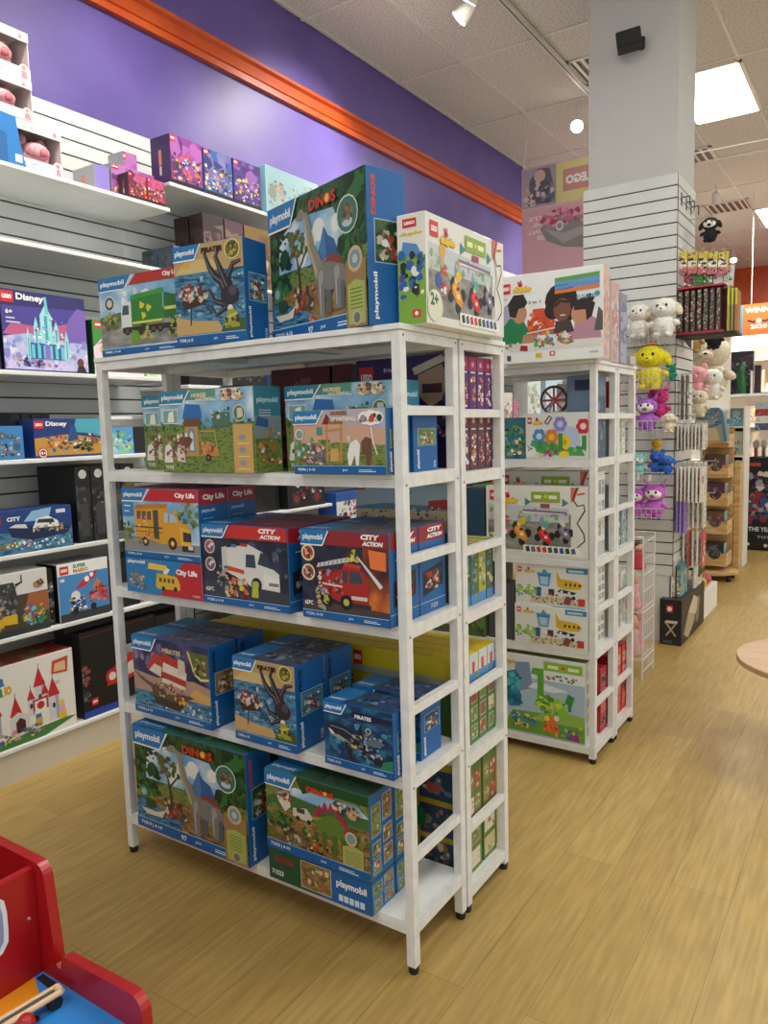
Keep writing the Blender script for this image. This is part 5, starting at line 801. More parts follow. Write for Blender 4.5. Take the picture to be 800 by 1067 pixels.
# ---- third level
z = L1[2]
lo_ = cb(-1.755, FR, .362, .125, z, .118, '#1e79b4', {'y-': a_bus_low, 'x+': flat('#a81f2a')}, 'blue and red carton with a small bus print under the school bus box', 0)
bs = cb(-1.755, FR, .362, .125, z+.119, .228, '#115f9c', {'y-': a_bus, 'x+': life_side, 'z+': flat('#8f2a30')}, 'blue carton picturing a yellow school bus', 0)
again(bs, .0, .128, 'school bus carton right behind the front one'); again(lo_, .0, .128, 'small-print bus carton in the second row')
am = cb(-1.402, FR, .346, .15, z, .247, '#115f9c', {'y-': a_ambulance, 'x+': action_side('#a81f2a', ('#c9c9c4', '#8a8a90', '#3a3a40')), 'z+': top_pm('#6a2a30', ('#8a3a3a', '#3a2a30', '#a84a44'))}, 'blue and red carton picturing a white ambulance', 0)
again(am, .0, .155, 'ambulance carton in the second row')
en = cb(-1.062, FR, .293, .145, z, .25, '#115f9c', {'y-': a_engine, 'x+': action_side('#8f2228'), 'z+': top_pm('#5a5a60', ('#3a3a40', '#7a7a80', '#8a3030'))}, 'blue and red carton picturing a red fire engine', 0)
again(en, .0, .15, 'fire engine carton behind the front one')
# ---- fourth level
z = L1[3]
shp = cb(-1.745, FR, .368, .12, z, .268, PB, {'y-': a_ship, 'x+': side_pm('71530', 'earth', logo='PIRATES'), 'z+': top_pm('#4a4a6a', ('#6a6a8a', '#2a2c4a', '#8a8060'))}, 'blue carton picturing a red-sailed pirate ship', 0)
again(shp, .0, .13, 'pirate ship carton in the second row')
kr = cb(-1.397, FR, .246, .135, z, .262, PB, {'y-': a_kraken, 'x+': side_pm('71598', 'sea', logo='PIRATES'), 'z+': top_pm('#4a5064')}, 'blue carton picturing a sea monster on the fourth level', 0)
again(kr, .0, .14, 'sea monster carton in the second row of the fourth level')
sh_ = cb(-1.064, FR, .232, .115, z, .186, PB, {'y-': a_orca, 'x+': side_pm('71633', 'deep_sea', False, None), 'z+': top_pm('#1d3f68', ('#2a5a88', '#10243c', '#6a8aa0'))}, 'blue carton picturing an armoured shark', 0)
again(sh_, .0, .14, 'armoured shark carton behind the front one')
# ---- fifth level
z = L1[4]
dn = cb(-1.61, FR, .528, .115, z, .368, PB, {'y-': a_brachio, 'x+': side_pm('71819', 'jungle', logo='DINOS'), 'z+': top_pm('#2f5f4a', ('#1f4a2a', '#4a7a4a', '#8aa080'))}, 'long-necked dinosaur carton on the lowest level', 0)
again(dn, .0, .15, 'long-necked dinosaur carton in the second row of the lowest level')
st = cb(-1.15, FR, .38, .12, z+.101, .25, '#2a5f6a', {'y-': a_stego, 'x+': small_pics(3), 'z+': top_pm('#2f4f3a', ('#1f3a2a', '#3a5a3a'))}, 'carton picturing a red-plated dinosaur, upper of two', 0)
sl = cb(-1.15, FR, .38, .12, z, .1, '#1f4f34', {'y-': a_stego_low, 'x+': small_pics(5)}, 'flat green and blue carton under the red-plated dinosaur box', 0)
again(st, .0, .125, 'red-plated dinosaur carton in the second row'); again(sl, .0, .125, 'flat green and blue carton in the second row')

# ---- back rack of the first pair
z = L2[1]
def narrow(base, c2, seed):
    def f(a): a.R(base, 0, 0, 1, 1); a.R(c2, 0, .75, 1, 1); a.E('#e8a0a8', .5, .86, .05); a.R('#e8dce8', .2, .7, .8, .73); a.N(['#e8e0d8', '#d8a0a0', '#c9803a', '#6a2a20'], .2, .08, .8, .62, 14, .05, seed)
    return f
for k in range(4):
    y = 2.022+.053*k
    n1 = cb(-1.062, y, .2, .05, z, .175, '#4a2048', {'x+': narrow('#5a3040', '#6a3a2c', k+3)}, ['nearest', 'second', 'third', 'farthest'][k]+' slim brown carton in the lower row behind the corner post', group='slim cartons on the back rack')
    n2 = cb(-1.062, y, .2, .05, z+.177, .165, '#5a1f60', {'x+': narrow('#5a2468', '#a82458', k)}, ['nearest', 'second', 'third', 'farthest'][k]+' slim magenta carton in the upper row behind the corner post', group='slim cartons on the back rack')
cb(-1.062, 1.972, .342, .045, z, .345, '#2f1b58', {'y-': lambda a: (a.R('#2f1b58', 0, 0, 1, 1), lg(a, .03, .74, .16, .2), a.T('#c8b8e0', 'friends', .3, .88, .2, .04), a.P('#b8904e', [(.2, 0), (.21, .5), (.62, .56), (.64, 0)]), a.P('#cfae70', [(.18, .5), (.22, .62), (.5, .66), (.64, .6), (.66, .52)]), a.R('#33242c', .28, .1, .58, .45), a.N(['#5f8ab0', '#d8c8b8', '#8a5a40', '#c06a8a'], .3, .05, .56, .4, 14, .05, 2), a.P('#cfc0b4', [(.6, .9), (.9, 1), (.95, .95), (.63, .84)]), a.P('#a88c78', [(.66, .66), (.66, .84), (.9, .92), (.96, .8), (.9, .62), (.78, .56)]), a.R('#3a2428', .7, .68, .9, .76), a.N(['#b0a0a8', '#4a3f6a', '#8a7a90'], .7, .3, .98, .56, 18, .04, 2)), 'z+': flat('#2f1b58')}, 'dark violet carton with a red square badge behind the horses box', 0)
for k in range(2): cb(-1.52+.09*k, 1.985, .25-.17*k, .14, z, .34, '#5a1a2c', {'y-': busy('#5f1a2c', ['#c8944a', '#8a3a3a', '#3a2a30', '#d8b070'], 14, .07, logo=False, seed=k), 'x+': busy('#3a1c24', ['#8a4a3a', '#b88a5a'], 8, .07, logo=False)}, ['wide', 'narrow'][k]+' wine-red carton at the back of the second level')
for k in range(2): cb(-1.92+.12*k, 1.985, .1, .12, z, .3-.03*k, '#1b1b20', {'y-': busy('#1b1b20', ['#3a3a44', '#8a8a90'], 8, .07, logo=False, seed=k+9)}, ['left', 'right'][k]+' small black carton behind the stable boxes')
# third level of the back rack
z = L2[2]
cb(-1.062, 1.972, .36, .03, z, .2, '#8a8a84', {}, 'plain grey carton under the beach scene box')
cb(-1.062, 1.972, .36, .03, z+.201, .18, '#cfd8d6', {'y-': lambda a: (a.R('#b9cdd6', 0, 0, 1, 1), a.R('#d6c79a', 0, .3, 1, .62), a.P('#6a9ab0', [(0, .6), (.3, .68), (1, .64), (1, .58), (0, .56)]), lg(a, .0, .9, .1, .08), a.L('#4a8a8a', [(.5, .5), (.52, .82)], .02), a.N(['#3f9a7a', '#5ab08a'], .44, .76, .6, .88, 6, .04, 2), a.P('#c9403a', [(.74, .6), (.76, .74), (.98, .78), (1, .6)]), a.N(['#c9823a', '#3a6a9a', '#d8d0c0', '#b83a3a', '#6a8a5a', '#3a3a3a'], .05, .36, .95, .64, 34, .03, 4), a.E('#a82030', .1, .4, .09), a.E(WH, .1, .4, .075), a.E('#a82030', .1, .4, .06), a.T(WH, '4+', .07, .38, .06, .05, .04), a.R('#4a8ab0', .2, 0, 1, .2)), 'x+': flat('#c8d0d0')}, 'light carton picturing a beach scene on the back rack', 0)
for k in range(4):
    c = ['#4f6f5a', '#4f6a5f', '#4a6050', '#a8a82c'][[0, 1, 3, 2][k]]
    cb(-1.062, 2.012+.055*k, .26, .05, z, .195, c, {'x+': lambda a, c=c, k=k: (a.R(c, 0, 0, 1, 1), a.R('#4a86c0', 0, 0, 1, .16), a.N(['#c9c08a', '#3a4a3a', '#8aa06a', '#6a8aa0'], .15, .22, .85, .9, 12, .06, k)), 'z+': flat('#b8b060')}, ['nearest', 'second', 'third', 'farthest'][k]+' slim green-grey carton on the middle level of the back rack', group='slim game cartons on the back rack')
z = L2[2]
cb(-1.44, 1.98, .3, .2, z, .2, '#7a7a50', {'y-': flat('#6a6a48'), 'z+': flat('#b8b060')}, 'olive carton behind the fire engine boxes')
# fourth level: long yellow cartons lying on game boxes
z = L2[3]
gm = pic_grid('#4f7a3c', ['#a84a3a', '#d8c8a0', '#6a8a4a', '#8a5a4a'], 1, 3, 4)
for k in range(4): cb(-1.062, 1.99+.061*k, .18, .056, z, .2, '#5a7a3c', {'x+': pic_grid('#4f7a3c', ['#a84a3a', '#d8c8a0', '#6a8a4a', '#8a5a4a'], 1, 3, 4+k)}, ['nearest', 'second', 'third', 'farthest'][k]+' green game carton standing below the yellow ones', group='green game cartons on the back rack')
for k in range(4): cb(-1.062, 1.985+.0635*k, 1.05, .06, z+.202, .09, '#cdb51f', {'x+': lambda a: (a.R('#c8cfd4', 0, 0, 1, 1), a.R('#d8402c', .3, .2, .6, .7), a.R('#4a86b8', 0, 0, 1, .3)), 'z+': lambda a: (a.R('#d6bf24', 0, 0, 1, 1), a.N(['#b89a1c', '#e0cf50'], .1, .2, .9, .8, 10, .2, 3)), 'y-': lambda a: (a.R('#cfb722', 0, 0, 1, 1), a.R('#9aa08a', 0, 0, 1, .25), lg(a, .62, .25, .035, .55))}, ['nearest', 'second', 'third', 'farthest'][k]+' long yellow carton laid across the back rack', group='long yellow cartons on the back rack')
for k in range(3): cb(-1.26-.27*k, 1.99, .25, .22, z, .2, '#6a7a5a', {'y-': busy(['#b8a82c', '#6f7a58', '#a89a3a'][k], ['#5a6a4a', '#d8c8a0', '#8a5a4a'], 14, .08, logo=k == 0, seed=k)}, ['right', 'middle', 'left'][k]+' olive game carton below the long yellow cartons')
# fifth level
z = L2[4]
for k in range(2):
    for j in range(2): cb(-1.062, 2.02+.11*j, .2, .1, z+.18*k, .178, '#4f6a34', {'x+': pic_grid('#5a7838', ['#c9b58a', '#a8503a', '#7a8a4a', '#d8d0b8'], 1+k, 2, 9+k*3+j, '#b8402c' if k else '#d8cfa8')}, '%s game carton with small pictures, %s row on the lowest back shelf' % (['nearer', 'farther'][j], ['lower', 'upper'][k]), group='picture game cartons on the lowest back shelf')
yl = cb(-1.068, 1.975, .3, .035, z, .38, '#a8901c', {'y-': lambda a: (a.R('#b09a20', 0, 0, 1, 1), [(a.R('#30405a', .06+.47*i, .06+.31*j, .47+.47*i, .32+.31*j), a.N(['#8a6a4a', '#5a7a9a', '#c9b08a', '#a8503a'], .12+.47*i, .1+.31*j, .42+.47*i, .28+.31*j, 8, .04, i+j*2)) for i in (0, 1) for j in range(3)], a.E('#1f7a3a', .5, .5, .09)), 'x+': flat('#a8901c')}, 'yellow carton with a green round badge on the lowest back shelf')

# ---- second row: front-facing cartons
FB = 3.17
cb(-.985, FB-.055, .445, .1, 1.76, .37, '#ecece8', {'y-': a_family, 'x+': busy('#d8b8a8', ['#c88a78', '#e0c8b8', '#b8a0b8'], 14, .08, logo=False), 'z+': flat('#e8e8e4')}, 'white carton picturing two children and a woman playing', .05)
cb(-1.02, 3.34, .12, .11, 1.76, .34, '#d8c0bc', {'x+': busy('#c9a8a4', ['#b86a58', '#e8d8d0', '#8a9ab0'], 14, .07, logo=False), 'y-': flat('#b8a8a0')}, 'pinkish carton standing behind the family box', 0)
cb(-1.02, 3.47, .12, .1, 1.76, .31, '#8f94a8', {'x+': busy('#8f94a8', ['#c8ccd8', '#5a6078'], 10, .07, logo=False), 'y-': flat('#a8acb8')}, 'grey-blue carton standing behind the pinkish one', 0)
cb(-1.012, 3.60, .2, .1, 1.76, .04, '#b8b4b0', {}, 'flat grey carton lying on the far rack top')
z = LB[1]
fl = cb(-1.062, FB, .285, .1, z, .2, '#dddedb', {'y-': a_flowers, 'x+': pic_grid('#dcdcd8', ['#b8a8a0', '#c8c8c4', '#a89a90'], 2, 4, 3)}, 'white carton picturing brightly coloured brick flowers')
cb(-1.355, FB+.02, .13, .1, z, .185, '#2f6f80', {'y-': busy('#35707c', ['#1a1a1e', '#e8e4dc', '#e07a2a', '#4aa04a', '#d8c02c'], 26, .07, logo=False, seed=3)}, 'teal carton with a black and white figure at the left of the second row')
cb(-1.50, FB+.02, .25, .1, z, .19, '#3a6a8a', {'y-': busy('#3a6a8a', ['#c8b8a0', '#e8e8e4', '#d8823a'], 20, .08, seed=6)}, 'blue carton seen past the corner of the first racks')
cb(-1.062, 3.28, .135, .12, z, .36, '#6a7f96', {'y-': lambda a: (a.R('#6a7f96', 0, 0, 1, 1), a.R('#20304a', .25, .82, .95, .95), a.R('#8aa0a8', 0, 0, 1, .55), a.N(['#6a8a4a', '#a8603a', '#c8c0a8', '#5a6a5a'], 0, .28, 1, .55, 22, .05, 3)), 'x+': busy('#596b80', ['#3a4a5a', '#8a98a8'], 8, .08, logo=False)}, 'tall slate-blue carton behind the brick flowers')
cb(-1.203, 3.30, .05, .1, z, .33, '#d8d8d0', {'y-': lambda a: (a.R('#c9c8c0', 0, 0, 1, 1), a.E('#e4e6e0', .5, .7, .14), a.R('#6f7a58', 0, .1, 1, .5))}, 'pale narrow carton left of the slate-blue one')
w = empty('spinning_toy', (-1.41, 3.27, z), 'upright dark spoked toy wheel between cartons on the second row', 'toy'); wc = on(1, 3.29, 577, 417)
w.location = (wc.x, 3.29, z); b = MB(); 
for k in range(24): t0, t1 = k*.2618, (k+1)*.2618; b.tube((wc.x+.06*math.cos(t0), 3.29, wc.z+.06*math.sin(t0)), (wc.x+.06*math.cos(t1), 3.29, wc.z+.06*math.sin(t1)), .006, M('#4a3436'))
b.build('rim', w); b = MB()
for k in range(8): t0 = k*.785; b.tube((wc.x, 3.29, wc.z), (wc.x+.058*math.cos(t0), 3.29, wc.z+.058*math.sin(t0)), .005, M('#a8403a'))
b.build('spokes', w); b = MB(); b.box(wc.x-.04, wc.x+.05, 3.279, 3.30, z, wc.z-.05, M('#b8b4bc'), .004); b.tube((wc.x-.03, 3.29, wc.z-.06), (wc.x, 3.29, wc.z), .006, M('#8a8a90')); b.build('stand', w)
cb(-1.3, 3.4, .1, .07, z, .26, '#cfc8c4', {}, 'plain cream carton deep in the second row') if 0 else None
for k in range(3): cb(-1.062, 3.5+.07*k, .2, .06, z, .2, '#c8c0b8', {'x+': busy(['#c9a8a8', '#c8d0a8', '#d8d4cc'][k], ['#e8e4e0', '#a89a90', '#8ab07a'], 10, .07, logo=False, seed=k)}, ['rose', 'pale green', 'cream'][k]+' slim carton on the upper shelf of the farthest rack')
cb(-1.062, 3.52, .12, .1, z+.22, .12, '#c02a34', {'x+': flat('#b8242c')}, 'small red carton high on the farthest rack'); 
z = LB[2]
rc = cb(-1.062, FB, .483, .1, z, .315, '#e4e2da', {'y-': a_race, 'x+': pic_grid('#dedcd4', ['#a89a90', '#c8c8c4', '#8a8a88'], 2, 3, 5)}, 'white carton picturing toy race cars, middle of the second row')
again(rc, .0, .12, 'race car carton standing behind the front one').location.z += .06
cb(-1.062, 3.29, .483, .1, z, .058, '#b8b8b0', {}, 'flat grey carton under the rear race car box')
cb(-1.555, FB, .3, .1, z, .3, '#22405a', {'y-': flat('#24425c')}, 'plain dark blue carton left of the race car box')
for k in range(3): cb(-1.062, 3.475+.088*k, .2, .075, z, .3-.05*k, '#8a9a98', {'x+': busy(['#7f9ba0', '#6a8a80', '#98a8b0'][k], ['#d8dcd8', '#4a6a60', '#b8a890'], 14, .06, logo=False, seed=k+2)}, ['nearest', 'middle', 'farthest'][k]+' grey-green carton on the middle shelf of the farthest rack')
z = LB[3]
ap = cb(-1.062, FB, .345, .1, z, .183, '#e8e7e2', {'y-': a_airport, 'x+': pic_grid('#dedcd4', ['#8a8a88', '#c8c8c4', '#a8a098'], 2, 4, 6), 'z+': lambda a: (a.R('#dfe4e4', 0, 0, 1, 1), a.R('#4a9ac0', .5, 0, .95, .5), a.R('#e0c040', .36, .2, .46, .7))}, 'white carton picturing a yellow toy plane, lower of two')
again(ap, .0, .012, 'white yellow-plane carton, upper of two', .184)
again(ap, .0, .12, 'yellow-plane carton in the back row, lower'); again(ap, .0, .125, 'yellow-plane carton in the back row, upper', .184)
cb(-1.42, FB+.02, .13, .12, z, .26, '#5a5a5e', {'y-': flat('#4a4a4e'), 'x+': flat('#77777a')}, 'dark grey carton left of the yellow-plane boxes'); cb(-1.52, FB+.14, .15, .1, z, .36, '#223a58', {'y-': flat('#233b5a')}, 'dark blue carton at the back left of the fourth level')
cb(-1.56, FB, .3, .12, z, .16, '#5a7a3a', {'y-': busy('#4a6a3a', ['#8a3a4a', '#2a2a2e', '#7fa04a', '#c94a5a'], 20, .1, logo=False, seed=9)}, 'green carton with dark red shapes seen through the first racks')
for k in range(3): cb(-1.062, 3.475+.088*k, .2, .075, z, .33-.03*k, '#c8c4bc', {'x+': busy(['#c8cac4', '#b8a8a8', '#cfd4c8'][k], ['#8a8a88', '#c98a98', '#5a7a6a'], 14, .06, logo=False, seed=k+6)}, ['nearest', 'middle', 'farthest'][k]+' pale carton on the fourth shelf of the farthest rack')
z = LB[4]
dd = cb(-1.075, FB, .385, .15, z, .375, '#e2e4de', {'y-': a_dinodup, 'x+': pic_grid('#dedcd4', ['#c8c8c4', '#b8b4ac', '#9a9a90'], 2, 5, 7), 'z+': flat('#8fa05a')}, 'large carton picturing a green toy dinosaur, lowest of the second row')
cb(-1.48, FB, .35, .15, z, .39, '#dfe6d8', {'y-': busy('#9fc0b0', ['#1f7a98', '#5fa83a', '#e8e4d8'], 18, .08, seed=4), 'z+': flat('#7fa050')}, 'white and teal carton beside the green toy dinosaur box')
for k in range(4): cb(-1.062, 3.34+.105*k+(.02 if k else 0), .14, .09, z, .30+.03*(k > 0), '#a82028', {'x+': pic_grid('#b02430' if k < 1 else '#c8382c', ['#5a2024', '#c8a8a0', '#d86a5a'], 1, 4, 3+k, '#c8b0a8' if k < 1 else '#d8503c'), 'z+': flat('#b8302c')}, ['dark red', 'first bright red', 'second bright red', 'third bright red'][k]+' carton on the lowest shelf at the end of the second row', group='red cartons on the lowest shelf')

# ================================================================== PILLAR GOODS
def basket(x0, x1, y0, y1, z0, z1, label, c='#cfcac4', r=.003, step=.03):
    b = MB(); m = M(c, .35, .3)
    for z in (z0, (z0+z1)/2, z1):
        for p, q in (((x0, y0, z), (x1, y0, z)), ((x0, y0, z), (x0, y1, z)), ((x1, y0, z), (x1, y1, z)), ((x0, y1, z), (x1, y1, z))): b.tube(p, q, r if z == z1 else r*.6, m)
    n = int((x1-x0)/step)
    for k in range(n+1): x = x0+(x1-x0)*k/n; b.tube((x, y0, z1), (x, y0, z0), r*.6, m); b.tube((x, y0, z0), (x, y1, z0), r*.6, m)
    n = max(1, int((y1-y0)/step))
    for k in range(n+1):
        y = y0+(y1-y0)*k/n
        for x in (x0, x1): b.tube((x, y, z1), (x, y, z0), r*.6, m)
    return tag(b.build('wire_basket'), label, 'basket', 'wire baskets on the pillar')
def at(px, py, y): p = on(1, y, px, py); return p.x, p.z
def plush(name, px, py, y, s, fab, label, ears='round', arms=True, hat=None, extra=None, ear_fab=None, face=None):
    """generic soft animal; (px,py) = its middle, s = height in metres"""
    x, zc = at(px, py, y); z = zc-s/2; k = s
    o = empty(name, (x, y, z), label, 'soft toy')
    b = MB(); b.ell((x, y, z+.28*k), (.27*k, .22*k, .28*k), fab)
    b.ell((x-.14*k, y-.16*k, z+.06*k), (.09*k, .15*k, .07*k), fab); b.ell((x+.14*k, y-.16*k, z+.06*k), (.09*k, .15*k, .07*k), fab)
    if arms: b.ell((x-.29*k, y-.06*k, z+.34*k), (.11*k, .08*k, .07*k), fab, Matrix.Rotation(-.5, 3, 'Y')); b.ell((x+.29*k, y-.06*k, z+.34*k), (.11*k, .08*k, .07*k), fab, Matrix.Rotation(.5, 3, 'Y'))
    b.build('body', o, smooth=True)
    h = MB(); h.ell((x, y-.03*k, z+.70*k), (.31*k, .26*k, .25*k), fab); h.ell((x, y-.26*k, z+.64*k), (.1*k, .07*k, .07*k), fab); h.build('head', o, smooth=True)
    for sgn in (-1, 1):
        e = MB(); ef = ear_fab or fab
        if ears == 'floppy': e.ell((x+sgn*.33*k, y-.03*k, z+.66*k), (.09*k, .07*k, .17*k), ef, Matrix.Rotation(-sgn*.45, 3, 'Y'))
        elif ears == 'pointed': e.tube((x+sgn*.17*k, y, z+.84*k), (x+sgn*.3*k, y, z+1.1*k), .1*k, ef, 10, .01*k)
        else: e.ell((x+sgn*.22*k, y, z+.92*k), (.09*k, .05*k, .09*k), ef)
        e.build('ear', o, smooth=True)
        e = MB(); e.ell((x+sgn*.1*k, y-(.3 if face else .26)*k, z+.74*k), (.034*k, .02*k, .04*k), 'fabric_black', None, 8, 6); e.build('eye', o, smooth=True)
    n = MB(); n.ell((x, y-.325*k, z+.66*k), (.026*k, .014*k, .018*k), 'fabric_black', None, 8, 6); n.build('nose', o, smooth=True)
    if hat: t = MB(); t.ell((x, y-.02*k, z+.975*k), (.15*k, .13*k, .055*k), hat); t.build('cap', o, smooth=True)
    if face: t = MB(); t.ell((x, y-.125*k, z+.68*k), (.25*k, .2*k, .17*k), face); t.build('face_patch', o, smooth=True)
    return o
YP = 5.1
x0, x1 = -1.5, -1.2
basket(x0, x1, 4.98, 5.24, 1.98, 2.08, 'wire basket holding white plush dogs on the pillar')
plush('plush_dog', 666, 334, YP, .23, 'fabric_white', 'white plush dog at the left in the top basket', 'floppy')
plush('plush_dog', 692, 330, YP-.03, .26, 'fabric_white', 'larger white plush dog with long ears in the top basket', 'floppy', ear_fab='fabric_cream')
plush('plush_dog', 679, 336, YP+.12, .16, 'fabric_cream', 'cream plush dog at the back of the top basket', 'floppy')
basket(x0, x1, 4.98, 5.24, 1.70, 1.83, 'wire basket holding the yellow plush')
plush('plush_dog', 678, 382, YP-.02, .3, 'fabric_yellow', 'bright yellow plush with drooping ears and a brown cap', 'floppy', hat=M('#b8622c', .9))
plush('plush_bear', 699, 388, YP+.09, .11, M('#1f8a74', .9), 'small green plush behind the yellow one')
basket(x0, x1, 4.98, 5.24, 1.385, 1.5, 'wire basket holding the purple and magenta plush')
plush('plush_rabbit', 686, 420, YP+.04, .22, 'fabric_magenta', 'magenta plush behind the purple one', 'pointed')
plush('plush_rabbit', 674, 431, YP-.04, .22, 'fabric_purple', 'purple plush with a white face in the third basket', 'pointed', face='fabric_white')
plush('plush_dog', 697, 440, YP-.02, .13, 'fabric_cream', 'cream plush at the right end of the third basket', 'floppy')
basket(x0, x1, 4.98, 5.24, 1.10, 1.17, 'wire basket holding small blue and teal toys')
plush('plush_bear', 685, 481, YP, .16, 'fabric_blue', 'blue plush in the fourth basket'); plush('plush_bear', 666, 484, YP-.04, .15, M('#7fc0b8', .9), 'pale teal plush at the left of the fourth basket', face='fabric_white')
plush('plush_bear', 684, 466, YP+.06, .11, M('#d8b020', .9), 'small golden plush above the blue one'); plush('plush_bear', 695, 484, YP-.03, .13, 'fabric_blue', 'second blue plush at the right end of the fourth basket', 'floppy')
basket(x0, x1, 4.98, 5.24, .82, .94, 'wire basket holding the orchid cat plush')
plush('plush_cat', 663, 523, YP-.04, .2, M('#b85ab8', .9), 'orchid plush cat at the left of the fifth basket', 'pointed', face='fabric_white'); plush('plush_cat', 682, 521, YP-.03, .23, M('#c060c0', .9), 'orchid plush cat with a large white face patch', 'pointed', face='fabric_white')
for k, (px, py) in enumerate([(665, 497), (677, 498)]): 
    x, z = at(px, py, 4.97); b = MB(); b.box(x-.008, x+.008, 4.965, 4.967, z-.02, z+.02, M('#e8e4dc')); tag(b.build('price_tag'), ['left', 'right'][k]+' white price tag hanging from the fourth basket', 'price tag')
# wire grid stand with dolls
gs = empty('wire_stand', (-1.16, 4.5, 0), 'white wire stand holding pink dolls between rack and pillar', 'display stand')
b = MB(); m = M('#e0ddd8', .4, .2)
gx = -1.15
for k in range(8): y = 4.38+.036*k; b.tube((gx, y, .03), (gx, y, .83), .0022, m)
for k in range(9): z = .05+.095*k; b.tube((gx, 4.38, z), (gx, 4.63, z), .0022, m)
for y in (4.38, 4.63): b.tube((gx, y, .0), (gx, y, .84), .005, m); b.tube((gx-.25, y, .0), (gx-.25, y, .84), .005, m); b.tube((gx, y, .84), (gx-.25, y, .84), .004, m)
b.build('grid_frame', gs)
for z in (.12, .4, .62):
    b = MB(); b.poly([(gx-.25, 4.38, z), (gx, 4.38, z), (gx, 4.63, z), (gx-.25, 4.63, z), (gx-.25, 4.38, z)], .004, m)
    for k in range(9): y = 4.38+.031*k; b.tube((gx-.25, y, z), (gx, y, z), .002, m)
    b.build('wire_tray', gs)
for k, (z, c, h) in enumerate([(.406, 'fabric_pink', .22), (.126, 'fabric_pink', .28), (.626, M('#c8404a', .8), .16), (.126, M('#d8b0a8', .8), .24)]):
    y = 4.44+.1*(k == 1 or k == 2)
    o = empty('boxed_doll', (gx-.06, y, z), ['pink doll on the middle tray of the wire stand', 'tall pink doll on the lowest tray', 'red soft doll on the upper tray', 'pale rose doll beside the tall pink one'][k], 'doll')
    b = MB(); b.lathe([(.042, z+.004), (.046, z+.02), (.03, z+h*.5), (.035, z+h*.62), (.015, z+h*.7)], c, gx-.07, y, 14); b.build('dress', o, smooth=True)
    b = MB(); b.ell((gx-.07, y, z+h*.82), (.032, .032, h*.16), M('#d8a890', .6)); b.build('head', o, smooth=True)
    b = MB(); b.ell((gx-.078, y+.006, z+h*.86), (.034, .036, h*.16), M(['#c8a060', '#a86a3a', '#5a2a20', '#d8c080'][k], .8)); b.build('hair', o, smooth=True)
# right face of the pillar: hooks, bags and card packs
def hookset(n, y0, y1, z, name, cat, label, w, h, cols, dx=.05, th=.006, group=None, xs=None, hook=True):
    """rows of flat packs hanging from hooks that stick out of the pillar's right face"""
    for k in range(n):
        y = y0+(y1-y0)*k/max(1, n-1); x0 = PX1+.02
        hk = MB(); hk.tube((PX1, y, z+.02), (PX1+dx*xs+.06, y, z+.02), .003, M('#c8c8c6', .3, .8)); hk.tube((PX1+dx*xs+.06, y, z+.02), (PX1+dx*xs+.06, y, z+.035), .003, M('#c8c8c6', .3, .8)); tag(hk.build('display_hook'), 'wire hook on the pillar side carrying the %ss' % label, 'hook')
        for j in range(xs):
            x = x0+dx*j; b = MB(); c = cols[(j+k) % len(cols)]
            b.box(x, x+th, y-w/2, y+w/2, z-h, z+.012, M(c), .001)
            a = Art(b, (x-.0, y-w/2, z-h), (1, 0, 0), (0, 0, 1), (0, -1, 0), th, h); 
            a2 = Art(b, (x+th, y-w/2, z-h), (0, 1, 0), (0, 0, 1), (1, 0, 0), w, h); a2.N([c, '#e8e4dc', '#5a5a5a', '#c96a7a', '#8aa86a'], .1, .1, .9, .75, 10, .1, j+k)
            tag(b.build(name), '%s on the %s hook, %s from the pillar' % (label, ['nearest', 'second', 'third', 'fourth', 'fifth'][k], ['first', 'second', 'third', 'fourth', 'fifth', 'sixth', 'seventh', 'eighth', 'ninth'][j]), cat, group or label+'s')
hookset(1, 5.24+.04, 5.3, 1.455, 'patterned_pack', 'pack', 'white dotted pack', .09, .15, ['#d8d4cc', '#cfc8c0', '#e0dcd4'], .022, .008, None, 8)
hookset(1, 5.24+.04, 5.3, 1.18, 'sticker_pack', 'pack', 'cream striped pack', .1, .22, ['#d8d0c4', '#e4ddd2'], .024, .012, None, 7)
hookset(1, 5.24+.04, 5.3, .955, 'craft_pack', 'pack', 'lilac pack', .1, .2, ['#8a70b8', '#9a80c4'], .022, .014, None, 3)
hookset(1, 5.5, 5.6, .985, 'note_pack', 'pack', 'white and green pack', .1, .22, ['#dcd8cc', '#c8ccb8', '#e8e4d8'], .03, .01, None, 5)
hookset(1, 5.5, 5.6, 1.2, 'note_pack', 'pack', 'ivory pack', .1, .2, ['#dcd8cc', '#cfc4b8', '#e8e4d8'], .03, .01, None, 5)
hookset(1, 5.5, 5.6, 1.47, 'note_pack', 'pack', 'beige pack', .1, .16, ['#c4b8a8', '#cfc4b8'], .03, .01, None, 5)
hookset(1, 5.5, 5.6, .73, 'card_pack', 'pack', 'red and white pack', .1, .24, ['#e0dcd4', '#c85a58', '#e0dcd4'], .03, .01, None, 5)
hookset(1, 5.35, 5.6, 1.78, 'strap_pack', 'pack', 'dark strap pack', .06, .28, ['#5a544c', '#4a4640'], .03, .01, None, 2)
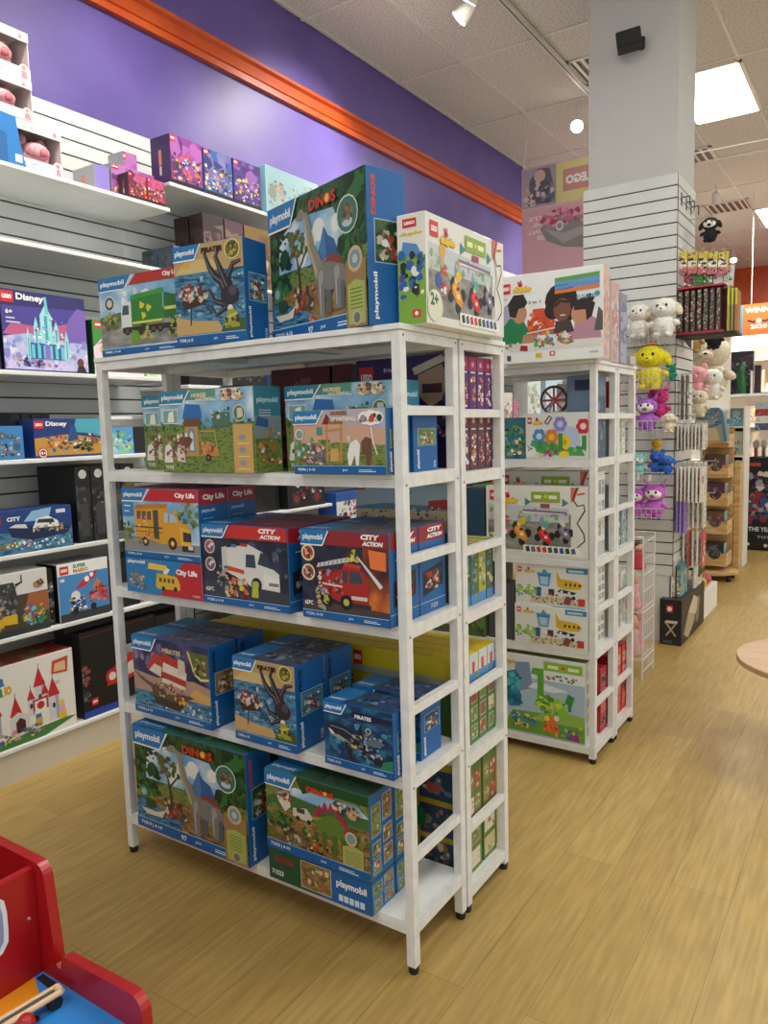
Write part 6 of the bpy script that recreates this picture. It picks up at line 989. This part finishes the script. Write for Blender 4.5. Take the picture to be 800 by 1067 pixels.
# metal faceout with lens-like clips near the top of the pillar side
for k in range(3):
    y = 5.35+.14*k; b = MB(); b.tube((PX1, y, 2.93), (PX1+.05, y, 2.93), .004, M('#3a3a3a')); b.tube((PX1+.05, y, 2.93), (PX1+.05, y, 2.87), .004, M('#3a3a3a')); b.box(PX1, PX1+.003, y-.015, y+.015, 2.88, 2.96, M('#4a4a4a')); tag(b.build('display_hook'), ['nearest', 'middle', 'farthest'][k]+' empty black hook at the top of the pillar side', 'hook')
plush('plush_cow', 740, 239, 5.6, .17, 'fabric_black', 'black and white plush hung high on the pillar side', 'floppy', face='fabric_white')
cw = on(1, 5.6, 740, 232); b = MB(); b.tube((PX1, 5.6, cw.z+.04), (cw.x, 5.6, cw.z+.04), .004, M('#c8c8c6', .3, .8)); b.tube((cw.x, 5.6, cw.z+.04), (cw.x, 5.6, cw.z-.0), .003, M('#c8c8c6', .3, .8)); tag(b.build('display_hook'), 'long wire hook carrying the black and white plush high on the pillar', 'hook')
# hanging bags, two tiers
for j in range(2):
    n = 5; 
    for k in range(n):
        p = on(1, 5.32+.03*j, 712+ (10.5*k if j == 0 else 10.5*k+6), 262 if j == 0 else 276); o = empty('party_bag', (p.x, 5.32+.03*j, p.z-.14), '%s of the striped gift bags in the %s row beside the pillar' % (['leftmost', 'second', 'middle', 'fourth', 'rightmost'][k], ['upper', 'lower'][j]), 'gift bag', 'striped gift bags by the pillar')
        b = MB(); y = 5.32+.03*j; x = p.x; z = p.z; b.prism([(x-.03, z-.005), (x+.026, z), (x+.02, z-.13), (x-.034, z-.14)], 1, y, y+.03, M('#c8b848') if j == 0 else M(['#8a2c3a', '#2f6a2c', '#2f6a2c', '#c9c4c0', '#c9c4c0'][k]))
        a = Art(b, (x-.034, y, z-.14), (1, 0, 0), (0, 0, 1), (0, -1, 0), .056, .14)
        if j == 0: a.R('#1c1c1e', .05, .6, .6, .72); a.R('#e8e4e4', 0, .35, .95, .58); a.R('#1c1c1e', .4, .42, .9, .52); a.R('#c06078', 0, .02, .95, .28); a.N(['#1c1c1e', '#e8e4e4', '#c06078', '#d8c84a'], .05, .05, .9, .95, 14, .06, k)
        else: a.N(['#e8e0e0', '#1c1c1e', '#5aa84a', '#c9506a'] if k != 1 else ['#3f8a34', '#5aa84a'], .05, .05, .95, .95, 14, .07, k)
        b.build('bag', o); h = MB(); h.poly([(x-.015, y+.01, z-.002), (x-.005, y+.01, z+.03), (x+.01, y+.01, z)], .002, M('#c8b848')); h.build('handle', o)
# tall patterned tubes on a black ledge
lg_ = MB(); lg_.box(-1.185, -.83, 5.24, 5.5, 2.03, 2.045, 'black_plastic', .002); lg_.prism([(5.24, 2.03), (5.5, 2.03), (5.5, 1.98)], 0, -1.15, -1.14, 'black_plastic'); tag(lg_.build('display_ledge'), 'black ledge projecting from the pillar under tall patterned packs', 'shelf')
b = MB(); b.box(-1.184, -.9, 5.26, 5.44, 2.047, 2.062, M('#a8243c')); b.box(-1.184, -.9, 5.44, 5.45, 2.062, 2.345, M('#6a1c2c')); b.box(-1.184, -.9, 5.26, 5.44, 2.335, 2.345, M('#b02844')); tag(b.build('counter_display'), 'crimson display tray holding the tall patterned tubes', 'display tray')
for k in range(7):
    x = -1.165+.038*k; b = MB(); b.box(x-.013, x+.013, 5.275, 5.30, 2.063, 2.325, M('#4a4038'), .003); a = Art(b, (x-.013, 5.275, 2.063), (1, 0, 0), (0, 0, 1), (0, -1, 0), .026, .262); a.N(['#c8c4b0', '#7a9a80', '#a83a4a', '#2a2a2e', '#d8b070', '#5a8a8a'], .15, .02, .85, .98, 26, .025, k); tag(b.build('patterned_tube'), ['first', 'second', 'third', 'fourth', 'fifth', 'sixth', 'seventh'][k]+' tall patterned tube from the left in the crimson tray', 'tube', 'tall patterned tubes on the black ledge')
for k in range(3): x = -.885+.022*k; b = MB(); b.box(x, x+.016, 5.27, 5.4, 2.046, 2.32-.01*k, M(['#a8a430', '#8a8460', '#b0723a'][k]), .002); a = Art(b, (x, 5.27, 2.046), (1, 0, 0), (0, 0, 1), (0, -1, 0), .016, .27); a.R('#c4c440', .1, .6, .9, .97); tag(b.build('wand_pack'), ['left', 'middle', 'right'][k]+' lime-topped slim pack at the end of the black ledge', 'pack')
# boxes at the foot of the pillar
bx = carton('toy_box', -1.25, -1.11, 5.19, 5.93, 0, .31, '#1b1b1e', {'x+': lambda a: (a.R('#1c1c1f', 0, 0, 1, 1), a.P('#a89878', [(.1, .2), (.3, .65), (.5, .88), (.6, .8), (.55, .3), (.3, .02)]), a.P('#c8bca0', [(.3, .6), (.5, .9), (.75, .7), (.6, .4)]), a.P('#8a7a5a', [(.6, .2), (.7, .8), (.8, .7), (.72, .2)]), a.L('#b8a888', [(.2, .1), (.5, .3)], .06)), 'y-': lambda a: (a.R('#1b1b1e', 0, 0, 1, 1), a.R('#c8303a', .3, .72, .6, .88), a.E('#e8d8d8', .45, .8, .05), a.P('#c8c0b0', [(.2, .48), (.3, .54), (.85, .54), (.8, .48)]), a.L('#b09a78', [(.3, .48), (.75, .2)], .035), a.L('#b09a78', [(.75, .48), (.3, .2)], .035), a.R('#4a4a4e', .15, .03, .6, .1)), 'z+': flat('#2a2a2e')}, 'black carton picturing a folding wooden table, on the floor by the pillar')
carton('picture_book', -1.128, -1.115, 5.6, 5.85, .312, .56, '#e6e2da', {'x+': busy('#e0dcd2', ['#c8a080', '#8a8a90'], 10, .08, logo=False), 'y-': flat('#d8d4cc')}, 'white picture book standing on the black table carton', 'book')
for k, (x, c, h) in enumerate([(-1.235, '#b8c0b8', .23), (-1.2, '#c9c4bc', .25), (-1.165, '#3f7a8a', .22)]):
    carton('picture_book', x, x+.025, 5.28, 5.5, .312, .312+h, c, {'y-': busy(c, ['#d8c84a', '#c94a3a', '#e8e4dc', '#4a8ab0'], 10, .08, logo=False, seed=k), 'x+': busy(c, ['#e8e4dc', '#8a9a8a'], 10, .1, logo=False)}, ['grey-green', 'cream', 'teal'][k]+' large book upright on the black table carton', 'book')
carton('storage_box', -1.30, -1.12, 5.98, 6.5, 0, .2, '#e6e2da', {'x+': flat('#e8e4dc'), 'y-': flat('#dcd8d0')}, 'low white carton behind the black one on the floor', 'box')
for k, c in enumerate(['#b8302c', '#d8a030', '#3f7a4a', '#c84a5a']): 
    b = MB(); b.ell((-1.2+.02*(k % 2), 6.05+.09*k, .247), (.05, .045, .045), M(c, .5)); b.box(-1.23, -1.16, 6.03+.09*k, 6.07+.09*k, .2, .24, M(c, .5)); tag(b.build('small_toy'), ['dark red', 'amber', 'green', 'pink'][k]+' small toy on the low white carton', 'toy')
for k in range(3): 
    x, z = -1.13, .58-.05*k; carton('game_pack', -1.178, -1.10, 5.30+.1*k, 5.34+.1*k, .60, .78-.02*k, ['#e0dcd4', '#c85a58', '#e4dcd0'][k], {'y-': busy(['#e0dcd4', '#c85a58', '#e4dcd0'][k], ['#c8303a', '#5a5a5a', '#4a7a4a'], 8, .1, logo=False, seed=k)}, ['nearest', 'middle', 'farthest'][k]+' narrow pack hanging low on the pillar side', 'pack') if 0 else None
gp = plush('plush_frog', 726, 590, 5.75, .14, M('#3f6a3a', .9), 'green plush hanging at the far side of the pillar')

# ================================================================== BACK OF THE SHOP
# wooden tiered display
wd = empty('display_tower', (-1.3, 7.8, 0), 'tiered pine display tower with scooped bins behind the pillar', 'display stand')
b = MB(); b.box(-1.5, -1.2, 7.28, 7.499, 1.286, 1.299, 'pine'); b.build('front_tray', wd)
b = MB(); b.lathe([(.19, .06), (.2, .065), (.2, .09), (.18, .095)], 'pine', -1.33, 7.62, 32); b.build('base_disc', wd)
for sx, sy in ((-.13, -.1), (.13, -.1), (.13, .1), (-.13, .1)):
    b = MB(); b.lathe([(.02, 0), (.025, .02), (.02, .05), (.012, .06)], 'black_plastic', -1.33+sx, 7.62+sy, 10); b.build('caster', wd)
b = MB(); b.box(-1.45, -1.22, 7.78, 7.80, .1, 1.42, 'pine'); b.build('back_panel', wd); b = MB(); b.box(-1.45, -1.435, 7.58, 7.779, .1, 1.42, 'pine'); b.build('side_panel', wd)
for i, z in enumerate((.14, .44, .70, .96, 1.24)):
    b = MB(); b.box(-1.434, -1.22, 7.51, 7.779, z, z+.012, 'pine')
    pts = [(-1.434, z), (-1.22, z), (-1.22, z+.12), (-1.265, z+.12)]+[(-1.325+.055*math.cos(t), z+.12-.06*math.sin(t)) for t in (0, .5, 1, 1.57, 2.1, 2.64, 3.1416)]+[(-1.434, z+.12)]
    b.prism(pts, 1, 7.50, 7.51, 'pine'); b.box(-1.23, -1.22, 7.511, 7.779, z+.012, z+.12, 'pine'); b.build('bin', wd)
    c = ['#2c2c30', '#6a4438', '#5a2a48', '#54443a', '#3f5a68'][i]
    carton('boxed_game', -1.42, -1.25, 7.54, 7.7, z+.013, z+.21, c, {'y-': busy(c, ['#c8b890', '#8a5a48', '#7f9aa8', '#3a4a5a'], 14, .08, logo=False, seed=i), 'x+': busy('#7fa0a8', ['#c8c4b8', '#4a7a8a', '#b8643a'], 14, .08, logo=False, seed=i+4)}, ['black', 'brown', 'plum', 'taupe', 'slate'][i]+' game box in the pine display, '+['lowest', 'second-lowest', 'middle', 'second-highest', 'highest'][i]+' bin')
# faceted display box with a fox-like face print: plain banded stand-in
fx = MB(); fx.prism([(-1.50, 1.30), (-1.20, 1.30), (-1.24, 1.56), (-1.28, 1.60), (-1.42, 1.60), (-1.46, 1.56)], 1, 7.30, 7.42, M('#5f7f98')); a = Art(fx, (-1.5, 7.30, 1.3), (1, 0, 0), (0, 0, 1), (0, -1, 0), .3, .3); a.P('#8a9a90', [(.1, .02), (.16, .5), (.84, .5), (.9, .02)]); a.P('#c8b890', [(.2, .02), (.3, .4), (.7, .4), (.8, .02)]); a.L('#2a3040', [(.25, .5), (.5, .44), (.75, .5)], .03); a.N(['#3f5f78', '#8ab0c0', '#a89a70'], .2, .55, .8, .9, 12, .06, 3); tag(fx.build('display_box'), 'blue-grey tapered display box in front of the pine tower', 'display box')
# white-framed shelf of turquoise boxes
ws = empty('white_bookcase', (-1.2, 8.6, 0), 'white-edged bookcase of turquoise boxes behind the pine tower', 'bookcase')
b = MB(); b.box(-1.62, -1.60, 8.3, 8.6, 0, 1.62, M('#d8d0c0')); b.box(-1.22, -1.20, 8.3, 8.6, 0, 1.62, M('#e4e0d4')); b.build('side_panel', ws)
for z in (.5, .84, 1.13, 1.42, 1.62): b = MB(); b.box(-1.60, -1.22, 8.3, 8.6, z-.015, z, M('#e0dccf')); b.build('shelf', ws)
b = MB(); b.box(-1.6, -1.22, 8.58, 8.6, 0, 1.6, M('#6a5a44')); b.build('back_panel', ws)
k_ = 0
for i, z in enumerate((.5, .84, 1.13, 1.42)):
    for j in range(2): carton('boxed_set', -1.59+.185*j, -1.41+.185*j, 8.32, 8.5, z+.001, z+.24-.06*(i == 3), '#5a98a4', {'y-': busy(['#5f9aa8', '#a8b8a0'][(i+j) % 2], ['#c8c8b8', '#2f6a80', '#c0583a', '#8ab8c0'], 16, .1, logo=False, seed=i*3+j)}, '%s turquoise box on the %s shelf of the white bookcase' % (['left', 'right'][j], ['lowest', 'second', 'third', 'top'][i]))
b = MB(); b.box(-1.262, -1.21, 8.12, 8.27, 0, 1.08, 'pine'); tag(b.build('wooden_post'), 'square pine upright right of the white bookcase', 'post')
# dark cabinet and shelf block at the right edge
dc = carton('display_case', -1.36, -.9, 9.45, 9.85, .02, 1.02, '#141417', {'y-': lambda a: (a.R('#141417', 0, 0, 1, 1), a.R('#a83a2c', .05, .94, .35, .98), a.N(['#7a2c34', '#c8b8b0', '#2c4a80', '#a8484a', '#3a3f5a', '#8a8a94', '#5a2a5a'], .1, .3, .95, .88, 60, .045, 2), a.T('#c8c8cc', 'THE YEAR', .1, .2, .6, .05, .03), a.T('#b8b8bc', 'TOY', .3, .12, .3, .03), a.E('#c8c8c8', .1, .05, .02), a.E('#c8c8c8', .5, .04, .02)), 'x+': flat('#101012')}, 'black cabinet with a crowded figure print at the right edge', 'cabinet')
b = MB(); b.box(-1.5, -1.40, 9.5, 9.8, .02, 1.5, M('#161618'), .005); b.box(-1.42, -1.395, 9.45, 9.48, .9, 1.45, M('#a8a8aa', .3, .6)); tag(b.build('dark_locker'), 'narrow black upright cabinet with a pale strip, left of the printed cabinet', 'cabinet')
gc = empty('glass_case', (-1.2, 9.65, 1.03), 'clear display case of small toys on the black cabinet', 'display case')
b = MB(); b.box(-1.33, -.95, 9.5, 9.8, 1.021, 1.06, M('#1c1c1f')); b.build('base', gc)
gm_ = bpy.data.materials.new('clear_pane'); gm_.use_nodes = True; gb = gm_.node_tree.nodes['Principled BSDF']; gb.inputs['Transmission Weight'].default_value = 1; gb.inputs['Roughness'].default_value = .03; gb.inputs['Alpha'].default_value = .35
b = MB(); b.box(-1.33, -.95, 9.5, 9.503, 1.06, 1.36, gm_); b.box(-1.33, -.95, 9.797, 9.8, 1.06, 1.36, gm_); b.box(-1.33, -1.327, 9.503, 9.797, 1.06, 1.36, gm_); b.build('pane', gc)
for k in range(4): b = MB(); x = -1.28+.08*k; b.ell((x, 9.65, 1.2), (.035, .035, .05), M(['#c8a8b8', '#d8d0c8', '#b85a4a', '#8aa8c8'][k], .5)); b.tube((x, 9.65, 1.061), (x, 9.65, 1.17), .02, M(['#8a4a5a', '#4a5a7a', '#d8c8a0', '#5a7a5a'][k], .5), 10); tag(b.build('figurine'), ['pink', 'white', 'red', 'blue'][k]+' figurine in the clear display case', 'figurine')
for k, (z, c, l) in enumerate([(1.362, '#3a4a6a', 'blue flat carton on the clear display case'), (1.44, '#d8d4cc', 'white flat carton second from the bottom on the clear case'), (1.52, '#a83a34', 'red flat carton near the top of the clear case'), (1.6, '#c8d8e0', 'pale blue flat carton topmost on the clear case')]): carton('flat_box', -1.28, -.95, 9.5, 9.78, z, z+.075, c, {'y-': busy(c, ['#e8e4dc', '#5a5a60', '#8a98b0'], 10, .12, logo=False, seed=k)}, l)
# high shelf with dark cartons and green bottle shapes, standing on an upright
hs_ = empty('display_shelf', (-1.45, 9.5, 1.75), 'white display shelf at eye height by the far wall', 'shelf')
b = MB(); b.box(-1.75, -1.1, 9.35, 9.95, 1.74, 1.77, 'white_laminate'); b.build('shelf_board', hs_)
for x in (-1.74, -1.13): b = MB(); b.box(x, x+.025, 9.9, 9.925, 0, 1.739, 'white_laminate'); b.build('post', hs_)
carton('toy_box', -1.545, -1.31, 9.5, 9.6, 1.771, 2.25, '#1d1a20', {'y-': busy('#1d1a22', ['#3a3440', '#5a3a48', '#8a8a8a'], 16, .08, logo=False)}, 'tall black carton on the white display shelf', 'toy box')
carton('toy_box', -1.335+.05, -1.22, 9.42, 9.5, 1.771, 2.08, '#17171a', {'y-': busy('#18181c', ['#6a2a34', '#3a3a4a'], 10, .08, logo=False)}, 'smaller black carton at the right on the white display shelf', 'toy box')
for k, x in enumerate((-1.575, -1.41)):
    b = MB(); b.lathe([(.045, 1.771), (.05, 1.79), (.05, 1.92), (.035, 1.97), (.04, 2.0), (.036, 2.06), (.015, 2.1)], M('#1f5a2a', .4), x, 9.42, 14); b.ell((x-.04, 9.42, 1.95), (.02, .02, .07), M('#1f5a2a', .4)); tag(b.build('green_figure', smooth=True), ['left', 'right'][k]+' dark green figure in front of the tall black carton', 'toy figure')
b = MB(); b.box(-1.32, -1.30, 9.4, 9.41, 1.771, 2.02, M('#e8e0dc')); tag(b.build('price_card'), 'tall white card between the two black cartons', 'card')
# bright far shelving behind
fs = empty('far_bookcase', (-1.3, 12.4, 0), 'bright white shelving unit at the back of the shop', 'bookcase')
b = MB(); b.box(-2.6, .6, 12.5, 12.6, 0, 2.75, M('#e8e2d8')); b.build('back_panel', fs)
for z in (.4, .9, 1.4, 1.9, 2.35): b = MB(); b.box(-2.6, .6, 12.2, 12.5, z-.03, z, M('#ece6dc')); b.build('shelf', fs)
b = MB(); b.box(-1.75, .6, 12.1, 12.19, 2.62, 2.8, M('#e8c4c0')); a = Art(b, (-1.75, 12.1, 2.62), (1, 0, 0), (0, 0, 1), (0, -1, 0), 2.35, .18); a.R('#f2e8e4', 0, 0, 1, .3); a.T('#5a4a50', 'seasonal favourites', .4, .75, .2, .12) if 0 else None; b.build('header_board', fs)
R9 = random.Random(3)
for i, z in enumerate((.4, .9, 1.4, 1.9)):
    for j in range(6):
        x = -2.3+.42*j; c = R9.choice(['#d8d0c0', '#e8d8a0', '#c8a080', '#e0e0e4', '#d8b8b8', '#8a5a4a', '#c8d0d8', '#a89a80']); carton('toy_box', x, x+R9.uniform(.25, .38), 12.25, 12.4, z+.001, z+R9.uniform(.22, .4), c, {'y-': busy(c, ['#c9806a', '#e8e4dc', '#5a5a60', '#d8c060'], 10, .1, logo=False, seed=i*7+j)}, '%s carton on the %s shelf of the bright shelving unit' % (['leftmost', 'second', 'third', 'fourth', 'fifth', 'rightmost'][j], ['lowest', 'second', 'third', 'top'][i]))
# large cream plush cluster
for px, py, s, f, l, y in [(739, 381, .6, 'fabric_cream', 'large cream plush on the far side of the pillar', 7.6), (722, 352, .26, M('#a88a4a', .9), 'golden brown plush above the cream one', 6.9), (744, 350, .22, 'fabric_black', 'black plush hanging under the black ledge', 7.0), (725, 398, .3, 'fabric_pink', 'pale pink plush below the large cream one', 7.0), (742, 400, .28, 'fabric_white', 'white plush at the foot of the plush cluster', 7.1), (728, 420, .24, 'fabric_cream', 'small cream plush lowest in the plush cluster', 6.9)]: plush('plush_bear', px, py, y, s, f, l, 'round')
pr = empty('plush_shelf', (-1.5, 7.8, 1.6), 'white shelf unit carrying the plush cluster beyond the pillar', 'shelf')
b = MB(); b.box(-1.66, -1.30, 8.0, 8.02, 1.5, 2.5, M('#e8e2d8')); b.build('back_panel', pr); b = MB(); b.box(-1.60, -1.3, 7.45, 7.99, 1.58, 1.595, M('#e8e2d8')); b.build('shelf_board', pr); b = MB(); b.box(-1.66, -1.64, 7.7, 7.99, 0, 2.5, M('#e8e2d8')); b.build('side_panel', pr)
# hanging signs
sg = empty('hanging_sign', (-1.2, 11.0, 2.7), 'hanging orange and teal board printed WINNER', 'sign')
q0 = on(1, 11.0, 773, 350); q1 = on(1, 11.0, 773, 318)
X0, Z0, Z1_ = q0.x, q0.z, q1.z; b = MB(); b.box(X0-.07, X0+.75, 11.0, 11.03, Z0, Z1_, M('#d8662c')); a = Art(b, (X0-.07, 11.0, Z0), (1, 0, 0), (0, 0, 1), (0, -1, 0), .82, Z1_-Z0); a.R('#3a8a9a', 0, 0, .09, 1); a.T('#f0dcd0', 'WINNER', .12, .72, .5, .17, .03); a.L('#3a2a30', [(.16, .48), (.24, .42), (.32, .48), (.4, .42), (.5, .48)], .07); a.E('#d8b0a0', .32, .45, .09); a.T('#f0dcd0', '2020', .2, .2, .24, .14, .03); b.build('board', sg)
b = MB(); b.tube((X0+.1, 11.015, Z1_), (X0+.1, 11.015, CZ), .004, M('#d8d4d0')); b.tube((X0+.6, 11.015, Z1_), (X0+.6, 11.015, CZ), .004, M('#d8d4d0')); b.build('cable', sg)
# translucent banner left of the pillar
bn = empty('hanging_banner', (-2.74, 7.2, 2.9), 'pale pink and yellow banner with mirrored lettering hung beside the pillar', 'banner')
tm = {}
B0, B1, BZ0, BZ1 = -3.08, -2.25, 2.78, 3.955
b = MB(); b.box(B0, B1, 7.2, 7.206, BZ0, BZ1, M('#dcb6bc', .6))
a = Art(b, (B0, 7.2, BZ0), (1, 0, 0), (0, 0, 1), (0, -1, 0), B1-B0, BZ1-BZ0)
a.R('#d8a9b0', 0, 0, 1, .66); a.R('#a9a3a8', .01, .68, .42, .99); a.P('#6d6872', [(.06, .7), (.1, .9), (.2, .98), (.34, .97), (.4, .8), (.4, .7)]); a.E('#d8b8ac', .22, .92, .05); a.N(['#5a5866', '#8a8694', '#c8b0a8', '#6a7080', '#d8c8c0'], .04, .7, .38, .86, 26, .03, 3)
a.R('#dcd594', .42, .68, 1, .99); a.R('#cf8f8c', .5, .76, .86, .93); g, fs_ = glyphs('LEGO', .06); a.raw(WH, [(.83-p_*.3, .81+q_*.07) for p_, q_ in g], fs_)
for t_, x_, y_, w_ in (('ETS', .28, .57, .2), ('OS,', .28, .52, .16), ('WALL', .3, .465, .24), ('LEASE', .42, .415, .24)):
    g, fs_ = glyphs(t_, .04); a.raw('#ecd6d8', [(x_-p_*w_, y_+q_*.035) for p_, q_ in g], fs_)
a.P('#8d8784', [(.22, .5), (.3, .4), (.5, .33), (.78, .3), (.84, .5), (.7, .56), (.3, .54)]); a.P('#a9a4a0', [(.26, .5), (.5, .44), (.8, .48), (.8, .42), (.5, .36)]); a.P('#cf6f8f', [(.22, .54), (.26, .61), (.4, .58), (.6, .62), (.62, .54), (.4, .5)]); a.N(['#cf6f8f', '#b84a6a', '#e09ab0', '#a8483c', '#8a9aa0', '#c0a090'], .25, .5, .82, .63, 26, .025, 5); a.E('#d8d4d4', .46, .5, .035, .04); a.E('#9a9698', .46, .5, .022)
b.build('printed_sheet', bn); b = MB(); b.tube((B0+.02, 7.203, BZ1), (B0-.12, 7.6, CZ), .004, M('#ecebe8')); b.tube((B1-.05, 7.203, BZ1), (B1+.12, 7.5, CZ), .004, M('#ecebe8')); b.build('cord', bn)

# ================================================================== RIGHT EDGE TABLE
tb = empty('round_table', (-.2, 3.5, 0), 'round wooden tabletop cut by the right edge', 'table')
p0 = on(2, .46, 771, 683); rT = .36; cx, cy = p0.x+rT*.93, p0.y+.08
b = MB(); b.lathe([(rT-.004, .44), (rT, .443), (rT, .462), (rT-.004, .465)], 'wood_top', cx, cy, 48); b.build('tabletop', tb)
b = MB(); b.lathe([(rT+.0015, .445), (rT+.0015, .461)], M('#dcc49a'), cx, cy, 48); b.build('edge_band', tb) if 0 else None
for k in range(4): t0 = .78+k*1.57; b = MB(); b.tube((cx+.2*math.cos(t0), cy+.2*math.sin(t0), .44), (cx+.24*math.cos(t0), cy+.24*math.sin(t0), 0), .02, 'pine', 12, .014); b.build('leg', tb)

# ================================================================== RED PLAY TABLE
pt = empty('play_table', (0, 0, 0), 'glossy red wooden play table with a blue picture tray, bottom left corner', 'play table')
RP = 'red_paint'; yb = .835
def arcp(cx_, cz_, r, a0, a1, n=5): return [(cx_+r*math.cos(a0+(a1-a0)*i/n), cz_+r*math.sin(a0+(a1-a0)*i/n)) for i in range(n+1)]
xa, za = -1.428, .618; xb_, zb_ = -1.135, .432
prof = [(-2.1, 0), (-2.1, za)]+arcp(xa-.03, za-.03, .03, math.pi/2, 0)+[(-1.408, .408), (-1.398, .402), (-1.392, .405), (-1.388, .43), (-1.38, .434)]+arcp(xb_-.035, zb_-.025, .035, math.pi/2, 0)+[(xb_+.01, 0)]
b = MB(); b.prism(prof, 1, yb, yb+.022, RP); b.build('end_panel', pt)
b = MB(); b.box(-1.48, -1.462, .2, yb-.001, .30, .605, RP); b.build('bin_front', pt)
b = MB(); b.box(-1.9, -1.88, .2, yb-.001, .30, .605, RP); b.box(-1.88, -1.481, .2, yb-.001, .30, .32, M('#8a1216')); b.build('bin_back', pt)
b = MB(); b.prism([(.53+dy, .455+dz) for dy, dz in ((0, .03), (.03, 0), (.2, 0), (.225, .008), (.238, .025), (.24, .05), (.24, .09), (.236, .115), (.222, .13), (.2, .135), (.03, .135), (0, .1))], 0, -1.462, -1.460, M('#dfe0e4')); b.prism([(.54+dy, .465+dz) for dy, dz in ((0, .025), (.025, 0), (.19, 0), (.208, .008), (.218, .022), (.22, .045), (.22, .08), (.216, .1), (.204, .112), (.19, .115), (.025, .115), (0, .085))], 0, -1.460, -1.459, M('#8a93b0')); b.build('handle_window', pt)
b = MB(); b.tube((-1.462, .815, .503), (-1.459, .815, .503), .003, M('#c8a8a0'), 10); b.build('screw', pt)
b = MB(); b.box(-1.461, xb_-.02, .2, yb-.001, .358, .37, M('#3a8ad0'), 0)
a = Art(b, (-1.461, .2, .37), (1, 0, 0), (0, 1, 0), (0, 0, 1), 1.461-.02+xb_, yb-.2)
a.R('#2f86d4', 0, 0, 1, 1); a.P('#e08a1c', [(0, .62), (0, .97), (.2, .93), (.36, .84), (.42, .74), (.34, .64), (.2, .56)]); a.P('#1f2430', [(.28, .995), (.02, .995), (.02, .97), (.3, .96)])
for k in range(7): t0 = -.3+k*.5; a.P('#5aa832', [(.08, .72), (.08+.1*math.cos(t0), .72+.05*math.sin(t0)), (.1+.08*math.cos(t0+.3), .72+.04*math.sin(t0+.3))])
for k in range(14): t0 = k*.449; a.P('#e8f2fa', [(.66, .72), (.66+.12*math.cos(t0), .72+.045*math.sin(t0)), (.665+.1*math.cos(t0+.16), .72+.038*math.sin(t0+.16))])
a.P('#b8d84a', [(.3, .76), (.34, .84), (.42, .84), (.44, .76)]); a.E('#1a1a1c', .36, .86, .018); a.E('#1a1a1c', .4, .78, .02)
b.build('picture_tray', pt)
b = MB(); b.box(xb_-.019, xb_+.003, .2, yb-.001, .0, .385, RP); b.build('side_panel', pt)
b = MB(); b.box(-1.12-.07, xb_-.022, .2, .74, .3705, .385, M('#241a1a')); b.build('groove_block', pt)
pw = empty('wooden_track', (-1.3, .72, .32), 'pale wooden track arm with black wheels lying on the blue tray', 'toy')
pA = on(2, .40, 6, 1064); pB = on(2, .40, 61, 1031)
b = MB(); d = (pB-pA).normalized(); nrm = Vector((-d.y, d.x, 0)); 
for s_ in (-.011, .011): b.tube(pA-d*.07+nrm*s_*.9, pB+nrm*s_*.9, .006, M('#d8b890'), 10)
b.tube(pB+nrm*.01, pB-nrm*.01, .008, M('#d8b890'), 10); b.tube(pA-d*.07, pB-d*.01, .006, M('#3a2e2a'), 8); 
b.build('arm', pw)
for t_ in (.0, .06): 
    c0 = pB-d*(.012+t_)-Vector((0, 0, .018)); b = MB(); b.tube(c0-nrm*.012, c0+nrm*.012, .014, 'black_plastic', 14); b.build('wheel', pw)
b = MB(); q = on(2, .39, 27, 1066); b.ell((q.x, q.y, .388), (.018, .018, .02), M('#a81c20', .3)); b.build('red_knob', pw, smooth=True)
for o in (pw,): 
    pass
bpy.context.view_layer.update()

# ================================================================== LIGHT
w_ = bpy.data.worlds.new('shop_daylight'); scene.world = w_; w_.use_nodes = True
bg = w_.node_tree.nodes['Background']; bg.inputs[0].default_value = (.92, .98, 1, 1); bg.inputs[1].default_value = .8
scene.view_settings.view_transform = 'Standard'; scene.view_settings.look = 'None'; scene.view_settings.exposure = .16; scene.view_settings.gamma = 1; scene.view_settings.use_curve_mapping = False
